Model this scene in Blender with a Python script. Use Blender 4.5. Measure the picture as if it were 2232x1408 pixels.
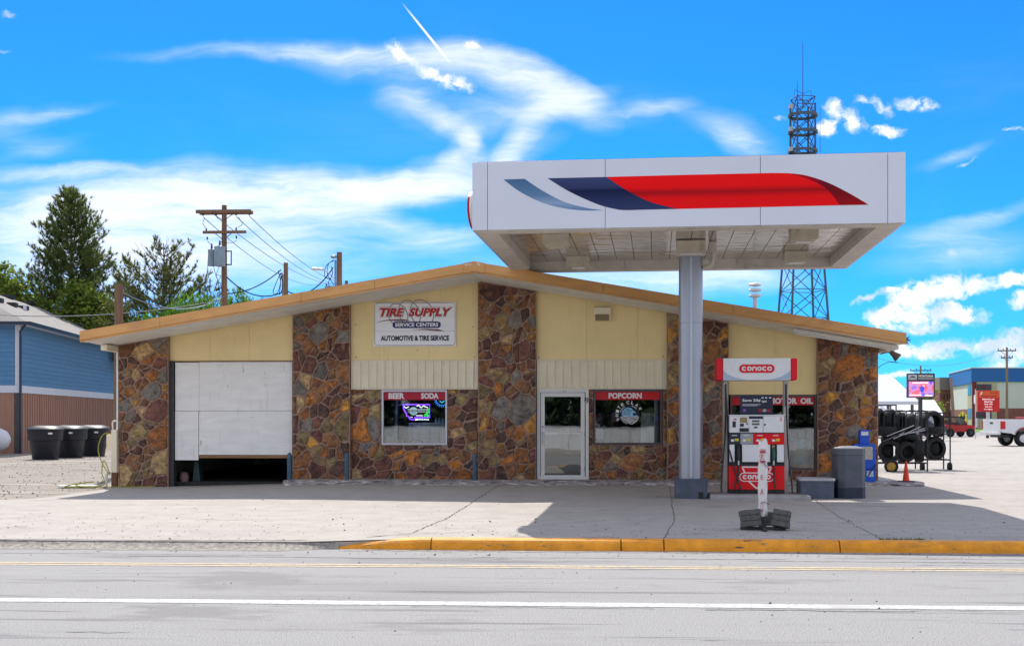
import bpy, bmesh, math, random
from mathutils import Vector, Matrix, Euler

sc = bpy.context.scene
for o in list(bpy.data.objects):
    bpy.data.objects.remove(o, do_unlink=True)
COL = sc.collection
rad = math.radians

# ------------------------------------------------------------------ camera
cam = bpy.data.cameras.new("camera")
camo = bpy.data.objects.new("camera", cam)
COL.objects.link(camo)
cam.sensor_width = 36.0
cam.lens = 43.55
cam.shift_y = 0.0923
cam.clip_start = 0.1
cam.clip_end = 6000.0
camo.location = (0.0, 0.0, 1.65)
camo.rotation_euler = (rad(90), 0, rad(3.6))
sc.camera = camo

# ------------------------------------------------------------------ light and exposure
SUN_TO = Vector((-0.22, 0.84, 1.0)).normalized()
SUN_EL = math.asin(SUN_TO.z)
SUN_AZ = math.atan2(SUN_TO.x, SUN_TO.y)
sun = bpy.data.lights.new("sun", 'SUN')
suno = bpy.data.objects.new("sun", sun)
COL.objects.link(suno)
SKY_STRENGTH = 0.15
sun.energy = 2.2
sun.angle = rad(0.53)
sun.color = (1.0, 0.95, 0.87)
suno.rotation_euler = (-SUN_TO).to_track_quat('-Z', 'Y').to_euler()
sc.view_settings.view_transform = 'Standard'
sc.view_settings.look = 'None'
sc.view_settings.exposure = 1.28
sc.view_settings.gamma = 1.0
sc.view_settings.use_curve_mapping = False
sc.render.engine = 'CYCLES'
sc.cycles.use_denoising = True
sc.cycles.max_bounces = 8
sc.cycles.transparent_max_bounces = 16
sc.cycles.caustics_reflective = False
sc.cycles.caustics_refractive = False
sc.cycles.sample_clamp_indirect = 8.0

# ------------------------------------------------------------------ sky
W = bpy.data.worlds.new("World")
sc.world = W
W.use_nodes = True
nt = W.node_tree
nt.nodes.clear()
N = nt.nodes.new
def LK(a, b):
    nt.links.new(a, b)
def wmath(op, a, b=None, c=None, clamp=False):
    n = N('ShaderNodeMath'); n.operation = op; n.use_clamp = clamp
    for i, x in enumerate((a, b, c)):
        if x is None: continue
        if isinstance(x, (int, float)): n.inputs[i].default_value = x
        else: LK(x, n.inputs[i])
    return n.outputs[0]
def wdot(vec, d):
    n = N('ShaderNodeVectorMath'); n.operation = 'DOT_PRODUCT'
    LK(vec, n.inputs[0]); n.inputs[1].default_value = d
    return n.outputs['Value']
def wmix(f, a, b):
    n = N('ShaderNodeMix'); n.data_type = 'RGBA'
    if isinstance(f, (int, float)): n.inputs['Factor'].default_value = f
    else: LK(f, n.inputs['Factor'])
    for s, x in ((6, a), (7, b)):
        if isinstance(x, tuple): n.inputs[s].default_value = x
        else: LK(x, n.inputs[s])
    return n.outputs[2]
sky = N('ShaderNodeTexSky')
sky.sky_type = 'NISHITA'
sky.sun_disc = False
sky.sun_elevation = SUN_EL
sky.sun_rotation = SUN_AZ
sky.altitude = 900
sky.air_density = 1.0
sky.dust_density = 0.25
sky.ozone_density = 4.0
tc = N('ShaderNodeTexCoord')
dirv = tc.outputs['Generated']
# sky dome coordinates: azimuth and height round the direction the clouds lie in (south)
th = rad(3.6)
fx = wmath('MAXIMUM', wdot(dirv, (-math.sin(th), math.cos(th), 0)), 0.12)
U = wmath('DIVIDE', wmath('MULTIPLY', wdot(dirv, (math.cos(th), math.sin(th), 0)), 2.7), fx)
V = wmath('DIVIDE', wmath('MULTIPLY', wdot(dirv, (0, 0, 1)), 2.7), fx)
cmb = N('ShaderNodeCombineXYZ'); LK(U, cmb.inputs[0]); LK(V, cmb.inputs[1])
def wnoise(vec, scale, detail=5.0, rough=0.55, dist=0.0, stretch=None, rot=0.0):
    if stretch:
        m = N('ShaderNodeMapping'); m.inputs['Scale'].default_value = stretch
        m.inputs['Rotation'].default_value = (0, 0, rot)
        LK(vec, m.inputs['Vector']); vec = m.outputs[0]
    n = N('ShaderNodeTexNoise')
    n.inputs['Scale'].default_value = scale; n.inputs['Detail'].default_value = detail
    n.inputs['Roughness'].default_value = rough; n.inputs['Distortion'].default_value = dist
    LK(vec, n.inputs['Vector'])
    return n
def warp(vec, scale, amt, detail=4.0):
    n = wnoise(vec, scale, detail)
    s = N('ShaderNodeVectorMath'); s.operation = 'SUBTRACT'
    LK(n.outputs['Color'], s.inputs[0]); s.inputs[1].default_value = (0.5, 0.5, 0.5)
    m = N('ShaderNodeVectorMath'); m.operation = 'MULTIPLY_ADD'
    LK(s.outputs[0], m.inputs[0]); m.inputs[1].default_value = (amt, amt, 0); LK(vec, m.inputs[2])
    return m.outputs[0]
def blobs(vec, lst):
    tot = None
    for (x, y, a, b, ang, amp) in lst:
        m = N('ShaderNodeMapping'); m.vector_type = 'TEXTURE'
        m.inputs['Location'].default_value = ((x - 1116) / 1000, (910 - y) / 1000, 0)
        m.inputs['Rotation'].default_value = (0, 0, rad(ang))
        m.inputs['Scale'].default_value = (a / 1000, b / 1000, 1)
        LK(vec, m.inputs['Vector'])
        g = N('ShaderNodeTexGradient'); g.gradient_type = 'SPHERICAL'
        LK(m.outputs[0], g.inputs[0])
        tot = wmath('MULTIPLY', g.outputs['Fac'], amp) if tot is None else wmath('MULTIPLY_ADD', g.outputs['Fac'], amp, tot)
    return tot
CIRRUS = [
 (520,112,340,24,0,.55),(800,122,380,40,-3,.55),(930,140,330,60,-5,.85),(1110,165,220,62,-13,.95),(1230,205,150,62,-32,.95),
 (1215,228,150,40,14,.75),(1090,250,200,60,8,.55),(900,205,110,60,0,.35),(870,225,80,50,-40,.35),
 (970,272,120,30,-28,.75),(1025,300,60,36,-60,.65),(985,345,120,38,48,.8),(890,385,230,42,18,.75),
 (1140,300,140,38,52,.8),(1060,365,200,44,24,.95),(880,415,380,48,8,1.2),(620,430,480,70,3,1.3),(340,440,380,95,6,1.2),
 (120,450,300,100,0,.9),(470,490,420,110,4,1.25),(180,540,360,120,-4,1.2),(300,610,420,110,0,.95),(700,560,420,70,-4,.65),
 (860,500,260,40,-8,.8),(960,540,200,36,6,.55),(40,250,180,36,8,.55),(130,240,160,18,8,.35),(90,372,200,22,-2,.85),
 (40,300,200,40,-14,.35),(60,330,180,26,12,.3),(290,375,150,16,-6,.3),(1430,230,110,22,11,.6),(1600,285,170,52,-24,.6),(1620,320,130,46,-38,.5),
 (1380,240,160,40,10,.3),(2070,345,110,20,17,.55),(2170,478,220,26,14,.7),(2060,520,240,36,4,.45),(2090,560,260,50,6,.6),(1400,620,380,70,3,1.1),
 (1620,600,220,50,-3,.6),(1180,600,240,50,-6,.5),(700,610,300,50,0,.35),(1480,560,300,60,0,.4)]
CUMULUS = [
 (865,110,34,26,-30,1.15),(890,128,44,18,-20,1.0),(935,160,52,17,-24,1.05),(995,188,62,24,-2,1.35),(1024,92,30,16,20,.8),(1040,100,28,12,-30,.7),
 (1820,240,40,32,-30,.95),(1860,262,40,36,-60,.95),(1800,276,36,26,0,1.2),(1925,230,42,20,-40,1.1),(1880,218,34,14,0,.8),(1995,226,66,24,-6,1.3),(1932,280,56,22,-10,1.15),(1703,256,30,12,8,.9),
 (2205,281,36,9,0,1.0),(2110,352,60,8,17,.5),(16,32,26,16,-30,.7),(10,108,30,12,-10,.6),
 (2070,622,150,36,4,1.35),(2030,640,130,24,2,1.1),(1890,651,60,11,10,1.1),(1935,632,32,12,5,1.1),(2070,550,40,16,10,.8),(2215,605,60,28,14,1.5),(2228,655,50,24,8,1.4),
 (1960,672,72,36,30,1.3),(2030,688,100,38,8,1.35),(2110,690,80,28,-12,1.2),(1910,694,46,32,0,1.2),(1990,718,100,16,0,.8),
 (2060,755,125,28,2,1.2),(2000,772,90,18,0,.9),(2205,748,105,38,14,1.35),(2225,782,110,26,10,1.1),(2150,815,120,18,8,.8),(1960,815,90,16,0,.8),(1940,755,60,20,0,1.0),
 ]
c1 = warp(warp(cmb.outputs[0], 3.0, 0.10), 14.0, 0.016)
ci = blobs(c1, CIRRUS)
st = wnoise(c1, 6.0, 8.0, 0.66, 0.7, (0.5, 2.8, 1), rad(-8))
st2 = wnoise(c1, 22.0, 6.0, 0.66, 0.5, (0.28, 2.6, 1), rad(-14))
mod = wmath('MULTIPLY_ADD', st.outputs['Fac'], 2.1, -0.35)
mod = wmath('MULTIPLY', mod, wmath('MULTIPLY_ADD', st2.outputs['Fac'], 1.3, 0.30))
cif = wmath('MULTIPLY', wmath('MULTIPLY', ci, mod), 0.78)
# thin veil in view; the same noise is thickened out of view
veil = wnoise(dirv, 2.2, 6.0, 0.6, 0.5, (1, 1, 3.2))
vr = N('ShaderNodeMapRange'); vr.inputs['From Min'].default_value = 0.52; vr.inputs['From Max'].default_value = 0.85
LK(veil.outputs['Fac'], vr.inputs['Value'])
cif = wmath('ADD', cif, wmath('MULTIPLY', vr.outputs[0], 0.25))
cif = wmath('MAXIMUM', cif, 0.0)
cif2 = wmath('MULTIPLY', cif, cif)
cif = wmath('MULTIPLY_ADD', wmath('DIVIDE', cif2, wmath('ADD', cif2, 0.36)), 0.86, wmath('MULTIPLY', wmath('MINIMUM', ci, 1.0), 0.16))
cif = wmath('MAXIMUM', cif, 0.0)
c2 = warp(warp(cmb.outputs[0], 13.0, 0.045, 5.0), 48.0, 0.020)
cu = blobs(c2, CUMULUS)
cn = wnoise(c2, 30.0, 7.0, 0.68)
cu = wmath('MULTIPLY', cu, wmath('MULTIPLY_ADD', cn.outputs['Fac'], 3.0, -0.75))
cr = N('ShaderNodeMapRange'); cr.interpolation_type = 'SMOOTHSTEP'
cr.inputs['From Min'].default_value = 0.12; cr.inputs['From Max'].default_value = 0.85
LK(cu, cr.inputs['Value'])
con = blobs(cmb.outputs[0], [(925,68,82,3.2,-51.3,1.4),(955,105,48,4.2,-51.3,1.0)])
# clear-sky colour from the sky model, deepened
hs = N('ShaderNodeHueSaturation'); hs.inputs['Saturation'].default_value = 1.0; hs.inputs['Value'].default_value = 1.0
LK(sky.outputs[0], hs.inputs['Color'])
tint = N('ShaderNodeMix'); tint.data_type = 'RGBA'; tint.blend_type = 'MULTIPLY'; tint.inputs['Factor'].default_value = 1.0
LK(hs.outputs[0], tint.inputs[6]); tint.inputs[7].default_value = (0.04, 0.25, 0.50, 1)
base = tint.outputs[2]
shade = wnoise(c2, 9.0, 4.0, 0.5)
sr = N('ShaderNodeMapRange'); sr.inputs['From Min'].default_value = 0.42; sr.inputs['From Max'].default_value = 0.62
LK(shade.outputs['Fac'], sr.inputs['Value'])
CLW = 3.35
cumcol = wmix(sr.outputs[0], (CLW, CLW, CLW, 1), (CLW * .58, CLW * .70, CLW * .86, 1))
col = wmix(cif, base, (CLW * .93, CLW * .96, CLW, 1))
col = wmix(wmath('MINIMUM', con, 0.9), col, (CLW, CLW, CLW, 1))
col = wmix(cr.outputs[0], col, cumcol)
bg = N('ShaderNodeBackground'); bg.inputs['Strength'].default_value = SKY_STRENGTH
LK(col, bg.inputs['Color'])
# rest of the dome: same sky, with heavier unseen cloud added as neutral fill
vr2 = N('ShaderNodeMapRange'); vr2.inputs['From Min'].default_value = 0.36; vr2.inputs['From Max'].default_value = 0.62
# added cloud thickens towards the horizon to brighten the shaded shop front
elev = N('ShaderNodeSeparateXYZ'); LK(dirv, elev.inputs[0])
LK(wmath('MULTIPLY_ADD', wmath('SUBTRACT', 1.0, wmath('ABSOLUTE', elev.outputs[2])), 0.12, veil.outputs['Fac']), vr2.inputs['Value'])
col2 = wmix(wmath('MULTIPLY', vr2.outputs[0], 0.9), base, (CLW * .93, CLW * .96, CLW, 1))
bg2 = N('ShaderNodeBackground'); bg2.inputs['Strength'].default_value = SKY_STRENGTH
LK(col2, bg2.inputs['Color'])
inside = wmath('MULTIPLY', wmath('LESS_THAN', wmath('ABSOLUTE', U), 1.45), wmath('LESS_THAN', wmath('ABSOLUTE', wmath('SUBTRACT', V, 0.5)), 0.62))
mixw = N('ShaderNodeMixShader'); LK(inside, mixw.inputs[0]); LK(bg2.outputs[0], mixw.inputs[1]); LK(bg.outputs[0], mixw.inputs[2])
W.cycles.sampling_method = 'MANUAL'
W.cycles.sample_map_resolution = 512
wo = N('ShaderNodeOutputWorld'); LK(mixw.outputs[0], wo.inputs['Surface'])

# ------------------------------------------------------------------ helpers
RND = random.Random(11)
MATS = {}
def lin(r, g, b):
    f = lambda c: (c / 255 / 12.92) if c / 255 <= .04045 else ((c / 255 + .055) / 1.055) ** 2.4
    return (f(r), f(g), f(b))
def M(name, col, rough=.6, var=.15, scale=6.0, bump=0.0, bscale=60.0, metal=0.0, bdist=.02, spec=.4, col2=None, detail=5.0, stretch=None, rand=0.0, ramp=(.3, .7), emit=0.0, spots=None, coat=0.0):
    """procedural material: colour varied by noise, optional fine relief"""
    if name in MATS: return MATS[name]
    m = bpy.data.materials.new(name); m.use_nodes = True
    t = m.node_tree; n = t.nodes; l = t.links
    p = n['Principled BSDF']
    p.inputs['Roughness'].default_value = rough
    p.inputs['Metallic'].default_value = metal
    p.inputs['Specular IOR Level'].default_value = spec
    p.inputs['Coat Weight'].default_value = coat
    tcn = n.new('ShaderNodeTexCoord'); vec = tcn.outputs['Object']
    if rand:
        oi = n.new('ShaderNodeObjectInfo')
        va = n.new('ShaderNodeVectorMath'); va.operation = 'MULTIPLY_ADD'
        cx = n.new('ShaderNodeCombineXYZ')
        for i in range(3): l.new(oi.outputs['Random'], cx.inputs[i])
        l.new(cx.outputs[0], va.inputs[0]); va.inputs[1].default_value = (37, 53, 71); l.new(vec, va.inputs[2])
        vec = va.outputs[0]
    mv = vec
    if stretch:
        mp = n.new('ShaderNodeMapping'); mp.inputs['Scale'].default_value = stretch
        l.new(vec, mp.inputs[0]); mv = mp.outputs[0]
    nz = n.new('ShaderNodeTexNoise'); nz.inputs['Scale'].default_value = scale; nz.inputs['Detail'].default_value = detail
    nz.inputs['Roughness'].default_value = .62
    l.new(mv, nz.inputs['Vector'])
    r = n.new('ShaderNodeValToRGB'); l.new(nz.outputs['Fac'], r.inputs[0])
    a = tuple(max(0, c * (1 - var)) for c in col); b = col2 or tuple(min(1, c * (1 + var)) for c in col)
    r.color_ramp.elements[0].position = ramp[0]; r.color_ramp.elements[1].position = ramp[1]
    r.color_ramp.elements[0].color = (*a, 1); r.color_ramp.elements[1].color = (*b, 1)
    out = r.outputs[0]
    if rand:
        mr = n.new('ShaderNodeMapRange'); mr.inputs['To Min'].default_value = 1 - rand; mr.inputs['To Max'].default_value = 1 + rand
        wn = n.new('ShaderNodeTexWhiteNoise'); wn.noise_dimensions = '1D'; l.new(oi.outputs['Random'], wn.inputs['W'])
        l.new(wn.outputs['Value'], mr.inputs['Value'])
        mx = n.new('ShaderNodeMix'); mx.data_type = 'RGBA'; mx.blend_type = 'MULTIPLY'; mx.inputs['Factor'].default_value = 1
        l.new(out, mx.inputs[6]); l.new(mr.outputs[0], mx.inputs[7]); out = mx.outputs[2]
    for sp in (spots or []):      # (scale, threshold, softness, colour, stretch): stains, chips and dirt with a shape of their own
        sn = n.new('ShaderNodeTexNoise'); sn.inputs['Scale'].default_value = sp[0]; sn.inputs['Detail'].default_value = 6; sn.inputs['Roughness'].default_value = .6
        sv = vec
        if len(sp) > 4:
            mp = n.new('ShaderNodeMapping'); mp.inputs['Scale'].default_value = sp[4]; mp.inputs['Location'].default_value = (sp[0] * 3.1, 1.7, sp[1] * 9)
            l.new(vec, mp.inputs[0]); sv = mp.outputs[0]
        l.new(sv, sn.inputs['Vector'])
        sm = n.new('ShaderNodeMapRange'); sm.inputs['From Min'].default_value = sp[1]; sm.inputs['From Max'].default_value = sp[1] + sp[2]
        l.new(sn.outputs['Fac'], sm.inputs['Value'])
        mx = n.new('ShaderNodeMix'); mx.data_type = 'RGBA'
        l.new(sm.outputs[0], mx.inputs['Factor']); l.new(out, mx.inputs[6]); mx.inputs[7].default_value = (*sp[3], 1); out = mx.outputs[2]
    l.new(out, p.inputs['Base Color'])
    if emit:
        l.new(out, p.inputs['Emission Color']); p.inputs['Emission Strength'].default_value = emit
    if bump:
        bn = n.new('ShaderNodeTexNoise'); bn.inputs['Scale'].default_value = bscale; bn.inputs['Detail'].default_value = 4
        l.new(mv if stretch else vec, bn.inputs['Vector'])
        bp = n.new('ShaderNodeBump'); bp.inputs['Strength'].default_value = min(1, bump); bp.inputs['Distance'].default_value = bdist
        l.new(bn.outputs['Fac'], bp.inputs['Height']); l.new(bp.outputs[0], p.inputs['Normal'])
    MATS[name] = m
    return m
def glass_mat(name, ior=2.0, tint=(.85, .9, .9), wave=.02, wscale=2.5):
    if name in MATS: return MATS[name]
    m = bpy.data.materials.new(name); m.use_nodes = True
    t = m.node_tree; n = t.nodes; l = t.links; n.clear()
    tr = n.new('ShaderNodeBsdfTransparent'); tr.inputs[0].default_value = (*tint, 1)
    gl = n.new('ShaderNodeBsdfGlossy'); gl.inputs['Roughness'].default_value = .01
    fr = n.new('ShaderNodeFresnel'); fr.inputs['IOR'].default_value = ior
    tcn = n.new('ShaderNodeTexCoord'); nz = n.new('ShaderNodeTexNoise'); nz.inputs['Scale'].default_value = wscale; nz.inputs['Detail'].default_value = 1
    l.new(tcn.outputs['Object'], nz.inputs['Vector'])
    bp = n.new('ShaderNodeBump'); bp.inputs['Strength'].default_value = wave; bp.inputs['Distance'].default_value = .1
    l.new(nz.outputs['Fac'], bp.inputs['Height']); l.new(bp.outputs[0], gl.inputs['Normal'])
    mx = n.new('ShaderNodeMixShader'); l.new(fr.outputs[0], mx.inputs[0]); l.new(tr.outputs[0], mx.inputs[1]); l.new(gl.outputs[0], mx.inputs[2])
    o = n.new('ShaderNodeOutputMaterial'); l.new(mx.outputs[0], o.inputs[0])
    MATS[name] = m
    return m

ORG = {}
class MB:
    """collects shapes and links them as one mesh object"""
    def __init__(s): s.v = []; s.f = []; s.s = []
    def add(s, vs, fs, sm=False):
        o = len(s.v); s.v += [tuple(v) for v in vs]; s.f += [tuple(i + o for i in f) for f in fs]; s.s += [sm] * len(fs)
        return s
    def box(s, x0, x1, y0, y1, z0, z1):
        return s.add([(x0,y0,z0),(x1,y0,z0),(x1,y1,z0),(x0,y1,z0),(x0,y0,z1),(x1,y0,z1),(x1,y1,z1),(x0,y1,z1)],
                     [(0,3,2,1),(4,5,6,7),(0,1,5,4),(1,2,6,5),(2,3,7,6),(3,0,4,7)])
    def obox(s, c, size, rot=(0,0,0)):
        m = Euler([rad(a) for a in rot]).to_matrix(); h = [d / 2 for d in size]; c = Vector(c)
        vs = [c + m @ Vector((sx*h[0], sy*h[1], sz*h[2])) for sz in (-1,1) for sx, sy in ((-1,-1),(1,-1),(1,1),(-1,1))]
        return s.add(vs, [(0,3,2,1),(4,5,6,7),(0,1,5,4),(1,2,6,5),(2,3,7,6),(3,0,4,7)])
    def prism(s, poly, d0, d1, plane='xz', sm=False):
        n = len(poly)
        mk = {'xz': lambda a, b, d: (a, d, b), 'yz': lambda a, b, d: (d, a, b), 'xy': lambda a, b, d: (a, b, d)}[plane]
        vs = [mk(a, b, d0) for a, b in poly] + [mk(a, b, d1) for a, b in poly]
        s.add(vs, [tuple(range(n)), tuple(range(2*n-1, n-1, -1))])
        return s.add(vs, [(i, (i+1) % n, n + (i+1) % n, n + i) for i in range(n)], sm)
    def tube(s, pts, r, n=8, cap=True, sm=True):
        pts = [Vector(p) for p in pts]; rs = r if isinstance(r, (list, tuple)) else [r] * len(pts)
        vs = []; up = None
        for i, p in enumerate(pts):
            d = (pts[min(i+1, len(pts)-1)] - pts[max(i-1, 0)])
            d = d.normalized() if d.length > 1e-9 else Vector((0,0,1))
            if up is None: up = Vector((0,0,1)) if abs(d.z) < .9 else Vector((0,1,0))
            a = d.cross(up)
            a = a.normalized() if a.length > 1e-6 else d.orthogonal().normalized()
            b = d.cross(a).normalized(); up = -b if False else up
            vs += [p + (a * math.cos(2*math.pi*k/n) + b * math.sin(2*math.pi*k/n)) * rs[i] for k in range(n)]
        fs = [(i*n+k, i*n+(k+1) % n, (i+1)*n+(k+1) % n, (i+1)*n+k) for i in range(len(pts)-1) for k in range(n)]
        s.add(vs, fs, sm)
        if cap: s.add(vs[:n], [tuple(range(n))]); s.add(vs[-n:], [tuple(range(n-1, -1, -1))])
        return s
    def lathe(s, prof, c=(0,0,0), n=24, axis='z', sm=True, sq=0.0, rot=0.0):
        c = Vector(c); vs = []
        for r_, h in prof:
            for k in range(n):
                a = 2*math.pi*(k+rot)/n
                q = 1.0
                if sq: q = 1 / (abs(math.cos(a))**sq + abs(math.sin(a))**sq) ** (1/sq)
                p = (r_*q*math.cos(a), r_*q*math.sin(a), h)
                if axis == 'x': p = (p[2], p[0], p[1])
                if axis == 'y': p = (p[0], p[2], p[1])
                vs.append(c + Vector(p))
        m = len(prof)
        s.add(vs, [(i*n+k, i*n+(k+1) % n, (i+1)*n+(k+1) % n, (i+1)*n+k) for i in range(m-1) for k in range(n)], sm)
        s.add(vs[:n], [tuple(range(n-1,-1,-1))]); s.add(vs[-n:], [tuple(range(n))])
        return s
    def torus(s, c, R, r, axis='y', n=28, m=8, sq=1.0, tilt=None):
        c = Vector(c); vs = []
        for k in range(n):
            a = 2*math.pi*k/n
            for j in range(m):
                b = 2*math.pi*j/m
                rr = R + r*math.cos(b); h = r*sq*math.sin(b)
                p = Vector({'y': (rr*math.cos(a), h, rr*math.sin(a)), 'z': (rr*math.cos(a), rr*math.sin(a), h), 'x': (h, rr*math.cos(a), rr*math.sin(a))}[axis])
                vs.append(c + (tilt @ p if tilt else p))
        return s.add(vs, [(k*m+j, ((k+1) % n)*m+j, ((k+1) % n)*m+(j+1) % m, k*m+(j+1) % m) for k in range(n) for j in range(m)], True)
    def band(s, pts, w, y, closed=False):
        """flat stroke in the x-z plane at depth y"""
        n = len(pts); L = []; Rr = []
        for i in range(n):
            p0 = pts[(i-1) % n] if closed or i > 0 else pts[i]; p1 = pts[(i+1) % n] if closed or i < n-1 else pts[i]
            d = Vector((p1[0]-p0[0], p1[1]-p0[1])); d = d.normalized() if d.length > 1e-9 else Vector((1,0))
            L.append((pts[i][0]-d.y*w/2, y, pts[i][1]+d.x*w/2)); Rr.append((pts[i][0]+d.y*w/2, y, pts[i][1]-d.x*w/2))
        m = n if closed else n-1
        return s.add(L+Rr, [(i, (i+1) % n, n+(i+1) % n, n+i) for i in range(m)])
    def poly(s, pts, y):
        return s.add([(a, y, b) for a, b in pts], [tuple(range(len(pts)))])
    def mesh(s, name, recalc=True, org=(0,0,0)):
        me = bpy.data.meshes.new(name)
        ox, oy, oz = org
        me.from_pydata([(x-ox, y-oy, z-oz) for x, y, z in s.v], [], s.f)
        me.polygons.foreach_set('use_smooth', s.s)
        if recalc and len(s.f) < 4000:
            b = bmesh.new(); b.from_mesh(me); bmesh.ops.recalc_face_normals(b, faces=b.faces); b.to_mesh(me); b.free()
        if any(s.s): me.set_sharp_from_angle(angle=rad(42))
        me.update()
        return me
    def build(s, name, mat, parent=None, bevel=0.0, recalc=True, seg=2):
        org = ORG.get(parent.name, (0,0,0)) if parent else (0,0,0)
        me = s.mesh(name, recalc, org)
        me.materials.append(mat)
        o = bpy.data.objects.new(name, me); COL.objects.link(o)
        if parent:
            o.parent = parent; ORG[o.name] = org
        if bevel:
            b = o.modifiers.new('bevel', 'BEVEL'); b.width = bevel; b.segments = seg; b.limit_method = 'ANGLE'; b.angle_limit = rad(40)
        return o
def tag(o, label, cat, group=None):
    o['label'] = label; o['category'] = cat
    if group: o['group'] = group
    return o
def thing(name, label, cat, loc=(0,0,0), rz=0.0, group=None, local=True):
    """an Empty at the thing's base; local=False lets its parts be given in place"""
    o = bpy.data.objects.new(name, None); COL.objects.link(o)
    o.empty_display_size = .2
    o.location = loc; o.rotation_euler = (0,0,rad(rz))
    ORG[o.name] = (0,0,0) if local else tuple(loc)
    return tag(o, label, cat, group)
def struct(o, kind='structure'):
    o['kind'] = kind
    return o
def single(mb, name, mat, label, cat, loc, group=None, rz=0.0, bevel=0.0, world=False):
    """a thing that is one mesh"""
    me = mb.mesh(name, True, loc if world else (0,0,0)); me.materials.append(mat)
    o = bpy.data.objects.new(name, me); COL.objects.link(o); o.location = loc; o.rotation_euler = (0,0,rad(rz))
    if bevel:
        b = o.modifiers.new('bevel', 'BEVEL'); b.width = bevel; b.segments = 2; b.limit_method = 'ANGLE'; b.angle_limit = rad(40)
    return tag(o, label, cat, group)
KIDS = {}
def copy_tree(o, parent=None):
    c = o.copy(); COL.objects.link(c)
    if parent: c.parent = parent
    for ch in [k for k in o.children]: copy_tree(ch, c)
    return c
# lettering: flat print cut from the built-in font
def text(mb, s, x, z, y, h, width=None, shear=0.0, bold=0.0, align='CENTER', spacing=1.0, rot=0.0, arc=None):
    """adds the words to mb, standing in the x-z plane facing -y; h = cap height, width = fitted width"""
    c = bpy.data.curves.new('t', 'FONT'); c.body = s; c.size = 1.0; c.align_x = 'CENTER'; c.shear = shear; c.offset = bold; c.space_character = spacing
    c.resolution_u = 3
    o = bpy.data.objects.new('t', c)
    me = o.to_mesh()
    vs = [v.co.copy() for v in me.vertices]; fs = [tuple(p.vertices) for p in me.polygons]
    o.to_mesh_clear(); bpy.data.objects.remove(o); bpy.data.curves.remove(c)
    if not vs: return mb
    x0 = min(v.x for v in vs); x1 = max(v.x for v in vs); z0 = min(v.y for v in vs); z1 = max(v.y for v in vs)
    sz = h / (z1 - z0); sx = (width / (x1 - x0)) if width else sz
    ax = {'CENTER': (x0+x1)/2, 'LEFT': x0, 'RIGHT': x1}[align]
    ca, sa = math.cos(rad(rot)), math.sin(rad(rot)); out = []
    for v in vs:
        a = (v.x-ax)*sx; b = (v.y-z0)*sz
        out.append((x + a*ca - b*sa, y, z + a*sa + b*ca))
    return mb.add(out, fs)
def lerp(a, b, t): return a + (b-a)*t
def sstep(a, b, x):
    t = max(0, min(1, (x-a)/(b-a))); return t*t*(3-2*t)
def bez(p0, p1, p2, p3, n=12):
    return [tuple((1-t)**3*a + 3*(1-t)**2*t*b + 3*(1-t)*t*t*c + t**3*d for a, b, c, d in zip(p0, p1, p2, p3)) for t in [i/n for i in range(n+1)]]
def catmull(pts, n=8):
    P = [pts[0]] + list(pts) + [pts[-1]]; out = []
    for i in range(1, len(P)-2):
        for k in range(n):
            t = k/n
            out.append(tuple(.5*((2*b) + (c-a)*t + (2*a-5*b+4*c-d)*t*t + (3*b-a-3*c+d)*t**3) for a, b, c, d in zip(P[i-1], P[i], P[i+1], P[i+2])))
    out.append(tuple(pts[-1])); return out
# ================================================================== THE SETTING
def gh(x, y):
    """height of the forecourt: it rises a little to the shop front and dips at the service bay"""
    g = lerp(-.05, .06, sstep(-10.5, -5.5, x))
    return g * sstep(20, 29, y) * (1 - sstep(36, 50, y)) - .06 * (1 - sstep(16.85, 18.3, y)) * (1 - sstep(-3.7, -2.4, x))
m_ground = M('dry_ground', (.20,.18,.14), .95, .25, .35, spots=[(.05,.55,.1,(.10,.13,.05))])
m_road = M('worn_asphalt', (.365,.355,.348), .92, .55, 80.0, 1.0, 70.0, spec=.2, ramp=(.32,.68), detail=4,
           spots=[(.9,.52,.22,(.27,.262,.258),(.12,1.0,1)),(2.6,.58,.10,(.205,.20,.20),(.10,1.6,1)),(9,.66,.05,(.20,.195,.19),(.25,1.2,1)),(.5,.60,.05,(.285,.275,.27),(.5,1,1)),(28,.68,.04,(.17,.165,.16)),(.35,.56,.14,(.39,.38,.37),(.2,1.4,1))])
m_lot = M('old_concrete', (.405,.37,.335), .85, .12, 2.2, .25, 120.0, spec=.25, detail=8,
          spots=[(.55,.55,.25,(.33,.305,.285),(.35,1,1)),(7.0,.66,.08,(.25,.23,.215)),(1.7,.63,.06,(.28,.26,.25),(.5,1.3,1)),(60,.70,.05,(.25,.235,.22)),(.9,.64,.1,(.46,.435,.405),(.3,1.4,1))])
m_gravel = M('gravel_dirt', (.30,.26,.22), .95, .45, 16.0, 1.0, 30.0, detail=9, spots=[(1.1,.50,.14,(.20,.175,.15),(.3,1,1)),(.7,.57,.1,(.38,.345,.305),(.25,1.2,1)),(6,.60,.06,(.13,.115,.10),(.5,1,1)),(3,.64,.06,(.42,.39,.36),(.4,1,1))])
m_dirtstrip = M('gutter_dirt', (.33,.30,.265), .95, .45, 14.0, .9, 40.0, detail=8, spots=[(12,.58,.1,(.20,.18,.16)),(30,.62,.1,(.13,.12,.11))])
m_yellow = M('kerb_paint', (.82,.315,.012), .6, .22, 5.0, .5, 50, detail=8, spots=[(3,.58,.12,(.58,.24,.02),(.5,1,2)),(9,.61,.05,(.30,.20,.09),(.5,1,1.5)),(24,.64,.04,(.30,.26,.21)),(5,.66,.05,(.10,.07,.04),(.4,1,2))])
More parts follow.
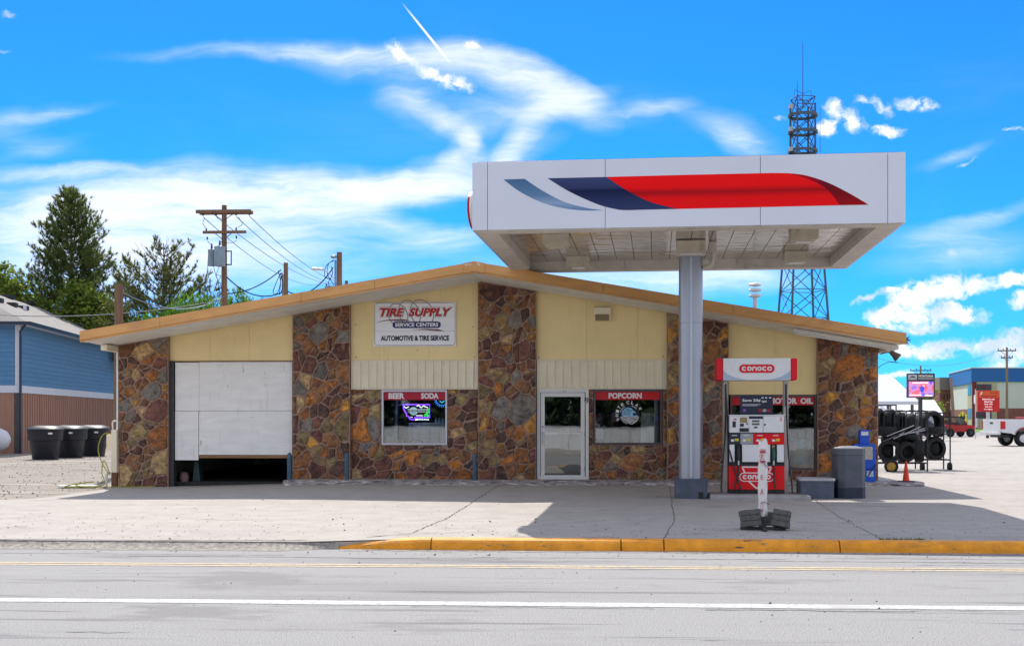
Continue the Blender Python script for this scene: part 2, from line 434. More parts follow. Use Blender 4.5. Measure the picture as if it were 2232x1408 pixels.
m_lineY = M('worn_yellow_line', (.60,.48,.28), .85, .12, 30, spots=[(14,.50,.1,(.36,.345,.33)),(2.2,.54,.12,(.40,.37,.33))])
m_lineW = M('worn_white_line', (.54,.535,.52), .85, .08, 30, spots=[(14,.50,.1,(.38,.37,.36)),(1.6,.54,.1,(.43,.42,.41),(1,.2,1)),(60,.6,.1,(.36,.35,.34))])
m_grass = M('grass', (.14,.26,.03), .9, .3, 2.0, .5, 30)
m_crack = M('crack', (.05,.045,.04), .95)

g = MB(); g.add([(-2500,-2500,-.17),(2500,-2500,-.17),(2500,2500,-.17),(-2500,2500,-.17)], [(0,1,2,3)])
struct(g.build('ground', m_ground))
rd = MB()
nx = 40
for i in range(nx):
    xa, xb = -160 + 320*i/nx, -160 + 320*(i+1)/nx
    rd.add([(xa,2.2,-.15),(xb,2.2,-.15),(xb,16.9,-.15),(xa,16.9,-.15)], [(0,1,2,3)])
road = struct(rd.build('road', m_road))
w = MB(); w.box(-160,160,-7,2.2,-.16,-.02); struct(w.build('pavement', m_lot))

def sheet(rows, xl, xr, n, dz, name, mat):
    vs = []; fs = []
    for y in rows:
        for k in range(n+1):
            x = lerp(xl(y), xr(y), k/n); vs.append((x, y, gh(x, y) + dz))
    for j in range(len(rows)-1):
        for k in range(n):
            a = j*(n+1)+k; fs.append((a, a+1, a+n+2, a+n+1))
    mb = MB(); mb.add(vs, fs, True)
    return struct(mb.build(name, mat, recalc=False))
def lot_left(y):
    if y <= 22.6: return -60
    if y <= 23.6: return lerp(-60, -13.2, ((y-22.6)/1.0)**.35)
    if y <= 25: return lerp(-13.2, -11.6, (y-23.6)/1.4)
    return -11.5
rows = [16.85,17.2,17.8] + [18+.5*i for i in range(9)] + [22.6,22.75,23,23.3,23.6,24,24.5,25] + [25.5+.5*i for i in range(14)] + [33,34,36,38,41,45,50,60,75,90,112]
lot = sheet(rows, lot_left, lambda y: 90, 150, 0.0, 'forecourt', m_lot)
sheet([16.85,18,20,22,23,24,25,26,27,28,29,30,32,36,40,45,50,60,80,112], lambda y: -110, lambda y: -10.8, 60, -.012, 'gravel_yard', m_gravel)
# dirt-filled edge where the open driveway meets the road
d = MB(); vs = []; fs = []; rr = random.Random(3); n = 300
for i in range(n+1):
    x = -60 + 56.56*i/n
    a = .03*math.sin(x*.7) + rr.uniform(-.02,.02)
    z0 = gh(x,16.85)
    f_ = sstep(-4.3,-3.48,x); pr_ = [(16.86,z0-.004),(16.83,z0-.022),(16.76+a*.3,lerp(z0,-.146,.55)+rr.uniform(-.008,.008)),(16.64+a+rr.uniform(-.03,.03),-.14),(16.50+a+rr.uniform(-.07,.05),-.1465)]
    vs += [(x,lerp(yy,max(yy,16.78),f_),lerp(zz,min(zz,-.10-.012*k_),f_) if k_ else zz) for k_,(yy,zz) in enumerate(pr_)]
for i in range(n):
    for k in range(4): fs.append((i*5+k, i*5+k+1, i*5+k+6, i*5+k+5))
d.add(vs, fs, True); struct(d.build('driveway_edge', m_dirtstrip, recalc=False))
e_ = MB(); e_.add([(-3.5,16.852,-.155),(-2.0,16.852,-.155),(-2.0,16.852,-.002),(-3.5,16.852,gh(-3.5,16.852)-.002)],[(0,1,2,3)]); struct(e_.build('forecourt_edge', m_lot, recalc=False))
# crumbs of dirt along the kerb
d = MB(); vs = []; fs = []
for i in range(301):
    x = -3.4 + 63*i/300
    vs += [(x,16.78,-.144),(x,16.60+rr.uniform(-.10,.05),-.1465)]
for i in range(300): fs.append((i*2, i*2+1, i*2+3, i*2+2))
d.add(vs, fs); struct(d.build('gutter_dirt', m_dirtstrip, recalc=False))

# painted lines
def stripe(y0, y1, name, mat, wob=.012, seed=1):
    q = random.Random(seed); mb = MB(); vs = []; fs = []; n = 220
    for i in range(n+1):
        x = -60 + 120*i/n; s_ = .0065*x
        vs += [(x, y0 + s_ + q.uniform(-wob,wob), -.146), (x, y1 + s_ + q.uniform(-wob,wob), -.146)]
    for i in range(n): fs.append((2*i, 2*i+2, 2*i+3, 2*i+1))
    mb.add(vs, fs); return mb.build(name, mat, road, recalc=False)
stripe(14.80,14.90,'yellow_line',m_lineY,.008,1); stripe(14.98,15.08,'yellow_line',m_lineY,.008,2)
stripe(11.82,12.07,'white_line',m_lineW,.012,3)

# yellow kerb stones: joints where the photograph has them
def kerb_piece(x0, x1, name, taper=False):
    prof = [(16.99,-.16),(16.99,.004),(16.90,.008),(16.845,.0),(16.80,-.016),(16.775,-.045),(16.755,-.085),(16.74,-.16)]
    mb = MB(); n = 10 if taper else 2
    secs = []
    for i in range(n+1):
        t = i/n; x = lerp(x0, x1, t); k = 1.0
        if taper: k = math.sin(min(1, t*1.05)*math.pi/2)**.8
        secs.append([(x, 16.98 + (yy-16.98)*(1 if not taper else lerp(.75,1,k)), -.16 + (zz+.16)*max(.25,k)) for yy, zz in prof])
    m = len(prof)
    mb.add([p for s_ in secs for p in s_], [(i*m+j, i*m+(j+1) % m, (i+1)*m+(j+1) % m, (i+1)*m+j) for i in range(n) for j in range(m)] + [tuple(range(m)), tuple((n)*m+j for j in range(m-1,-1,-1))], False)
    return mb.build(name, m_yellow, kerb, bevel=0.0 if taper else .008)
kerb = thing('painted_kerb', 'yellow painted concrete kerb along the forecourt edge', 'kerb', (2,16.8,-.15), local=False)
kx = [-2.16, .42, .995, 3.33, 5.8, 8.3, 10.8, 13.3, 16, 20, 26, 34]
kerb_piece(-3.58, -2.168, 'kerb_end', True)
for a, b in zip(kx, kx[1:]): kerb_piece(a + .007, b - .007, 'kerb_stone')

# cracks and slab joints in the forecourt, as thin sunken-dark slivers
def crack(pts, w, seed, name='crack', z=.004, parent=None, mat=None):
    q = random.Random(seed); P = []
    for (a, b), (c_, d_) in zip(pts, pts[1:]):
        L = math.hypot(c_-a, d_-b); n = max(2, int(L/.12))
        for i in range(n):
            t = i/n; P.append((lerp(a,c_,t)+q.uniform(-.018,.018), lerp(b,d_,t)+q.uniform(-.018,.018)))
    P.append(pts[-1]); vs = []; fs = []
    for i, (x, y) in enumerate(P):
        p0 = P[max(0,i-1)]; p1 = P[min(len(P)-1,i+1)]
        dx, dy = p1[0]-p0[0], p1[1]-p0[1]; L = math.hypot(dx,dy) or 1
        ww = w*q.uniform(.35,1)/2
        zz = (gh(x,y) if parent is None or parent is lot else -.15) + z
        vs += [(x-dy/L*ww, y+dx/L*ww, zz), (x+dy/L*ww, y-dx/L*ww, zz)]
    for i in range(len(P)-1): fs.append((2*i, 2*i+1, 2*i+3, 2*i+2))
    mb = MB(); mb.add(vs, fs); return mb.build(name, mat or m_crack, parent or lot, recalc=False)
crack([(-2.55,17.55),(-2.35,20),(-2.25,24),(-2.12,29.1)], .022, 1, 'slab_joint')
crack([(1.0,16.95),(1.35,20),(1.85,28.9)], .014, 2, 'slab_joint')
crack([(3.95,17.0),(4.1,20.5),(4.4,24.6)], .014, 3, 'slab_joint')
crack([(-2.55,17.55),(-3.3,17.1),(-5,16.95),(-9,16.9),(-16,16.95),(-25,16.9)], .045, 4)
crack([(-2.5,17.6),(-1.6,17.75),(-.2,17.72)], .016, 5)
crack([(-3.1,20.6),(-2.6,20.9),(-2.3,20.85)], .012, 6)
crack([(7.2,27.9),(9,27.6),(13,28.2),(20,28.0)], .03, 7); crack([(9.5,33),(12,32.2),(15,33.6),(22,33)], .04, 8)
crack([(8.6,44),(12,46),(14,44.5),(20,47)], .07, 9); crack([(10,60),(16,57),(22,61),(30,58)], .09, 10); crack([(11,38),(13,37),(17,38.4)], .05, 11)
crack([(9,25.2),(10.5,24.2),(12,25)], .015, 12)
m_seal = M('dark_seam', (.14,.14,.14), .9)
for i, (x0, x1, y, w_) in enumerate([(-1.7,.6,11.72,.022),(1.1,3.0,11.70,.035),(3.0,4.3,11.75,.018),(-6,-1,15.75,.035),(-1.5,2.5,15.9,.03),(2,6.5,15.7,.035),(3,7,16.05,.03),(-8,-4,16.0,.03),(-4.4,-3.85,10.15,.02),(4,7,15.4,.025),(-3,0.5,15.55,.018)]):
    crack([(x0,y),(lerp(x0,x1,.4),y+.03),(lerp(x0,x1,.7),y-.02),(x1,y+.01)], w_, 30+i, 'crack', .003, road, m_seal)
# loose stones
pb = MB(); q = random.Random(5)
for i in range(1500):
    k = q.random()
    if k < .5: x, y, z = q.uniform(-11,9), 17.0+abs(q.gauss(0,1.9)), None
    elif k < .7: x, y, z = q.uniform(-11,9), q.uniform(17,26), None
    elif k < .92: x, y, z = q.uniform(-10,9), q.uniform(16.1,16.8), -.146
    else: x, y, z = q.uniform(-8,8), q.uniform(10,16), -.15
    if z is None: z = gh(x,y)
    elif x < -3.2 and y > 16.02: z = lerp(-.14,-.006,sstep(16.0,16.9,y))
    r = q.uniform(.005,.013)*(1.9 if q.random() < .06 else 1)
    vs = [(x+r*q.uniform(.6,1.2)*math.cos(a*1.2566), y+r*q.uniform(.6,1.2)*math.sin(a*1.2566), z) for a in range(5)] + [(x+r*.2,y,z+r*q.uniform(.7,1.2))]
    pb.add(vs, [(a,(a+1) % 5,5) for a in range(5)])
for i in range(1100):
    x, y = q.uniform(-24,-11.8), 24+26*q.random()**1.5; z = gh(x,y)-.012; r = q.uniform(.012,.035)
    vs = [(x+r*q.uniform(.6,1.2)*math.cos(a*1.2566), y+r*q.uniform(.6,1.2)*math.sin(a*1.2566), z) for a in range(5)] + [(x+r*.2,y,z+r*q.uniform(.6,1.1))]
    pb.add(vs, [(a,(a+1) % 5,5) for a in range(5)])
struct(pb.build('loose_stones', M('pebble', (.13,.12,.11), .9, .5, 3), recalc=False), 'stuff')
# far grass strip by the school
gr = MB(); gr.add([(20,150,-.05),(160,150,-.05),(160,215,-.05),(20,215,-.05)], [(0,1,2,3)]); struct(gr.build('lawn', m_grass))
# side street far right
sr_ = MB(); sr_.add([(-20,112,-.06),(200,112,-.06),(200,149,-.06),(-20,149,-.06)], [(0,1,2,3)]); struct(sr_.build('side_street', M('pale_asphalt',(.30,.29,.28),.9,.2,1.5)))

# ================================================================== THE SERVICE STATION
PKX, SL, SR = -2.62, .1675, .172
def zf(x): return 4.93 - (SL*(PKX-x) if x < PKX else SR*(x-PKX))     # underside of the roof along the front
m_mortar = M('mortar', (.33,.215,.165), .9, .35, 14, .6, 40, detail=8)
def stone_mat(name, col, spots):
    return M(name, col, .5, .55, 7, 1.0, 14, bdist=.05, rand=.38, detail=10, ramp=(.34,.66), spots=spots)
STONES = [
 (stone_mat('stone_rust', (.42,.145,.026), [(6,.52,.10,(.15,.062,.032)),(11,.62,.06,(.55,.27,.07)),(18,.64,.05,(.08,.045,.03))]), .12),
 (stone_mat('stone_maroon', (.15,.055,.036), [(6,.56,.10,(.27,.12,.07)),(14,.64,.05,(.05,.028,.022))]), .25),
 (stone_mat('stone_brown', (.25,.105,.042), [(5,.54,.10,(.38,.16,.035)),(13,.62,.05,(.09,.045,.028))]), .27),
 (stone_mat('stone_olive', (.29,.205,.09), [(5,.55,.10,(.36,.19,.05)),(10,.6,.06,(.12,.08,.05))]), .12),
 (stone_mat('stone_slate', (.19,.165,.14), [(5,.58,.08,(.28,.18,.09)),(14,.63,.05,(.08,.065,.06))]), .08),
 (stone_mat('stone_gold', (.52,.24,.035), [(6,.52,.10,(.24,.10,.03)),(13,.62,.05,(.62,.40,.12))]), .035),
 (stone_mat('stone_tan', (.42,.27,.12), [(6,.56,.1,(.26,.14,.06)),(13,.63,.05,(.14,.09,.06))]), .055),
 (stone_mat('stone_dark', (.10,.05,.034), [(8,.58,.1,(.22,.11,.06))]), .08)]
def clip(poly, a, b, c):
    out = []
    for i in range(len(poly)):
        p, q_ = poly[i], poly[(i+1) % len(poly)]
        dp, dq = a*p[0]+b*p[1]-c, a*q_[0]+b*q_[1]-c
        if dp <= 0: out.append(p)
        if dp*dq < 0:
            t = dp/(dp-dq); out.append((p[0]+(q_[0]-p[0])*t, p[1]+(q_[1]-p[1])*t))
    return out
def area(p): return .5*sum(p[i][0]*p[(i+1) % len(p)][1]-p[(i+1) % len(p)][0]*p[i][1] for i in range(len(p)))
def inset(poly, g):
    out = list(poly)
    if area(poly) < 0: poly = poly[::-1]; out = list(poly)
    for i in range(len(poly)):
        (x0,y0),(x1,y1) = poly[i], poly[(i+1) % len(poly)]
        L = math.hypot(x1-x0,y1-y0)
        if L < 1e-6: continue
        nx_, ny_ = (y1-y0)/L, -(x1-x0)/L
        out = clip(out, nx_, ny_, nx_*x0+ny_*y0-g)
        if len(out) < 3: return []
    return out
ALLSTONES = []
def flagstones(region, size, seed, parent, yface, hole=None, counts=None):
    q = random.Random(seed)
    xs = [p[0] for p in region]; zs = [p[1] for p in region]
    # work in a sheared, stretched copy so that the pieces are not all round
    an = q.uniform(.4,1.1); ca, sa = math.cos(an), math.sin(an)
    T = lambda p: ((p[0]*ca+p[1]*sa)*.86, (-p[0]*sa+p[1]*ca)*1.16)
    TI = lambda p: ((p[0]/.86)*ca-(p[1]/1.16)*sa, (p[0]/.86)*sa+(p[1]/1.16)*ca)
    seeds = []; tries = 0
    while tries < 2600:
        tries += 1
        p = (q.uniform(min(xs),max(xs)), q.uniform(min(zs),max(zs))); s = T(p)
        r = size*q.choice([.45,.6,.8,1.1,1.6])
        if all(math.hypot(s[0]-t[0],s[1]-t[1]) > .5*(r+t[2]) for t in seeds): seeds.append((s[0],s[1],r))
    reg = [T(p) for p in region]
    n = 0
    for i, (sx,sz,r) in enumerate(seeds):
        cell = list(reg)
        for j, (tx,tz,tr) in enumerate(seeds):
            if i == j or math.hypot(tx-sx,tz-sz) > size*5: continue
            cell = clip(cell, 2*(tx-sx), 2*(tz-sz), tx*tx+tz*tz-sx*sx-sz*sz-.26*(tr*tr-r*r))
            if len(cell) < 3: break
        if len(cell) < 3: continue
        cells = [[TI(p) for p in cell]]
        if q.random() < .38 and abs(area(cells[0])) > .05:
            c0_ = cells[0]; gx = sum(p[0] for p in c0_)/len(c0_)+q.uniform(-.06,.06); gz = sum(p[1] for p in c0_)/len(c0_)+q.uniform(-.06,.06); an_ = q.uniform(0,6.28); ca_, sa_ = math.cos(an_), math.sin(an_)
            cells = [clip(c0_,ca_,sa_,ca_*gx+sa_*gz), clip(c0_,-ca_,-sa_,-ca_*gx-sa_*gz)]
        for cell in cells:
          if len(cell) < 3: continue
          if hole:
              hx0,hx1,hz0,hz1 = hole
              cx0,cx1 = min(p[0] for p in cell), max(p[0] for p in cell); cz0,cz1 = min(p[1] for p in cell), max(p[1] for p in cell)
              if cx1 > hx0 and cx0 < hx1 and cz1 > hz0 and cz0 < hz1:
                  opts = [clip(cell,1,0,hx0), clip(cell,-1,0,-hx1), clip(cell,0,1,hz0), clip(cell,0,-1,-hz1)]
                  opts = [o_ for o_ in opts if len(o_) > 2]
                  if not opts: continue
                  cell = max(opts, key=lambda o_: abs(area(o_)))
          if abs(area(cell)) < .006: continue
          cell = inset(cell, q.uniform(.006,.0125))
          if len(cell) < 3 or abs(area(cell)) < .004: continue
          # knock the corners off and make the edges uneven
          out = []
          m = len(cell)
          for k in range(m):
              p0, p1, p2 = cell[k-1], cell[k], cell[(k+1) % m]
              l0 = math.hypot(p1[0]-p0[0],p1[1]-p0[1]); l2 = math.hypot(p2[0]-p1[0],p2[1]-p1[1])
              c0 = min(.3, q.uniform(.015,.05)/max(l0,1e-3)); c2 = min(.3, q.uniform(.015,.05)/max(l2,1e-3))
              out.append((lerp(p1[0],p0[0],c0), lerp(p1[1],p0[1],c0))); out.append((lerp(p1[0],p2[0],c2), lerp(p1[1],p2[1],c2)))
              if l2 > .11:
                  nxx, nzz = (p2[1]-p1[1])/l2, -(p2[0]-p1[0])/l2
                  if area(cell) < 0: nxx, nzz = -nxx, -nzz
                  e = q.uniform(-.030,.002); t = q.uniform(.35,.65)
                  out.append((lerp(p1[0],p2[0],t)+nxx*e, lerp(p1[1],p2[1],t)+nzz*e))
          cx = sum(p[0] for p in out)/len(out); cz = sum(p[1] for p in out)/len(out)
          dep = q.uniform(.012,.045); m = len(out); tilt = q.uniform(-.03,.03); tiltz = q.uniform(-.03,.03)
          rr_ = math.sqrt(abs(area(out)))
          k_ = max(.8, 1-.016/max(rr_,.05)*2)
          base = [(x,yface+.004,z) for x,z in out]
          top = [(cx+(x-cx)*k_, yface-dep-(x-cx)*tilt-(z-cz)*tiltz+q.uniform(-.007,.007), cz+(z-cz)*k_) for x,z in out]
          mb = MB(); mb.add(base+top+[(cx,yface-dep-.006,cz)], [(a,(a+1) % m,m+(a+1) % m,m+a) for a in range(m)], False)
          o_ = len(mb.v); mb.f += [(m+a, m+(a+1) % m, 2*m) for a in range(m)]; mb.s += [True]*m
          w_ = q.random(); acc = 0
          for mt, ww in STONES:
              acc += ww
              if w_ <= acc or mt is STONES[-1][0]: break
          ALLSTONES.append((abs(area(out)), mb, mt, parent)); n += 1
    return n

shop = thing('service_station', 'low gabled service station with flagstone piers and cream panel front', 'building', (-2.5,30,0), local=False)
m_cream = M('cream_panel', (.90,.71,.35), .65, .06, 1.3, .04, 30, detail=6, spots=[(1.2,.60,.2,(.78,.60,.29),(.6,1,.35)),(5,.62,.12,(.74,.57,.29),(2.2,1,.18)),(90,.74,.03,(.30,.24,.13)),(14,.72,.05,(.55,.42,.22),(1,1,.5))])
m_creamlt = M('cream_metal', (.84,.75,.56), .45, .06, 2.5, .03, 30, spots=[(3,.62,.15,(.58,.50,.34),(1,1,.3)),(16,.72,.05,(.45,.38,.26))])
m_white = M('white_paint', (.74,.73,.70), .6, .06, 3, spots=[(7,.64,.1,(.55,.52,.48))])
m_boards = M('white_board', (.90,.88,.84), .75, .07, 3.0, .3, 60, detail=8, stretch=(.5,1,2.2), spots=[(9,.64,.1,(.62,.60,.58),(.3,1,3)),(22,.70,.04,(.34,.31,.29)),(4,.60,.1,(.74,.72,.68),(2.5,1,.25)),(7,.66,.06,(.55,.52,.48),(1,1,.3)),(1.4,.6,.15,(.84,.83,.81))])
m_fascia = M('fascia_tan', (.66,.34,.115), .5, .16, 1.4, .06, 20, detail=6, stretch=(.5,1,2), spots=[(2.4,.56,.16,(.48,.24,.10),(.35,1,1.2)),(9,.69,.06,(.22,.14,.09))])
m_soffit = M('soffit_white', (.86,.82,.74), .6, .1, 3, spots=[(2,.58,.2,(.70,.64,.55),(.4,1,1))])
m_roof = M('roof_membrane', (.16,.15,.14), .9, .2, 3)
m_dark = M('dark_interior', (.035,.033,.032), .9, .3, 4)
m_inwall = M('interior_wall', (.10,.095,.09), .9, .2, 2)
m_black = M('black_trim', (.02,.02,.022), .45, .2, 8)
m_alu = M('aluminium_frame', (.55,.54,.57), .35, .08, 8, metal=.4)
m_bronze = M('bronze_frame', (.10,.075,.08), .4, .15, 8, metal=.3)
m_wood = M('bare_wood', (.26,.15,.075), .75, .35, 8, .3, 50, stretch=(.3,1,4))
m_steel = M('dark_steel', (.045,.043,.05), .5, .3, 9, .1, 40)

piers = [(-11.61,-10.36,-.07,.36,21),(-7.26,-5.84,.05,.40,22),(-2.71,-1.30,.05,.40,23),(1.85,3.31,.05,.42,24),(5.41,6.83,.05,.42,25)]
tot = 0
for x0, x1, z0, sz, sd in piers:
    mb = MB()
    reg = [(x0,z0),(x1,z0),(x1,zf(x1)+.02)] + ([(PKX,zf(PKX)+.02)] if x0 < PKX < x1 else []) + [(x0,zf(x0)+.02)]
    mb.prism(reg, 29.90, 30.30)
    pr = mb.build('stone_pier', m_mortar, shop)
    tot += flagstones([(x0+.004,z0),(x1-.004,z0),(x1-.004,zf(x1)+.0)] + ([(PKX,zf(PKX))] if x0 < PKX < x1 else []) + [(x0+.004,zf(x0))], sz, sd, pr, 29.90)
# stone panels below and beside the windows
def stone_panel(x0, x1, z0, z1, hole, sz, sd):
    global tot
    mb = MB()
    if hole:
        hx0,hx1,hz0,hz1 = hole
        for bx in ((x0,hx0,z0,z1),(hx1,x1,z0,z1),(hx0,hx1,z0,hz0),(hx0,hx1,hz1,z1)):
            if bx[1]-bx[0] > .01 and bx[3]-bx[2] > .01: mb.box(bx[0],bx[1],30.02,30.22,bx[2],bx[3])
    else: mb.box(x0,x1,30.02,30.22,z0,z1)
    p = mb.build('stone_panel', m_mortar, shop)
    tot += flagstones([(x0,z0),(x1,z0),(x1,z1),(x0,z1)], sz, sd, p, 30.02, hole)
stone_panel(-5.84,-2.71,.05,2.335,(-5.09,-3.46,.98,2.335),.40,31)
stone_panel(-.04,1.85,.05,2.335,(.08,1.75,.99,2.335),.40,32)
stone_panel(3.31,5.41,.05,.40,None,.36,33)

# the 290 largest stones are pieces of their own, the small chips between them one part
ALLSTONES.sort(key=lambda t_: -t_[0])
for ar_, mb, mt, par_ in ALLSTONES[:290]: mb.build('stone', mt, par_)
chips = MB(); cmi = []
for ar_, mb, mt, par_ in ALLSTONES[290:]:
    o_ = len(chips.v); chips.v += mb.v; chips.f += [tuple(i + o_ for i in f_) for f_ in mb.f]; chips.s += mb.s
    cmi += [[x_[0] for x_ in STONES].index(mt)] * len(mb.f)
co_ = chips.build('small_stones', STONES[0][0], shop); co_['kind'] = 'stuff'
for mt, w_ in STONES[1:]: co_.data.materials.append(mt)
for pl_, k_ in zip(co_.data.polygons, cmi): pl_.material_index = k_
# cream panels over each bay
def panel(x0, x1, zb, y=30.03, name='wall_panel', mat=None):
    g_ = .0018
    pts = [(x0+g_,zb),(x1-g_,zb),(x1-g_,zf(x1)+.02),(x0+g_,zf(x0)+.02)]
    mb = MB(); mb.prism(pts, y, y+.05); return mb.build(name, mat or m_cream, shop)
for xs_, zb in (((-10.36,-9.35,-8.37,-7.26),3.05),((-5.84,-5.13,-3.92,-2.71),3.055),((-1.30,-.08,1.15,1.85),3.055),((3.31,4.42,5.41),2.20)):
    for a, b in zip(xs_, xs_[1:]): panel(a, b, zb)
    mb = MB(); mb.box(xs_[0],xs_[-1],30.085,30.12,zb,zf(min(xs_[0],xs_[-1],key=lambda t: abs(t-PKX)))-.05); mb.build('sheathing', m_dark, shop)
# screws and stains on the panels
bl = MB()
for (x,z) in [(-5.72,3.13),(-2.80,3.12),(-2.84,3.86),(-3.56,4.42),(-3.70,4.38),(-4.2,3.30),(-5.72,3.92),(1.76,3.12),(-1.24,3.12),(4.05,2.75),(4.3,2.6)]:
    bl.lathe([(.012,0),(.014,.006),(.004,.012)], (x,30.02,z), 8, 'y')
bl.build('screw_heads', m_steel, shop)
# corrugated bands
def corrugated(x0, x1, z0, z1, pitch=.198):
    pts = []; x = x0
    while x < x1:
        for dx, dy in ((0,0),(.010,-.042),(.040,-.042),(.050,0),(pitch*.5,0),(pitch*.5+.006,-.006),(pitch*.5+.02,-.006),(pitch*.5+.026,0)):
            if x+dx <= x1: pts.append((x+dx,30.0+dy))
        x += pitch
    pts.append((x1,30.0))
    vs = [(a,b,z0) for a,b in pts]+[(a,b,z1) for a,b in pts]; n = len(pts)
    mb = MB(); mb.add(vs, [(i,i+1,n+i+1,n+i) for i in range(n-1)])
    o = mb.build('corrugated_sheet', m_creamlt, shop, recalc=False)
    t = MB(); t.box(x0,x1,29.985,30.06,z1+.002,z1+.03); t.box(x0,x1,29.975,30.05,z0-.028,z0-.002); t.build('flashing', m_creamlt, o)
    f_ = MB(); k = x0+.03
    while k < x1: f_.lathe([(.009,0),(.009,.006),(.003,.009)], (k,29.972,z0+.015), 6, 'y'); k += .099
    f_.build('screw_heads', m_steel, o)
corrugated(-5.83,-2.715,2.365,3.02); corrugated(-1.29,1.845,2.365,3.02)
# service bay: jambs, head, boards, dark inside
mb = MB(); mb.box(-10.36,-10.25,29.98,30.2,-.05,3.05); mb.build('door_jamb', m_steel, shop, bevel=.006)
mb = MB(); mb.box(-7.29,-7.26,29.98,30.2,0,3.05); mb.build('door_jamb', m_steel, shop)
mb = MB(); mb.box(-10.25,-7.29,30.0,30.1,3.025,3.048); mb.build('door_head', m_wood, shop)
for b_ in ((-10.235,-9.645,.60,1.81),(-10.23,-9.63,1.818,3.01),(-9.625,-7.295,1.82,3.02),(-9.63,-7.30,.735,1.812)):
    mb = MB(); mb.box(b_[0],b_[1],30.03,30.055,b_[2],b_[3]); mb.build('door_board', m_boards, shop, bevel=.003)
mb = MB(); mb.box(-9.64,-7.30,30.02,30.07,.655,.728); mb.build('bottom_rail', m_wood, shop)
# the shell
mb = MB(); mb.prism([(-11.60,-.07),(-11.42,-.07),(-11.42,zf(-11.42)),(-11.60,zf(-11.60))], 30.31, 42); mb.build('side_wall', m_white, shop)
mb = MB(); mb.prism([(6.65,-.05),(6.82,-.05),(6.82,zf(6.82)),(6.65,zf(6.65))], 30.31, 42); mb.build('side_wall', m_white, shop)
mb = MB(); mb.prism([(-11.42,-.05),(6.65,-.05),(6.65,zf(6.65)),(PKX,zf(PKX)),(-11.42,zf(-11.42))], 41.8, 42); mb.build('back_wall', m_white, shop)
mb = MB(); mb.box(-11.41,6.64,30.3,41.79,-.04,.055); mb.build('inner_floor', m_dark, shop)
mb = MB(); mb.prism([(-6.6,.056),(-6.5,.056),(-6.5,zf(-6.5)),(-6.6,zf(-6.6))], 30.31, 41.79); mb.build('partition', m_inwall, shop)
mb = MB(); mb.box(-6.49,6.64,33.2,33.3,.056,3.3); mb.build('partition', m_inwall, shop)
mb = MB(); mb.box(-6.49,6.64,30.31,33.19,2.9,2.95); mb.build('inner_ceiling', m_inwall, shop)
# corner trim, post and skirting on the left end
mb = MB(); mb.box(-11.66,-11.615,29.88,29.96,.55,zf(-11.64)-.01); mb.build('corner_trim', m_white, shop)
mb = MB(); mb.box(-11.74,-11.60,29.75,29.88,.3,1.35); mb.build('corner_guard', m_creamlt, shop, bevel=.01)
mb = MB(); mb.box(-11.735,-11.605,29.755,29.875,-.06,.298); mb.build('guard_base', M('rust_paint',(.17,.075,.04),.8,.4,10), shop)

# roof: slab, tan fascia in lengths, boarded soffit
YF, YB = 28.0, 42.6
XL, XR = -11.80, 7.02
rf = MB(); rf.prism([(XL+.03,zf(XL)+.06),(PKX,zf(PKX)+.06),(XR-.03,zf(XR)+.06),(XR-.03,zf(XR)+.24),(PKX,zf(PKX)+.24),(XL+.03,zf(XL)+.24)], YF+.06, YB)
roof = rf.build('roof', m_roof, shop)
for a, b in ((XL,-9.9),(-9.9,-6.6),(-6.6,-4.9),(-4.9,-2.86),(-2.38,.3),(.3,3.2),(3.2,XR)):
    m = MB(); m.prism([(a+.004,zf(a)+.045),(b-.004,zf(b)+.045),(b-.004,zf(b)+.255),(a+.004,zf(a)+.255)], YF, YF+.05); m.build('fascia', m_fascia, roof, bevel=.008)
    m = MB(); m.prism([(a+.004,zf(a)),(b-.004,zf(b)),(b-.004,zf(b)+.04),(a+.004,zf(a)+.04)], YF+.018, YF+.05); m.build('fascia_lip', m_fascia, roof)
m = MB(); m.prism([(-2.86,zf(-2.86)+.035),(PKX,zf(PKX)+.035),(-2.38,zf(-2.38)+.035),(-2.38,zf(-2.38)+.262),(PKX,zf(PKX)+.268),(-2.86,zf(-2.86)+.262)], YF-.012, YF+.05); m.build('ridge_cap', m_fascia, roof, bevel=.008)
m = MB(); m.prism([(-2.86,zf(-2.86)),(PKX,zf(PKX)),(-2.38,zf(-2.38)),(-2.38,zf(-2.38)+.03),(PKX,zf(PKX)+.03),(-2.86,zf(-2.86)+.03)], YF+.018, YF+.05); m.build('fascia_lip', m_fascia, roof)
m = MB(); 
for (x,z,w_) in ((-2.83,5.10,.05),(-2.76,5.105,.03),(-2.71,5.11,.02),(-2.53,5.10,.05),(-2.56,5.13,.03)): m.box(x,x+w_,YF-.014,YF-.012,z,z+.03)
m.build('peeled_paint', m_white, roof)
for side in (-1,1):
    for k in range(5):
        ya = YF+.055+k*.385; yb = ya+.375
        if side < 0: p = [(XL+.02,zf(XL+.02)),(PKX-.003,zf(PKX-.003)),(PKX-.003,zf(PKX)+.05),(XL+.02,zf(XL)+.05)]
        else: p = [(PKX+.003,zf(PKX+.003)),(XR-.02,zf(XR-.02)),(XR-.02,zf(XR)+.05),(PKX+.003,zf(PKX)+.05)]
        dz = .006 if k % 2 else .0
        m = MB(); m.prism([(x,z+dz+.012) for x,z in p], ya, yb); m.build('soffit_board', m_soffit, roof)
m = MB(); m.prism([(XL,zf(XL)+.04),(XL+.025,zf(XL)+.04),(XL+.025,zf(XL)+.25),(XL,zf(XL)+.25)], YF+.055, YB); m.build('eave_board', m_fascia, roof)
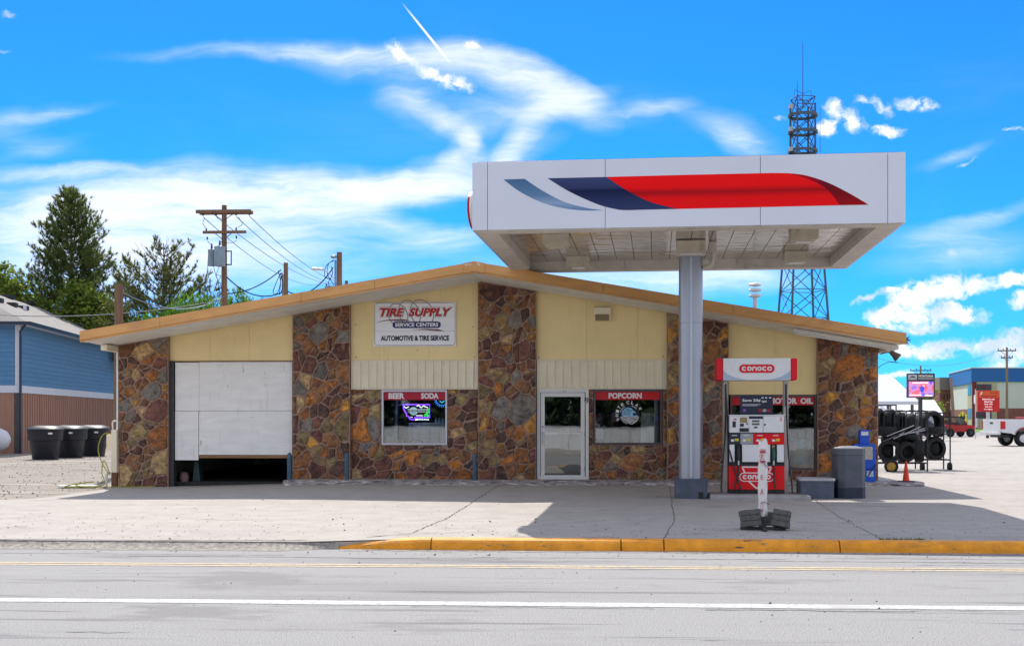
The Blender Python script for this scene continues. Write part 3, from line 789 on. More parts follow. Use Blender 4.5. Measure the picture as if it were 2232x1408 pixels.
m = MB(); m.prism([(XR-.025,zf(XR)+.04),(XR,zf(XR)+.04),(XR,zf(XR)+.25),(XR-.025,zf(XR)+.25)], YF+.055, YB); m.build('eave_board', m_fascia, roof)
m = MB(); m.box(-11.78,-11.62,29.2,42,zf(-11.7)-.14,zf(-11.7)+.0); m.build('eave_beam', m_creamlt, roof, bevel=.01)
m = MB(); m.box(6.84,6.99,29.2,42,zf(6.95)-.10,zf(6.95)+.0); m.build('eave_beam', m_creamlt, roof, bevel=.01)
# frayed corner at the right eave
m = MB(); q = random.Random(9)
for k in range(14):
    p = Vector((7.0,28.05,zf(7)+.12)); e = p+Vector((q.uniform(.02,.13),q.uniform(-.03,.1),q.uniform(-.16,.1)))
    m.tube([p,e],[.012,.003],5)
m.build('frayed_edge', m_black, roof)

# pavement along the shop front
m_step = M('pavement_concrete', (.30,.26,.25), .9, .25, 4, .5, 40, detail=8, spots=[(7,.54,.05,(.62,.58,.55),(.6,1,4)),(6,.57,.05,(.05,.045,.045),(.5,1,5))])
sw = MB(); vs = []; fs = []; q = random.Random(4); n = 130
for i in range(n+1):
    x = -7.30 + 15.0*i/n; a = q.uniform(-.015,.015) - (.05 if q.random() < .1 else 0)
    vs += [(x,30.02,.155),(x,29.17+a,.158+q.uniform(-.006,.004)),(x,29.12+a*.7,.135+q.uniform(-.02,.005)),(x,29.10+q.uniform(-.012,.012),.03)]
for i in range(n):
    for k in range(3): fs.append((i*4+k,i*4+k+1,i*4+k+5,i*4+k+4))
sw.add(vs, fs, True); sw.add([vs[0],vs[1],vs[2],vs[3],(-7.30,30.02,.03)],[(0,1,2,3,4)]); sw.add(vs[-4:]+[(7.7,30.02,.03)],[(0,1,2,3,4)])
pv = struct(sw.build('shop_pavement', m_step, recalc=False))

# windows and door
def frame(x0, x1, z0, z1, w_, y0, y1, mat, parent, name='window_frame', bevel=.004):
    mb = MB(); mb.box(x0,x1,y0,y1,z1-w_,z1); mb.box(x0,x1,y0,y1,z0,z0+w_); mb.box(x0,x0+w_,y0,y1,z0+w_,z1-w_); mb.box(x1-w_,x1,y0,y1,z0+w_,z1-w_)
    return mb.build(name, mat, parent)
m_glass = glass_mat('shop_glass', 1.9, wave=.010, wscale=1.6)
m_dglass = glass_mat('door_glass', 2.2, wave=.012, wscale=1.8)
m_red = M('red_vinyl', lin(200,8,20), .45, .06, 4)
m_crimson = M('crimson_vinyl', lin(178,6,42), .45, .06, 4)
m_let = M('white_vinyl', (.80,.79,.78), .5, .05, 10, spots=[(30,.70,.04,(.45,.4,.4))])
def window(x0, x1, z0, z1, fm, band, words, fw=.045, zband=.2):
    wd = frame(x0,x1,z0,z1,fw,30.0,30.10,fm,shop,'window')
    mb = MB(); mb.box(x0+fw,x1-fw,30.055,30.062,z0+fw,z1-fw); mb.build('pane', m_glass, wd)
    mb = MB(); mb.box(x0+fw+.004,x1-fw-.004,30.045,30.049,z1-fw-zband,z1-fw-.004); bd = mb.build('banner', band, wd)
    for s_, cx, ww in words:
        lt = MB(); text(lt, s_, cx, z1-fw-zband+.03, 30.0415, zband-.06, ww, bold=.045); lt.build('lettering', m_let, wd)
    return wd
wA = window(-5.08,-3.47,.985,2.325,m_alu,m_crimson,[('BEER',-4.72,.39),('SODA',-3.90,.43)])
wB = window(.09,1.74,1.0,2.325,m_bronze,m_red,[('POPCORN',.85,.80)])
wC = window(3.36,5.40,.405,2.19,m_bronze,m_red,[('MOTOR',4.62,.66),('OIL',5.18,.30)],.04,.2)
# Montana-shaped neon in the first window
m_neonB = M('neon_violet', (.16,.04,1.0), .4, 0, 1, emit=2.2); m_neonW = M('neon_white', (.9,.95,1), .4, 0, 1, emit=1.0); m_neonG = M('neon_green', (.04,.8,.08), .4, 0, 1, emit=1.0); m_neonC = M('neon_cyan', (.03,.25,.9), .4, 0, 1, emit=.8)
ne = thing('neon_sign', 'violet neon beer sign shaped like Montana, hanging in the BEER SODA window', 'neon sign', (-4.28,30.13,1.55), local=False)
def nx_(px): return -5.08 + (px-833)*1.61/141
def nz_(py): return 2.325 - (py-851)*1.34/117
outl = [(878,882),(935,882),(935,909),(902,910),(902,914.5),(893,913.5),(889,907),(885,906.5),(885,902),(879,892)]
mb = MB(); mb.tube([(nx_(a),30.13,nz_(b)) for a,b in outl+outl[:1]], .014, 6); mb.build('outline_tube', m_neonB, ne)
mb = MB(); mb.tube([(nx_(a),30.12,nz_(b)) for a,b in ((880,886),(884,889.5),(890,886.5))], .011, 6); mb.tube([(nx_(a),30.12,nz_(b)) for a,b in ((907,885.5),(911,883.5),(917,889),(922,884.5),(926,887),(931,888))], .011, 6)
mb.tube([(nx_(906),30.12,nz_(905.5)),(nx_(920),30.12,nz_(905.5))], .008, 6); mb.tube([(nx_(894),30.12,nz_(909)),(nx_(898),30.12,nz_(909))], .008, 6); mb.build('mountain_tube', m_neonW, ne)
mb = MB(); mb.lathe([(.10,0),(.10,.012)], (nx_(900),30.125,nz_(896)), 28, 'y'); mb.build('disc', M('ice_blue',(.55,.75,.9),.5,.2,12,emit=.35), ne)
mb = MB(); text(mb,'BUSCHHHHH',nx_(909),nz_(898.5),30.112,.066,.49,bold=.02); text(mb,'LIGHT',nx_(900),nz_(902.5),30.112,.028,.13,bold=.02); mb.build('lettering', m_black, ne)
mb = MB(); mb.box(nx_(887.5),nx_(931),30.116,30.12,nz_(898.9),nz_(891.4)); mb.build('plate', M('ice_plate',(.7,.8,.88),.5,.1,12,emit=.25), ne)
mb = MB(); text(mb,'MONTANA',nx_(919),nz_(915.5),30.125,.036,.34,shear=.2,bold=.03); mb.build('state_lettering', m_neonW, ne)
mb = MB()
for cx_, cz_ in ((925,905),(929,902),(931,906),(932,898),(932,892)): mb.tube([(nx_(cx_)+.022*math.cos(a),30.12,nz_(cz_)+.022*math.sin(a)) for a in [k*.9 for k in range(8)]], .007, 5)
mb.build('tree_tube', m_neonG, ne)
cg = thing('cog_sign', 'blue glowing cog shaped sign at the top right of the beer window', 'neon sign', (-3.64,30.14,2.05), local=False)
mb = MB()
cpt = (nx_(962),nz_(870.5))
mb.tube([(cpt[0]+.155*math.cos(a),30.14,cpt[1]+.155*math.sin(a)) for a in [math.pi+ math.pi*k/14 for k in range(13)]], .008, 5)
for k in range(11):
    a = math.pi*1.03+math.pi*k/11.5; mb.tube([(cpt[0]+.17*math.cos(a),30.14,cpt[1]+.17*math.sin(a)),(cpt[0]+.2*math.cos(a),30.14,cpt[1]+.2*math.sin(a))], .009, 5)
mb.build('ring_tube', m_neonC, cg)
mb = MB(); mb.tube([(cpt[0]-.06,30.14,cpt[1]-.05),(cpt[0],30.14,cpt[1]-.09),(cpt[0]+.05,30.14,cpt[1]-.04)], .012, 5); mb.build('inner_tube', M('neon_teal',(.05,.6,.8),.4,0,1,emit=.7), cg)
# inside that window: perforated display rack, bottles, chair, tub, pipe
m_peg = M('peg_white', (.66,.66,.60), .5, .05, 5); m_gap = M('peg_hole', (.22,.22,.20), .8)
rk = thing('display_rack', 'white perforated display rack behind the BEER SODA window', 'rack', (-3.98,30.4,1.0), local=False)
mb = MB(); mb.box(-4.47,-3.50,30.40,30.42,.6,1.52); mb.build('panel', m_peg, rk)
mb = MB()
for i in range(30): mb.box(-4.44+i*.0315,-4.430+i*.0315,30.393,30.396,.98,1.50)
for i in range(17): mb.box(-4.45,-3.51,30.386,30.389,.985+i*.0315,.993+i*.0315)
mb.build('perforation', m_gap, rk)
mb = MB(); mb.box(-3.64,-3.60,30.36,30.385,.6,1.52); mb.build('upright', m_white, rk)
m_jug = M('jug_plastic', (.42,.55,.60), .35, .1, 8)
for i in range(4):
    x = -3.80+i*.085; mb = MB(); mb.lathe([(.034,0),(.036,.05),(.03,.075),(.012,.09),(.012,.105),(.016,.105),(.016,.12)], (0,0,0), 12)
    single(mb,'bottle',m_jug,('leftmost','second','third','rightmost')[i]+' pale blue plastic jug in the row on top of the white window rack','bottle',(x,30.45,1.521),'jugs on the rack')
mb = MB(); mb.tube([(-4.35,30.7,1.3),(-4.35,30.7,1.3)],.01,4)
ch = thing('chair', 'chair with a dark curved back rim behind the BEER SODA window', 'chair', (-4.28,30.3,.15), local=False)
mb = MB(); pts = [(-4.28+.19*math.cos(a),30.34,.93+.17*max(0,math.sin(a))**.6) for a in [math.pi*k/16 for k in range(17)]]; mb.tube(pts,.018,8); mb.build('back_rim', m_black, ch)
mb = MB(); mb.prism([(-4.28+.17*math.cos(a),.93+.15*max(0,math.sin(a))**.6) for a in [math.pi*k/14 for k in range(15)]],30.345,30.365); mb.build('back_pad', M('cream_vinyl',(.55,.46,.22),.5), ch)
mb = MB(); mb.box(-4.46,-4.10,30.32,30.39,.60,.66); mb.tube([(-4.45,30.35,.6),(-4.47,30.35,.06)],.015,6); mb.tube([(-4.11,30.35,.6),(-4.09,30.35,.06)],.015,6); mb.build('frame', m_black, ch)
mb = MB(); mb.obox((-4.93,30.3,1.0),(.17,.02,.36),(0,3,0)); single(mb,'folding_chair',M('pale_yellow',(.62,.60,.34),.6),'pale yellow chair back in the lower left corner of the beer window','chair',(-4.93,30.3,1.0),world=True,bevel=.012)
mb = MB(); mb.lathe([(.10,0),(.11,.15),(.115,.19),(.1,.19)], (0,0,0), 20); single(mb,'tub',M('tub_orange',(.5,.32,.10),.5,.2,9,col2=(.6,.57,.5)),'small cream and orange tub standing inside the beer window','tub',(-4.72,30.45,.90))
mb = MB(); mb.box(-.13,.13,-.13,.13,-.85,0); single(mb,'stool',m_white,'white stool carrying the small tub inside the beer window','stool',(-4.72,30.45,.90))
mb = MB(); mb.tube([(-4.80,30.30,.06),(-4.78,30.30,1.3),(-4.74,30.30,2.3)],[.045,.042,.036],12); mb.build
pp = single(mb,'standpipe',M('pipe_blue',(.20,.27,.34),.4,.25,9,spots=[(6,.6,.1,(.4,.4,.4))]),'blue grey pipe rising behind the beer window left of the neon','pipe',(-4.8,30.3,.06),world=True)
# door
dr = frame(-1.28,-.03,.157,2.335,.075,29.985,30.10,m_white,shop,'door_frame')
mb = MB(); mb.box(-1.300,-1.282,29.98,30.1,.157,2.335); mb.build('jamb_trim', m_black, dr)
lf = frame(-1.19,-.125,.165,2.25,.095,30.0,30.05,m_white,shop,'door')
mb = MB(); mb.box(-1.095,-.22,30.022,30.028,.26,2.155); mb.build('pane', m_dglass, lf)
mb = MB(); mb.box(-1.095,-.22,29.965,29.985,1.262,1.286); mb.box(-1.095,-.80,29.955,29.99,1.245,1.30); mb.box(-1.09,-1.06,29.985,30.0,1.26,1.29); mb.box(-.26,-.23,29.985,30.0,1.26,1.29); mb.build('push_bar', m_white, lf)
mb = MB(); mb.tube([(-1.145,29.995,1.02),(-1.145,29.955,1.04),(-1.145,29.955,1.28),(-1.145,29.995,1.30)],.012,8); mb.build('handle', m_alu, lf)
mb = MB(); mb.lathe([(.018,0),(.018,.012)],(-1.145,29.985,1.43),10,'y'); mb.build('lock', m_black, lf)
for z in (.35,1.2,2.02):
    mb = MB(); mb.tube([(-.118,29.99,z),(-.118,29.99,z+.12)],.012,8); mb.build('hinge', m_black, lf)
mb = MB(); text(mb,'9',-.075,1.985,29.982,.15,.075,bold=.01); mb.build('number', m_black, dr)
mb = MB(); text(mb,'II',-.62,2.275,29.983,.03,.05); mb.build('door_mark', m_black, dr)
print('stones', tot)
# ------------------------------------------------------------------ signs and fittings on the shop
m_signw = M('sign_white', (.90,.90,.90), .45, .04, 3)
m_navy = M('sign_navy', lin(20,22,110), .5, .05, 4); m_signred = M('sign_red', lin(190,18,24), .5, .05, 4); m_ink = M('sign_ink', lin(26,36,62), .5, .05, 6); m_swirl = M('sign_swirl', (.42,.33,.36), .5, .1, 5); m_swirl2 = M('sign_swirl_dark', (.20,.09,.11), .5, .3, 12)
sg = thing('shop_sign', 'white rectangular sign reading TIRE SUPPLY SERVICE CENTERS on the cream panel', 'sign', (-4.26,30.02,3.39), local=False)
mb = MB(); mb.box(-5.27,-3.25,29.985,30.028,3.385,4.465); mb.build('board', m_signw, sg, bevel=.006)
def rrect(x0,x1,z0,z1,r,n=5):
    P = []
    for cx,cz,a0 in ((x1-r,z1-r,0),(x0+r,z1-r,90),(x0+r,z0+r,180),(x1-r,z0+r,270)):
        P += [(cx+r*math.cos(rad(a0+90*k/n)), cz+r*math.sin(rad(a0+90*k/n))) for k in range(n+1)]
    return P
mb = MB(); mb.band(rrect(-5.245,-3.275,3.41,4.44,.07),.012,29.983,True); mb.build('border', m_swirl2, sg)
def sx(px): return -5.27 + (px-815)*2.02/179
def sz(py): return 4.465 - (py-658)*1.08/96
mb = MB()
for i, (cx,cz,a,b,rot) in enumerate(((868,686,20,26,-25),(893,683,22,30,-25),(920,682,24,30,-28))):
    P = []
    for k in range(30):
        t = 2*math.pi*k/30; u, v = a*math.cos(t), b*math.sin(t); c_, s_ = math.cos(rad(rot)), math.sin(rad(rot))
        P.append((sx(cx+u*c_-v*s_), sz(cz+u*s_+v*c_)))
    mb.band(P,.028,29.9832-.0006*i,True)
mb.build('swirl', m_swirl, sg)
mb = MB(); P = catmull([(818,703),(840,697),(870,695),(885,696),(895,699)],6); Q = catmull([(818,703),(845,698.5),(870,699.5),(895,699)],6); mb.poly([(sx(a),sz(b)) for a,b in P]+[(sx(a),sz(b)) for a,b in Q[::-1][1:-1]],29.9812)
mb.poly([(sx(a),sz(b)) for a,b in ((895,718),(930,716),(955,717),(972,722),(950,721),(930,719))],29.9812); mb.build('tyre_mark', m_swirl2, sg)
mb = MB(); text(mb,'TIRE',sx(855.5),sz(690.6),29.9805,.245,.655,shear=.28,bold=.075); text(mb,'SUPPLY',sx(938),sz(690.6),29.9805,.245,1.115,shear=.28,bold=.075); mb.build('lettering_shadow', m_ink, sg)
mb = MB(); text(mb,'TIRE',sx(855),sz(690),29.9785,.23,.63,shear=.28,bold=.06); text(mb,'SUPPLY',sx(937.3),sz(690),29.9785,.23,1.09,shear=.28,bold=.06); mb.build('lettering_rim', m_signw, sg)
mb = MB(); text(mb,'TIRE',sx(855),sz(689.2),29.9765,.205,.60,shear=.28,bold=.04); text(mb,'SUPPLY',sx(937.3),sz(689.2),29.9765,.205,1.06,shear=.28,bold=.04); mb.build('lettering', m_signred, sg)
mb = MB(); mb.poly(rrect(sx(856),sx(961),sz(714.5),sz(700.5),.075),29.978); mb.build('pill', m_navy, sg)
mb = MB(); text(mb,'SERVICE CENTERS',sx(908.5),sz(711.5),29.9765,.092,1.06,bold=.03); mb.build('pill_lettering', m_signw, sg)
mb = MB(); text(mb,'AUTOMOTIVE & TIRE SERVICE',sx(904.5),sz(742),29.9805,.128,1.68,bold=.045); mb.build('lower_lettering', m_ink, sg)
mb = MB(); mb.box(sx(818),sx(991),29.9825,29.984,sz(721.6),sz(721.1)); mb.build('seam', m_swirl, sg)

# wave emblem in the second window
wv = thing('wave_decal', 'white and blue wave decal reading WHITE CLAW on the POPCORN window', 'decal', (.95,30.03,1.5), local=False)
def bx(px): return .09 + (px-1295)*1.65/147
def bz(py): return 2.325 - (py-850)*1.325/118
m_lblue = M('decal_blue', lin(140,195,225), .5, .1, 10); m_dnavy = M('decal_navy', lin(14,26,44), .5, .1, 8)
CX, CZ = bx(1371.5), bz(904)
mb = MB(); n_ = 40; mb.poly([(CX+.235*math.cos(2*math.pi*k/n_), CZ+.235*math.sin(2*math.pi*k/n_)) for k in range(n_)],30.049); mb.build('disc', m_dnavy, wv)
mb = MB()
for word, a0, a1 in (('WHITE',202,124),('CLAW',97,30)):
    for k, chh in enumerate(word):
        a = lerp(a0,a1,k/(len(word)-1)); text(mb,chh,CX+.258*math.cos(rad(a)),CZ+.258*math.sin(rad(a)),30.0465,.078,.066,bold=.03,rot=a-90)
mb.build('lettering', m_let, wv)
mb = MB()
arc = lambda r, a0, a1, n=14, cx=CX, cz=CZ: [(cx+r*math.cos(rad(lerp(a0,a1,k/n))), cz+r*math.sin(rad(lerp(a0,a1,k/n)))) for k in range(n+1)]
mb.band(arc(.222,165,118),.013,30.046); mb.band(arc(.222,75,40),.013,30.046); mb.band(arc(.228,-10,-75),.016,30.046)
for k in range(6):
    z0 = CZ-.055-k*.03; hw = math.sqrt(max(.001,.225**2-(z0-CZ)**2))
    mb.band(catmull([(CX-hw,z0-.01),(CX-hw*.35,z0+.022),(CX+hw*.2,z0-.008),(CX+hw*.95,z0+.012-.006*k)],6),.014,30.046)
mb.build('foam_lines', m_let, wv)
mb = MB(); P = [(CX-.18,CZ-.03)]+catmull([(CX-.18,CZ-.03),(CX-.17,CZ+.08),(CX-.08,CZ+.165),(CX+.03,CZ+.165),(CX+.10,CZ+.10),(CX+.155,CZ+.06)],5)[1:]+[(CX+.14,CZ+.03),(CX+.11,CZ+.055),(CX+.075,CZ+.02),(CX+.10,CZ-.02),(CX+.19,CZ-.01),(CX+.20,CZ-.04),(CX+.05,CZ-.045),(CX-.06,CZ-.03)]
mb.poly(P,30.0475); mb.build('wave', m_lblue, wv)
mb = MB()
for k in range(6): 
    t = k*.034; mb.band(catmull([(CX-.16+t,CZ-.025),(CX-.15+t,CZ+.05),(CX-.09+t*.9,CZ+.12-.1*t),(CX-.02+t*.5,CZ+.14-.2*t)],5),.008,30.046)
mb.build('wave_lines', m_dnavy, wv)
mb = MB(); mb.box(bx(1297),bx(1316),30.066,30.068,bz(956.5),bz(929)); single(mb,'paper_notice',M('paper',(.70,.68,.66),.7,.05,20),'white paper notice taped low in the POPCORN window beside the frame','notice',(bx(1297),30.066,bz(956)),world=True)
fl = thing('flag', 'small striped flag hanging behind the POPCORN window', 'flag', (bx(1339),30.3,1.35), local=False)
mb = MB(); mb.prism([(bx(1334),bz(898)),(bx(1343),bz(898)),(bx(1344),bz(921)),(bx(1331),bz(924))],30.30,30.305); mb.build('cloth', M('flag_red',(.30,.03,.05),.8), fl)
mb = MB()
for k in range(4): mb.prism([(bx(1333+k*.2),bz(904+k*5)),(bx(1343),bz(899+k*5)),(bx(1343),bz(901+k*5)),(bx(1333),bz(906+k*5))],30.294,30.298)
mb.build('stripes', m_white, fl)
mb = MB(); mb.prism([(bx(1334),bz(892)),(bx(1343),bz(884)),(bx(1343.5),bz(898)),(bx(1333.5),bz(899))],30.296,30.30); mb.build('canton', m_dnavy, fl)
mb = MB(); mb.tube([(bx(1344.5),30.3,1.30),(bx(1344.5),30.3,2.0)],.008,6); mb.build('pole', m_wood, fl)
tl = thing('vending_unit', 'small dark counter unit with a red lit top in the POPCORN window', 'display', (bx(1305),30.5,.6), local=False)
mb = MB(); mb.box(bx(1297),bx(1317),30.4,30.7,.6,bz(905)); mb.build('body', m_black, tl)
mb = MB(); mb.box(bx(1297),bx(1314),30.385,30.4,bz(907),bz(903.5)); mb.build('top', m_red, tl)
mb = MB(); mb.box(bx(1299),bx(1312),30.39,30.4,bz(919),bz(908.5)); mb.build('display', M('screen',(.35,.38,.5),.4,.6,26,col2=(.7,.35,.4)), tl)
bs = thing('box_display', 'white perforated display stand at the right of the POPCORN window', 'stand', (1.5,30.5,.6), local=False)
mb = MB(); mb.box(bx(1398),bx(1428),30.5,30.53,.6,bz(900)); mb.build('panel', m_peg, bs)
mb = MB(); mb.box(bx(1400),bx(1418),30.47,30.5,bz(925),bz(901)); mb.build('card', m_white, bs)
mb = MB(); mb.lathe([(.07,0),(.07,.012)],(bx(1431),30.40,bz(912)),24,'y'); single(mb,'round_sticker',M('decal_royal',(.05,.10,.42),.5,.3,12),'blue oval badge behind the right side of the POPCORN window','badge',(bx(1431),30.4,bz(912)),world=True)
# inside the oil window
wj = thing('bucket', 'white bucket with a dark patch standing inside the MOTOR OIL window', 'bucket', (5.10,30.55,.056))
mb = MB(); mb.lathe([(.20,0),(.215,.80),(.225,.80),(.225,.84),(.19,.84)], n=28); mb.build('tub', M('bucket_white',(.66,.65,.66),.4,.05,6), wj)
mb = MB(); mb.lathe([(.10,0),(.10,.004)],(-.03,-.215,.42),20,'y'); mb.build('patch', m_steel, wj)
bg_ = MB(); q = random.Random(6)
bg_.lathe([(.12,0),(.235,.05),(.25,.14),(.22,.22),(.1,.25)], n=20, sq=3.2)
single(bg_,'absorbent_bag',M('bag_blue',(.06,.28,.50),.35,.4,7,col2=(.45,.58,.66)),'pale blue plastic bag on the white bucket in the oil window','bag',(5.10,30.5,.90))
mb = MB(); mb.tube([(4.62,30.4,.90),(4.72,30.4,.46)],[.03,.04],8); single(mb,'funnel',M('yellow_plastic',(.65,.38,.02),.4),'yellow plastic funnel leaning inside the MOTOR OIL window','funnel',(4.67,30.4,.46),world=True)
mb = MB(); mb.torus((4.66,30.42,.98),.08,.045,'y'); single(mb,'coil',M('foil',(.5,.5,.48),.4,.3,20),'silver coil hanging above the yellow funnel','coil',(4.66,30.42,.98),world=True)
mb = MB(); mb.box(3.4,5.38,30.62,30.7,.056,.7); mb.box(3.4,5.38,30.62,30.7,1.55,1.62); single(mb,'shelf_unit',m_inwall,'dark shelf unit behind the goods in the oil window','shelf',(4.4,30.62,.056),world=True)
# wall lamp, strip light and flood light
lp = thing('wall_lamp', 'beige boxy wall lamp high on the cream panel beside the ridge pier', 'lamp', (.29,29.9,4.03), local=False)
mb = MB(); mb.prism([(29.86,4.29),(30.03,4.34),(30.03,3.98),(29.95,3.98),(29.86,4.12)],.10,.49,'yz'); mb.build('housing', m_creamlt, lp, bevel=.012)
mb = MB(); mb.prism([(29.845,4.13),(29.94,3.985),(29.95,3.995),(29.855,4.135)],.13,.46,'yz'); mb.build('lens', M('lens_amber',(.30,.22,.12),.3), lp)
sl = thing('strip_light', 'long white strip light fixed under the right end of the roof', 'lamp', (5.8,28.5,3.5), local=False)
mb = MB(); mb.prism([(4.62,zf(4.62)-.09),(6.98,zf(6.98)-.09),(6.98,zf(6.98)-.005),(4.62,zf(4.62)-.005)],28.55,28.72); mb.build('housing', M('lamp_white',(.70,.67,.60),.4), sl, bevel=.012)
mb = MB(); mb.tube([(4.68,28.63,zf(4.68)-.105),(6.92,28.63,zf(6.92)-.105)],.018,8); mb.build('tube', m_white, sl)
fd = thing('flood_light', 'small brown flood light pointing down under the right eave', 'lamp', (6.93,29.4,3.15), local=False)
mb = MB(); mb.tube([(6.80,29.5,3.14),(6.86,29.35,3.16),(6.93,29.1,3.16)],.014,6); mb.build('arm', m_steel, fd)
mb = MB(); 
c0 = Vector((6.90,29.0,3.17)); dv = Vector((.75,-.1,-.65)).normalized()
mb.tube([c0, c0+dv*.05, c0+dv*.10, c0+dv*.20, c0+dv*.235],[.045,.06,.065,.10,.108],16); mb.build('head', M('lamp_brown',(.13,.09,.06),.5,.3,12), fd)
# roof things
rv = thing('roof_vent', 'white mushroom roof vent with three stacked discs on the right roof slope', 'vent', (4.19,31.83,zf(4.19)+.24))
mb = MB(); mb.tube([(0,0,0),(0,0,.72)],.06,12); mb.build('pipe', m_alu, rv)
for z in (.70,.84,.98):
    mb = MB(); mb.lathe([(.06,0),(.15,.02),(.16,.05),(.13,.085),(.05,.10)],(0,0,z),20); mb.build('disc', M('vent_white',(.72,.70,.68),.5,.1,5), rv)
mb = MB(); mb.tube([(0,0,0),(0,0,.40)],.055,10); single(mb,'vent_pipe',M('pipe_pinkish',(.60,.48,.46),.6,.2,6),'short pale pipe standing on the left roof slope','pipe',(-10.45,31.0,zf(-10.45)+.22))
mb = MB(); mb.box(-.09,.09,-.09,.09,0,.32); single(mb,'flue',m_alu,'small grey flue stub on the roof behind the ridge','pipe',(-1.55,30.8,zf(-1.55)+.24))
# bollards
def bollard(x, y, label):
    mb = MB(); mb.lathe([(.056,0),(.056,.60),(.045,.64),(.02,.66)], n=16)
    single(mb,'bollard',M('bollard_blue',(.05,.10,.155),.5,.3,9,.1,30,spots=[(12,.66,.06,(.14,.16,.18))]),label,'bollard',(x,y,.15),'steel bollards on the pavement')
bollard(-7.19,29.30,'blue grey steel bollard beside the garage opening'); bollard(-5.80,29.30,'blue grey steel bollard left of the BEER SODA window'); bollard(-2.73,29.30,'blue grey steel bollard right of the BEER SODA window')
# left corner: meter box, conduit, hose
mtb = thing('meter_box', 'pale metal meter box with a bent conduit on the left corner of the shop', 'box', (-11.9,30.2,.9), local=False)
mb = MB(); mb.box(-12.02,-11.70,30.15,30.32,.87,1.23); mb.build('box', m_creamlt, mtb, bevel=.012)
mb = MB(); mb.tube(catmull([(-11.66,29.93,1.56),(-11.78,29.98,1.56),(-11.82,30.05,1.45),(-11.82,30.12,1.2)],6),.018,8); mb.build('conduit', m_white, mtb)
mb = MB(); mb.tube([(0,0,0),(0,0,.30),(.02,0,.34),(.10,0,.35)],.035,10); single(mb,'standpipe',m_white,'short white pipe stub at the foot of the left corner','pipe',(-11.86,29.75,-.06))
hs_ = catmull([(-11.68,29.9,1.05),(-11.78,29.8,1.26),(-11.95,29.75,1.22),(-12.05,29.72,.9),(-11.95,29.7,.55),(-11.75,29.7,.25),(-11.9,29.7,.6),(-11.95,29.7,.3),(-11.85,29.6,.02),(-12.2,29.4,-.03),(-12.7,29.3,-.03),(-12.4,29.15,.05),(-12.0,29.3,.10),(-12.5,29.45,.02),(-12.15,29.25,-.03),(-11.8,29.4,-.03),(-11.2,29.5,-.035),(-10.6,29.62,-.03)],8)
mb = MB(); mb.tube(hs_,.013,6); single(mb,'garden_hose',M('hose_green',(.36,.35,.05),.5),'yellow green hose looped at the left corner of the shop','hose',(-11.9,29.7,0),world=True)
mb = MB(); mb.obox((-12.5,29.55,-.02),(.9,.35,.03),(0,0,8)); single(mb,'board',m_white,'flat pale board lying on the gravel by the hose','board',(-12.5,29.55,-.03),world=True)
# inside the service bay
mb = MB(); mb.prism([(-9.95,-.0),(-9.75,-.0),(-9.80,.55),(-9.90,.55)],30.5,30.8); single(mb,'tool_cart',M('teal_dark',(.03,.06,.06),.5),'dark teal cart just inside the open bottom of the garage','cart',(-9.85,30.6,0),world=True)
mb = MB(); mb.box(-8.05,-7.45,33.0,33.1,.25,.60); mb.box(-8.1,-8.05,32.9,33.0,.06,.7); single(mb,'bay_bench',M('bench_grey',(.22,.23,.21),.7),'grey bench seen under the raised garage boards','bench',(-7.7,33,0),world=True)
mb = MB(); mb.lathe([(.09,0),(.12,.12),(.10,.22),(.05,.26)], n=12); single(mb,'sack',M('sack_pink',(.22,.13,.12),.8),'small pinkish sack beside the jamb in the garage opening','sack',(-10.12,30.4,.03))

# ------------------------------------------------------------------ fuel canopy
can = thing('fuel_canopy', 'grey fuel canopy on a single column with a red and navy stripe', 'canopy', (2.03,25.18,0), -3.0)
m_fas = M('canopy_panel', (.66,.67,.73), .38, .03, .8, metal=.25, spec=.5, spots=[(1.6,.60,.2,(.66,.67,.72),(1.5,1.5,.25)),(5,.68,.1,(.62,.62,.65),(2,2,.2))])
m_cwhite = M('canopy_white', (.66,.61,.54), .5, .12, 2.5, spots=[(3.0,.58,.16,(.44,.39,.33)),(9,.68,.08,(.28,.22,.16))])
m_stain = M('lamp_box_stained', (.60,.54,.42), .5, .15, 5, spots=[(5,.58,.12,(.33,.24,.12),(1,1,.3))])
HW, FY, BY, ZB, ZT = 3.77, -3.3, 3.3, 5.0, 6.215
T = .07
def fpanel(name, x0, x1, y0, y1, parent=can): 
    mb = MB(); mb.box(x0,x1,y0,y1,ZB,ZT); return mb.build(name, m_fas, parent, bevel=.004)
fr = []
xsj = [-HW,-3.49,-1.39,1.31,3.47,HW]
for a, b in zip(xsj, xsj[1:]): fr.append(fpanel('front_panel', a+.004, b-.004, FY, FY+T))
for a, b in zip(xsj, xsj[1:]): fpanel('back_panel', a+.004, b-.004, BY-T, BY)
ysj = [FY+T,-3.0,0,3.0,BY-T]
for a, b in zip(ysj, ysj[1:]):
    fpanel('side_panel', -HW, -HW+T, a+.004, b-.004); fpanel('side_panel', HW-T, HW, a+.004, b-.004)
mb = MB(); mb.box(-HW+.10,HW-.10,FY+.10,BY-.10,5.9,6.24); mb.build('canopy_roof', m_steel, can)
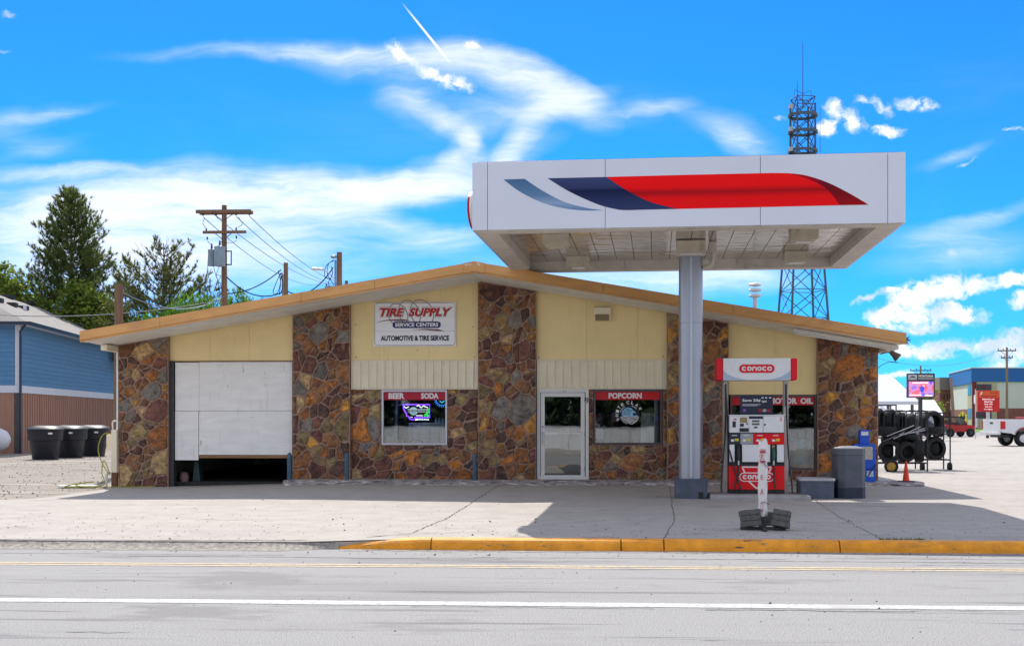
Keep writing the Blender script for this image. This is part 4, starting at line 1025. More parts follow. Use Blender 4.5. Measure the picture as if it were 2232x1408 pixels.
# stripe printed on the front
def cx_(px): return (px-1032)/124.4 - HW
def cz_(px,py):
    k = (px-1032)/938
    yb, yt = lerp(501,486,k), lerp(352,333,k)
    return ZB + (yb-py)/(yb-yt)*(ZT-ZB)
C2 = lambda pts: [(cx_(a),cz_(a,b)) for a,b in pts]
def grad_mat(name, stops):
    if name in MATS: return MATS[name]
    m = bpy.data.materials.new(name); m.use_nodes = True; t = m.node_tree; n = t.nodes; l = t.links; p = n['Principled BSDF']
    p.inputs['Roughness'].default_value = .5; p.inputs['Specular IOR Level'].default_value = .12
    tcn = n.new('ShaderNodeTexCoord'); sp = n.new('ShaderNodeSeparateXYZ'); l.new(tcn.outputs['Object'],sp.inputs[0])
    mr = n.new('ShaderNodeMapRange'); mr.inputs['From Min'].default_value = stops[0][0]; mr.inputs['From Max'].default_value = stops[-1][0]; l.new(sp.outputs[2],mr.inputs['Value'])
    r = n.new('ShaderNodeValToRGB'); l.new(mr.outputs[0],r.inputs[0]); e = r.color_ramp.elements
    z0, z1 = stops[0][0], stops[-1][0]
    for i,(z,c_) in enumerate(stops):
        pos = (z-z0)/(z1-z0)
        if i == 0: el = e[0]
        elif i == len(stops)-1: el = e[-1]
        else: el = e.new(pos)
        el.position = pos; el.color = (*c_,1)
    l.new(r.outputs[0],p.inputs['Base Color']); MATS[name] = m; return m
zlo, zhi = 5.27, 5.90
m_cred = grad_mat('print_red', [(zlo,(.92,.004,.006)),(5.50,(.84,.003,.005)),(5.60,(.40,.002,.006)),(5.70,(.90,.003,.005)),(zhi,(.95,.004,.006))])
m_cdred = grad_mat('print_dark_red', [(zlo,lin(170,4,14)),(5.55,lin(120,4,20)),(5.7,lin(110,6,34)),(zhi,lin(200,6,14))])
m_cnavy = grad_mat('print_navy', [(zlo,lin(52,64,104)),(5.52,lin(38,48,88)),(5.66,lin(20,28,66)),(5.72,lin(50,58,100)),(zhi,lin(60,70,112))])
m_cgrey = grad_mat('print_grey_blue', [(zlo,lin(84,120,158)),(5.46,lin(140,165,195)),(5.6,lin(96,130,165)),(zhi,lin(72,108,145))])
YP = FY-.004
top_g = catmull([(1150,388.5),(1190,415),(1240,440),(1290,453),(1325,458)],8); bot_g = catmull([(1103,390),(1140,417),(1190,441),(1240,453.5),(1285,458),(1325,458)],8)
mb = MB(); mb.poly(C2(bot_g)+C2(top_g[::-1][1:]),YP); mb.build('grey_stripe', m_cgrey, can)
edge = catmull([(1331,385),(1370,411),(1420,437),(1460,449),(1488,455)],8)
bot_n = catmull([(1201,387.5),(1250,417),(1310,444),(1350,455),(1372,457.5),(1400,457)],8)
mb = MB(); mb.poly(C2(bot_n)+C2([(1488,455)])+C2(edge[::-1][1:]),YP); mb.build('navy_stripe', m_cnavy, can)
tipi = catmull([(1722,378),(1765,391),(1805,413),(1832,448)],8)
mb = MB(); mb.poly(C2(edge)+C2([(1600,453),(1832,448)])+C2(tipi[::-1][1:])+C2([(1690,377.5),(1500,381)]),YP); mb.build('red_stripe', m_cred, can)
tip = catmull([(1722,378),(1760,383),(1805,398),(1850,421),(1893,447)],8)
mb = MB(); mb.poly(C2(tipi)+C2([(1893,447)])+C2(tip[::-1][1:-1]),YP); mb.build('dark_red_tip', m_cdred, can)
# round red badge on the left flank
mb = MB(); mb.lathe([(.56,0),(.58,.03),(.56,.12),(.40,.15)],(-HW-.0,-2.5,5.48),32,'x'); 
mb.v = [(-HW-(x+HW)-.006,y,5.48+(z-5.48)*.60) for x,y,z in mb.v]; bdg = mb.build('badge', M('badge_red',lin(178,8,36),.35), can)
mb = MB(); mb.torus((-HW-.05,-2.5,5.48),.57,.035,'x'); mb.v = [(x,y,5.48+(z-5.48)*.60) for x,y,z in mb.v]; mb.build('badge_rim', m_white, bdg)
# underside: rim, inner return, deck planks
RIM, DZ = .42, 5.20
mb = MB(); mb.box(-HW+T,HW-T,FY+T,FY+RIM,4.985,5.01); mb.build('rim_front', m_cwhite, can)
mb = MB(); mb.box(-HW+T,HW-T,BY-RIM,BY-T,4.985,5.01); mb.build('rim_back', m_cwhite, can)
for s_ in (-1,1):
    x0, x1 = (-HW+T,-HW+RIM) if s_ < 0 else (HW-RIM,HW-T)
    mb = MB(); mb.box(x0,x1,FY+RIM+.003,BY-RIM-.003,4.988,5.01); mb.build('rim_side', m_cwhite, can)
    xi = (-HW+RIM) if s_ < 0 else (HW-RIM-.02)
    for a, b in ((FY+RIM+.02,-1.3),(-1.29,1.2),(1.21,BY-RIM-.02)):
        mb = MB(); mb.box(xi,xi+.02,a,b,5.011,DZ); mb.build('inner_return', m_cwhite, can)
for y in (FY+RIM-.02, BY-RIM):
    for a, b in ((-HW+RIM,-1.2),(-1.19,1.3),(1.31,HW-RIM)):
        mb = MB(); mb.box(a,b,y,y+.02,5.011,DZ); mb.build('inner_return', m_cwhite, can)
m_deck = bpy.data.materials.new('deck_metal'); m_deck.use_nodes = True
t_ = m_deck.node_tree; p_ = t_.nodes['Principled BSDF']; p_.inputs['Base Color'].default_value = (.60,.555,.50,1); p_.inputs['Roughness'].default_value = .16; p_.inputs['Metallic'].default_value = .62
tcn = t_.nodes.new('ShaderNodeTexCoord'); mpn = t_.nodes.new('ShaderNodeMapping'); mpn.inputs['Scale'].default_value = (1.0,1.7,1); nzn = t_.nodes.new('ShaderNodeTexNoise'); nzn.inputs['Scale'].default_value = 1.5; nzn.inputs['Detail'].default_value = 2; bpn = t_.nodes.new('ShaderNodeBump'); bpn.inputs['Strength'].default_value = .55; bpn.inputs['Distance'].default_value = .05
t_.links.new(tcn.outputs['Object'],mpn.inputs[0]); t_.links.new(mpn.outputs[0],nzn.inputs['Vector']); t_.links.new(nzn.outputs['Fac'],bpn.inputs['Height']); t_.links.new(bpn.outputs[0],p_.inputs['Normal'])
W_ = (2*HW-2*RIM-.04); npk = 17
for i in range(npk):
    a = -HW+RIM+.02+W_*i/npk; mb = MB(); mb.box(a+.006,a+W_/npk-.006,FY+RIM+.005,BY-RIM-.005,DZ,DZ+.02); mb.build('deck_plank', m_deck, can)
mb = MB(); mb.box(-HW+RIM,HW-RIM,FY+RIM,BY-RIM,DZ+.03,DZ+.05); mb.build('deck_backing', m_steel, can)
for lx, ly in ((-2.42,-1.15),(-2.2,2.2),(2.28,-1.3),(2.48,1.9)):
    b_ = MB(); b_.prism([(lx-.25,5.195),(lx+.25,5.195),(lx+.25,5.02),(lx+.20,4.975),(lx-.20,4.975),(lx-.25,5.02)],ly-.27,ly+.27); bo = b_.build('canopy_light', m_stain, can, bevel=.01)
    b_ = MB(); b_.box(lx-.15,lx+.15,ly-.16,ly+.16,4.962,4.973); b_.build('lens', M('lens_clear',(.55,.56,.50),.2), bo)
# column
m_colm = M('column_cladding', (.33,.35,.41), .30, .05, 1.5, metal=.6, spec=.5, spots=[(3,.64,.1,(.24,.25,.29),(1,1,.2))])
def octo(r, c): return [(r,-r+c),(r,r-c),(r-c,r),(-r+c,r),(-r,r-c),(-r,-r+c),(-r+c,-r),(r-c,-r)]
def rounded(r, c, n=6):
    P = []
    for cx,cy,a0 in ((r-c,r-c,0),(-r+c,r-c,90),(-r+c,-r+c,180),(r-c,-r+c,270)): P += [(cx+c*math.cos(rad(a0+90*k/n)),cy+c*math.sin(rad(a0+90*k/n))) for k in range(n+1)]
    return P
mb = MB(); mb.prism(rounded(.24,.22),.40,3.548,'xy',True); mb.build('column_lower', m_colm, can)
mb = MB(); mb.prism(rounded(.24,.22),3.552,5.0,'xy',True); mb.build('column_upper', m_colm, can)
mb = MB(); mb.box(-.022,.022,-.252,-.236,.45,4.86); mb.build('column_strip', M('strip_light_grey',(.52,.54,.60),.35,.04,2,metal=.3), can, bevel=.004)
mb = MB(); mb.box(-.008,.014,-.262,-.254,2.95+.30,3.55); mb.build('clip', m_white, can)
m_basep = M('base_paint', (.075,.095,.135), .5, .2, 4, .1, 30, spots=[(5,.64,.08,(.12,.14,.18)),(14,.7,.05,(.2,.2,.2))])
mb = MB(); mb.prism(rounded(.325,.10),-.02,.38,'xy',True); mb.prism(rounded(.335,.10),.38,.43,'xy',True); mb.build('column_base', m_basep, can)
mb = MB(); mb.box(.15,.24,-.345,-.327,.0,.17); mb.build('base_cover', m_black, can)
mb = MB(); mb.box(-.29,.29,-.30,.30,4.88,5.19); cl = mb.build('column_collar', m_stain, can, bevel=.012)
mb = MB(); mb.box(-.22,.22,-.316,-.301,4.885,4.93); mb.build('slot', m_white, cl)
mb = MB(); mb.box(.36,.52,-.02,.10,4.80,5.19); mb.build('downspout', m_cwhite, can, bevel=.01)
mb = MB(); mb.tube(catmull([(.44,-.06,4.95),(.44,-.07,4.80),(.38,-.08,4.70),(.24,-.08,4.66)],6),.035,10); mb.build('drain_pipe', m_stain, can)
for o in can.children:      # the roof sits a little off its column
    if not o.name.startswith(('column_lower','column_upper','column_strip','clip','column_base','base_cover','downspout','drain_pipe','column_collar')): o.location.x = -.2
# island, blocks and litter bin
m_isl = M('island_concrete', (.36,.34,.33), .9, .15, 5, .3, 40, spots=[(6,.62,.1,(.18,.17,.17))])
mb = MB(); mb.box(.36,2.30,-.62,.62,-.02,.125); isl = mb
single(isl,'pump_island',m_isl,'low concrete island under the fuel pump','kerb',(2.03,25.18,0),rz=-2.0,bevel=.03)
lb = thing('planter_block', 'low square grey block with its sunlit top painted paler beside the litter bin', 'block', (4.53,25.32,0), -2.0)
mb = MB(); mb.prism(rounded(.335,.06),-.02,.39,'xy',True); mb.build('body', m_basep, lb)
mb = MB(); mb.prism(rounded(.355,.06),.393,.44,'xy',True); mb.build('lid', M('sunlit_top_grey',(.45,.45,.47),.6,.1,5), lb, bevel=.01)  # sunlit top of the block, the light put into a paler colour
lt_ = thing('litter_bin', 'tall octagonal dark grey litter bin at the end of the pump island', 'bin', (5.20,25.36,0), 10)
mb = MB(); mb.prism(octo(.29,.11),0,.25,'xy'); mb.build('base', M('bin_dark',(.02,.03,.055),.5,.2,6), lt_, bevel=.01)
mb = MB(); mb.prism(octo(.285,.11),.252,.90,'xy'); mb.build('body', M('bin_grey',(.085,.095,.125),.5,.15,4), lt_, bevel=.01)
mb = MB(); mb.prism(octo(.29,.11),.905,1.03,'xy'); mb.build('rim', M('bin_grey2',(.10,.11,.14),.5,.15,4), lt_, bevel=.01)
mb = MB(); mb.lathe([(.28,1.031),(.27,1.05),(.19,1.06),(.19,1.075),(.12,1.075)],n=16); mb.build('top', M('sunlit_top_grey2',(.42,.43,.46),.55), lt_)

# ------------------------------------------------------------------ fuel pump
def superell(a, b, a0, a1, n=22, e=2.7):
    P = []
    for k in range(n+1):
        t = rad(lerp(a0,a1,k/n)); c_, s_ = math.cos(t), math.sin(t)
        P.append((a*math.copysign(abs(c_)**(2/e),c_), b*math.copysign(abs(s_)**(2/e),s_)))
    return P
def conoco(mb, cx, cz, y, w_, h):
    lw = w_/6*.93; t = h*.30
    for i, chh in enumerate('CONOCO'):
        x = cx - w_/2 + w_*(i+.5)/6; a, b = (lw-t)/2, (h-t)/2
        if chh == 'O': P = superell(a,b,0,360)[:-1]; mb.band([(x+u,cz+v) for u,v in P],t,y,True)
        elif chh == 'C': P = superell(a,b,38,322); mb.band([(x+u,cz+v) for u,v in P],t,y)
        else: P = [(-a,-h/2)]+superell(a,b,180,0)+[(a,-h/2)]; mb.band([(x+u,cz+v) for u,v in P],t,y)
def capsule(cx, cz, hw, hh, n=10):
    return [(cx+hw-hh+hh*math.cos(a),cz+hh*math.sin(a)) for a in [rad(-90+180*k/n) for k in range(n+1)]]+[(cx-hw+hh+hh*math.cos(a),cz+hh*math.sin(a)) for a in [rad(90+180*k/n) for k in range(n+1)]]
pu = thing('fuel_pump', 'white fuel pump with red lower panel, black hoses and a lit style header', 'fuel pump', (3.35,25.42,.125), -2.0)
m_pw = M('pump_white', (.80,.80,.80), .4, .05, 4, spots=[(6,.66,.1,(.62,.60,.57))]); m_pred = M('pump_red', (.78,.012,.016), .42, .05, 3, spec=.2); m_post = M('pump_post', (.50,.48,.45), .45, .15, 6, spots=[(8,.62,.08,(.30,.27,.23),(1,1,.3))])
m_pnavy = M('pump_navy', lin(34,44,66), .45, .05, 4); m_pgrey = M('pump_grey', (.36,.37,.39), .45, .05, 4); m_lcd = M('pump_lcd', (.10,.10,.09), .3); m_yl = M('pump_yellow', (.75,.55,.02), .5); m_logored = M('logo_red', (.78,.014,.03), .45, .04, 3, spec=.2)
D0, D1 = -.30, .30
mb = MB(); mb.box(-.55,.55,D0,D1,0,.075); mb.build('base', m_black, pu)
mb = MB(); mb.box(-.55,.55,D0-.012,D1,.08,.555); lp_ = mb.build('lower_panel', m_pred, pu, bevel=.01)
mb = MB(); mb.box(-.55,.55,D0,D1,.558,.612); mb.build('black_band', m_black, pu)
mb = MB(); mb.box(-.54,.54,D0+.10,D1,.615,.99); mb.build('nozzle_bay', m_black, pu)
for a, b in ((-.54,-.435),(-.29,.10),(.40,.54),(.10,.27)):
    mb = MB(); mb.box(a+.003,b-.003,D0,D0+.10,.635,.985); mb.build('bay_panel', m_pw, pu, bevel=.006)
for a, b, mt in ((-.545,-.325,m_pnavy),(-.322,-.075,m_pgrey),(-.072,.21,m_pred),(.213,.545,m_pred)):
    mb = MB(); mb.box(a,b,D0-.008,D1,.992,1.205); gp = mb.build('grade_panel', mt, pu)
    c_ = (a+b)/2
    mb = MB(); mb.box(c_+.0,c_+.075,D0-.016,D0-.0085,1.055,1.105); mb.build('grade_button', m_yl, gp)
    mb = MB(); mb.box(c_-.075,c_-.015,D0-.014,D0-.0085,1.045,1.09); mb.box(c_-.06,c_+.05,D0-.013,D0-.0085,1.160,1.174); mb.build('grade_sticker', m_pw, gp)
mb = MB(); mb.box(-.55,.55,D0+.0,D1,1.208,1.222); mb.build('trim', m_black, pu)
for a, b in ((-.54,-.155),(-.150,.125),(.130,.535)):
    mb = MB(); mb.box(a,b,D0-.01,D1,1.225,1.555); mb.build('head_panel', m_pw, pu, bevel=.006)
mb = MB(); mb.box(-.55,.55,D0-.02,D1,1.558,1.582); mb.build('head_cap', m_pw, pu, bevel=.006)
mb = MB(); mb.box(-.33,-.19,D0-.018,D0-.011,1.425,1.53); cs = mb.build('card_screen', M('screen_amber',(.30,.22,.08),.3,.4,30), pu)
for b_ in ((-.48,-.415,1.33,1.45),(-.33,-.255,1.345,1.405),(-.34,-.16,1.24,1.315)):
    mb = MB(); mb.box(b_[0],b_[1],D0-.017,D0-.011,b_[2],b_[3]); mb.build('card_reader', m_black, pu)
mb = MB(); mb.lathe([(.017,0),(.017,.01)],(-.192,D0-.02,1.40),10,'y'); mb.build('button', m_black, pu)
for z, ww in ((1.455,.075),(1.395,.075),(1.33,.035)):
    mb = MB(); mb.box(-.02-ww,-.02+ww,D0-.017,D0-.011,z-.018,z+.018); mb.build('price_display', m_lcd, pu)
mb = MB(); mb.box(-.15,.125,D0-.015,D0-.011,1.50,1.55); mb.build('header_strip', m_pnavy, pu)
mb = MB(); mb.lathe([(.02,0),(.02,.008)],(.16,D0-.018,1.385),12,'y'); mb.build('lock', m_black, pu)
mb = MB(); text(mb,'2',.475,1.46,D0-.013,.075,.05,bold=.02); mb.build('number', m_logored, pu)
mb = MB(); mb.box(-.46,-.40,D0-.0135,D0-.011,1.475,1.50); mb.build('sticker', m_logored, pu)
# posts, header
for s_ in (-1,1):
    mb = MB(); mb.box(*(sorted((s_*.56,s_*.65))),-.10,.10,0,2.27); mb.build('post', m_post, pu, bevel=.008)
    mb = MB(); mb.box(*(sorted((s_*.585,s_*.615))),-.115,-.10,1.75,2.20); mb.build('hose_slot', m_black, pu)
mb = MB(); mb.box(-.665,.665,-.34,.34,2.275,2.715); mb.build('header', m_pw, pu, bevel=.006)
mb = MB(); mb.box(-.80,-.667,-.33,.33,2.278,2.712); mb.build('header_end', m_logored, pu, bevel=.02)
mb = MB(); mb.box(.667,.80,-.33,.33,2.278,2.712); mb.build('header_end', m_logored, pu, bevel=.02)
m_pale = M('header_pale', lin(172,190,214), .4, .04, 3)
for s_ in (-1,1):
    P = [(s_*.66,2.285),(s_*.20,2.285)]+catmull([(s_*.20,2.285),(s_*.42,2.325),(s_*.58,2.40),(s_*.66,2.47)],6)[1:]; mb = MB(); mb.poly(P,-.3445); mb.build('header_sweep', m_pale, pu)
HC = 2.505
mb = MB(); mb.poly(capsule(0,HC,.365,.098),-.3475); mb.build('logo_rim', m_let, pu)
mb = MB(); mb.poly(capsule(0,HC,.350,.084),-.3505); mb.build('logo_plate', m_logored, pu)
mb = MB(); conoco(mb,0,HC,-.3535,.60,.088); mb.build('logo_lettering', m_let, pu)
# advert on top of the head
mb = MB(); mb.box(-.325,.325,-.26,-.22,1.584,1.975); ad = mb.build('advert', M('advert_navy', lin(30,34,58), .4, .04, 4), pu, bevel=.006)
mb = MB(); text(mb,'Save 20¢',-.10,1.835,-.2635,.065,.36,bold=.025); text(mb,'/gal.',.155,1.825,-.2635,.05,.11,bold=.025)
for k, ww in enumerate((.36,.30)): mb.box(-.275,-.275+ww,-.264,-.2625,1.785-k*.022,1.793-k*.022)
for x in (.12,.19,.27): mb.box(x-.022,x+.022,-.264,-.2625,1.915,1.935)
mb.build('advert_lettering', m_let, ad)
mb = MB(); text(mb,'GO',.075,1.645,-.2635,.05,.07,shear=.2,bold=.03); mb.build('advert_red', m_logored, ad)
mb = MB(); text(mb,'GO',.245,1.645,-.2635,.05,.07,shear=.2,bold=.03); mb.build('advert_red', m_logored, ad)
mb = MB(); text(mb,'GO',.16,1.645,-.2635,.05,.07,shear=.2,bold=.03); mb.build('advert_white', m_let, ad)
mb = MB(); mb.poly(rrect(-.27,-.21,1.645,1.705,.012),-.2635); mb.build('advert_icon', M('violet',(.16,.06,.35),.4), ad)
# triangle emblem on the red panel
YL = D0-.0165
mb = MB()
mb.band([(-.29,.535),(.29,.535)],.026,YL); mb.band([(-.285,.522),(-.235,.425)],.026,YL); mb.band([(.285,.522),(.235,.425)],.026,YL)
mb.band([(-.155,.245),(0,.105)],.03,YL-.001); mb.band([(.155,.245),(0,.105)],.03,YL-.002)
mb.build('triangle', m_let, pu)
mb = MB(); mb.poly(capsule(0,.335,.345,.092),YL-.004); mb.build('emblem_rim', m_let, pu)
mb = MB(); mb.poly(capsule(0,.335,.325,.073),YL-.007); mb.build('emblem_plate', m_logored, pu)
mb = MB(); conoco(mb,0,.335,YL-.010,.56,.088); mb.build('emblem_lettering', m_let, pu)
# nozzles and hoses
for nx0, mt in ((-.36,m_black),(.335,M('nozzle_green',(.02,.10,.07),.5))):
    mb = MB(); mb.tube([(nx0,D0+.05,.93),(nx0+.005,D0+.0,.80),(nx0,D0-.02,.66)],[.035,.04,.025],8); nz_o = mb.build('nozzle', mt, pu)
    mb = MB(); mb.tube([(nx0,D0-.02,.66),(nx0,D0-.02,.575)],.018,8); mb.build('swivel', m_alu, nz_o)
    mb = MB(); mb.box(nx0-.03,nx0+.03,D0+.02,D0+.06,.88,.97); mb.build('guard', mt if mt is m_black else M('tan_guard',(.45,.33,.18),.6), nz_o)
for pts in ([(-.60,-.13,2.2),(-.605,-.16,1.8),(-.62,-.2,1.2),(-.67,-.3,.6),(-.71,-.38,.12),(-.70,-.40,.05)],
            [(-.36,-.32,.58),(-.38,-.38,.35),(-.44,-.40,.15),(-.33,-.44,-.05),(-.25,-.48,-.09)],
            [(-.60,-.13,2.1),(-.575,-.18,1.6),(-.55,-.26,1.0),(-.46,-.36,.55),(-.34,-.42,.15),(-.26,-.47,-.09)],
            [(.60,-.13,2.2),(.61,-.18,1.5),(.635,-.25,.8),(.68,-.33,.3),(.70,-.36,.01)],
            [(.335,-.32,.58),(.335,-.36,.30),(.36,-.40,.12),(.42,-.44,.0),(.46,-.46,-.05)]):
    mb = MB(); mb.tube(catmull(pts,8),.0165,8); mb.build('hose', m_black, pu)

# ------------------------------------------------------------------ weighted sign stand in front
ss = thing('sign_stand', 'rolled white banner on a weighted post in front of the fuel pump', 'sign stand', (2.54,18.42,0), -2)
m_ban = M('banner_white', (.70,.68,.67), .55, .1, 10, .25, 25, spots=[(9,.64,.05,(.40,.30,.32))])
mb = MB(); q = random.Random(8)
prof = []
for i in range(15):
    z = .20+1.12*i/14; prof.append((.064+.006*math.sin(i*1.7)+q.uniform(-.004,.004),z))
mb.lathe(prof, n=12); mb.v = [(x*1.05-.004*math.sin(z*3),y*.8,z+(.03*math.sin(x*60) if z > 1.3 else 0)) for x,y,z in mb.v]; mb.build('banner', m_ban, ss)
mb = MB(); mb.box(-.045,.045,-.045,.045,.01,.24); mb.build('post', m_steel, ss)
mb = MB(); mb.box(-.33,.33,-.03,.03,.008,.045); mb.box(-.03,.03,-.31,-.031,.008,.04); mb.box(-.03,.03,.031,.31,.008,.04); mb.build('foot', m_steel, ss)
m_bred_ = M('banner_red',(.42,.04,.08),.6)
for (tx,z,hh,ww) in (('SPL',1.03,.085,.07),('E',.74,.07,.035),('A',.52,.085,.05),('O',.27,.15,.04)):
    mb = MB(); text(mb,tx,-.022,z,-.0645,hh,ww); mb.build('lettering', m_bred_, ss)
mb = MB()
for zz_, zt_ in ((1.13,1.20),(1.02,.97)):
    mb = MB(); P = [(-.055,zz_)]
    for k in range(5): P += [(-.047+k*.018,zt_),(-.038+k*.018,lerp(zz_,zt_,.2))]
    mb.poly(P+[(.035,zz_)],-.0645); mb.build('banner_flames', m_bred_, ss)
mb = MB(); mb.tube(catmull([(-.01,-.075,1.02),(.04,-.08,.93),(.07,-.03,.93)],5),.005,5); mb.tube([(.0,-.07,.42),(.09,-.09,.38)],.005,5); mb.tube([(-.02,-.06,1.30),(-.09,-.05,1.42)],.002,4); mb.build('ties', m_black, ss)
m_blk = M('concrete_block', (.12,.115,.11), .95, .3, 18, .8, 60)
def block(x, y, rx, rz, lab, n=3):
    mb = MB()
    for k in range(n): mb.obox((0,0,.045+k*.082),(.25-.012*(k % 2),.30,.078),(0,0,(k-1)*2))
    o = single(mb,'paver_stack',m_blk,lab,'block',(x,y,.045),None,rz,.008); o.rotation_euler = (rad(rx),rad(-5 if x < 2.5 else 8),rad(rz))
block(2.37,18.42,-8,8,'stack of dark concrete pavers left of the weighted banner post')
block(2.78,18.36,-10,-14,'stack of dark concrete pavers right of the weighted banner post')
mb = MB(); mb.obox((0,0,.13),(.26,.2,.2),(0,0,20)); single(mb,'concrete_block',m_blk,'pale concrete block lying behind the weighted banner post','block',(2.58,18.75,.01),bevel=.01)
mb = MB(); q = random.Random(2)
for k in range(160):
    x = q.uniform(3.9,4.5); y = 17.0+q.uniform(-.02,.06); z0 = .0
    h = q.uniform(.015,.05); mb.add([(x,y,z0),(x+.008,y,z0),(x+q.uniform(-.02,.03),y+q.uniform(-.02,.02),z0+h)],[(0,1,2)])
struct(mb.build('kerb_weeds', M('weed',(.12,.15,.04),.9), recalc=False),'stuff')
# newspaper box
nb = thing('newspaper_box', 'bright blue newspaper vending box in front of the right stone pier', 'newspaper box', (6.40,29.47,.155), -4)
m_blue = M('box_blue', (.01,.10,.62), .4, .08, 4, spots=[(9,.68,.06,(.03,.06,.2))])
mb = MB(); mb.box(-.24,.24,-.18,.18,.0,.30); mb.build('pedestal', m_blue, nb, bevel=.01)
mb = MB(); mb.box(-.245,.245,-.2,.2,.303,.88); mb.build('cabinet', m_blue, nb, bevel=.012)
mb = MB(); mb.box(-.11,.11,-.14,.14,.883,1.21); mb.build('coin_head', m_blue, nb, bevel=.012)
mb = MB(); mb.box(-.15,.17,-.212,-.203,.52,.82); mb.build('paper_window', M('newsprint',(.52,.50,.42),.6,.3,22), nb)
mb = MB(); mb.box(-.08,.08,-.15,-.143,1.08,1.17); mb.build('label', m_let, nb)
mb = MB(); mb.box(.04,.19,-.19,-.183,.12,.26); mb.box(-.20,-.02,-.19,-.183,.12,.26); mb.build('sticker', M('decal_mix',(.5,.62,.75),.5,.5,18), nb)
mb = MB(); mb.tube([(.06,-.21,.13),(.24,-.25,.42)],.012,6); mb.build('bar', m_black, nb)
# cone
cn_ = thing('traffic_cone', 'orange red traffic cone standing at the right end of the pavement', 'cone', (7.36,29.42,.158))
mb = MB(); mb.lathe([(.082,.02),(.075,.05),(.022,.46),(.016,.475)], n=24); mb.build('cone_body', M('cone_orange',(.80,.045,.008),.5,.06,4), cn_)
mb = MB(); mb.prism(rounded(.165,.04),0,.02,'xy'); mb.build('cone_base', m_black, cn_)
# ================================================================== LEFT: BLUE HOUSE, BINS, TANK
m_bluesid = M('blue_siding', (.085,.22,.40), .6, .12, 3, .08, 30, stretch=(1,.3,4), rand=.06)
m_brownsid = M('brown_siding', (.36,.19,.13), .7, .12, 3, .1, 30, stretch=(3,3,.4), rand=.06)
m_trimw = M('house_trim', (.62,.64,.70), .6, .05, 3)
m_gutter = M('gutter_navy', (.02,.03,.06), .4, .1, 4)
m_shingle = M('shingles', (.27,.25,.235), .9, .30, 5, .6, 30, detail=8, stretch=(3,1,3), spots=[(1.2,.56,.2,(.20,.185,.175))])
ho = thing('blue_house', 'blue and brown sided house with a grey shingle roof behind the bins', 'house', (-26.2,55.5,0), 9.6)
HL = 40.0
mb = MB(); mb.box(-11,-.03,.03,HL,-.1,5.98); mb.build('wall', m_inwall, ho)
nb_ = 13; zb0, zb1 = 3.14, 5.97; st_ = (zb1-zb0)/nb_
lap_mesh_r = None
for k in range(nb_):
    z = zb0+k*st_
    mb = MB(); mb.prism([(-.028,z),(.018,z),(.002,z+st_-.004),(-.028,z+st_-.004)],.0,HL,'xz'); mb.build('lap_board', m_bluesid, ho)
    mb = MB(); mb.prism([(.028,z),(-.018,z),(-.002,z+st_-.004),(.028,z+st_-.004)],-11,-.22,'yz'); mb.build('lap_board', m_bluesid, ho)
base = None
y = .0
while y < HL:
    if base is None:
        mb = MB(); mb.box(-.028,.0,.012,.40,-.05,2.78); mb.box(.0,.03,.0,.045,-.05,2.78); base = mb.build('batten_board', m_brownsid, ho)
    else:
        c_ = base.copy(); COL.objects.link(c_); c_.location.y = y
    y += .41
for k in range(12):
    mb = MB(); x = -.25-k*.9; mb.box(x-.89,x,.0,.028,-.05,2.78); mb.build('batten_board', m_brownsid, ho)
mb = MB(); mb.box(-11,.045,-.04,HL,2.79,3.13); mb.build('belt_trim', m_trimw, ho)
mb = MB(); mb.box(-.2,.035,-.035,.03,3.135,5.97); mb.build('corner_trim', m_trimw, ho)
mb = MB(); mb.box(.0,.10,-.10,-.02,-.05,5.4); mb.tube([(.05,-.06,5.4),(.05,-.10,5.6),(.35,-.35,5.92)],.05,8); mb.build('downspout', m_gutter, ho)
RX, RZ = -5.5, 8.75
mb = MB()
E0, EY = .55, -.55
mb.add([(E0,EY,5.98),(E0,HL+.5,5.98),(RX,HL+.5,RZ),(RX,5.4,RZ),(-11.5,EY,5.98),(-11.5,HL+.5,5.98)],[(0,1,2,3),(0,3,4),(4,3,2,5),(0,4,5,1)]); rfh = mb.build('roof', m_shingle, ho)
mb = MB(); mb.box(E0-.02,E0+.10,EY-.1,HL,5.88,6.03); mb.build('gutter', m_gutter, rfh)
mb = MB(); mb.box(-11.5,E0+.10,EY-.12,EY+.0,5.88,6.03); mb.build('gutter', m_gutter, rfh)
mb = MB(); mb.box(-11,E0-.03,EY+.01,.0,5.90,5.96); mb.box(.03,E0-.03,.0,HL,5.90,5.96); mb.build('eave_soffit', m_trimw, rfh)
for k in range(8):
    mb = MB(); mb.box(RX-.25,RX+.25,8+k*4.3,9.3+k*4.3,RZ-.03,RZ+.16); mb.build('ridge_vent', m_black, rfh)
for (yy, xx) in ((6.5,-2.9),(9.0,-2.9),(11.4,-3.0),(24.2,-2.9),(28,-2.9)):
    z = 5.98+(E0-xx)/(E0-RX)*(RZ-5.98); mb = MB(); mb.box(xx-.22,xx+.22,yy-.3,yy+.3,z-.05,z+.17); mb.build('box_vent', m_black, rfh)
for (yy, xx) in ((10.2,-2.6),(26,-2.5)):
    z = 5.98+(E0-xx)/(E0-RX)*(RZ-5.98); mb = MB(); mb.tube([(xx,yy,z-.05),(xx,yy,z+.28)],.09,8); mb.build('plumbing_vent', m_trimw, rfh)
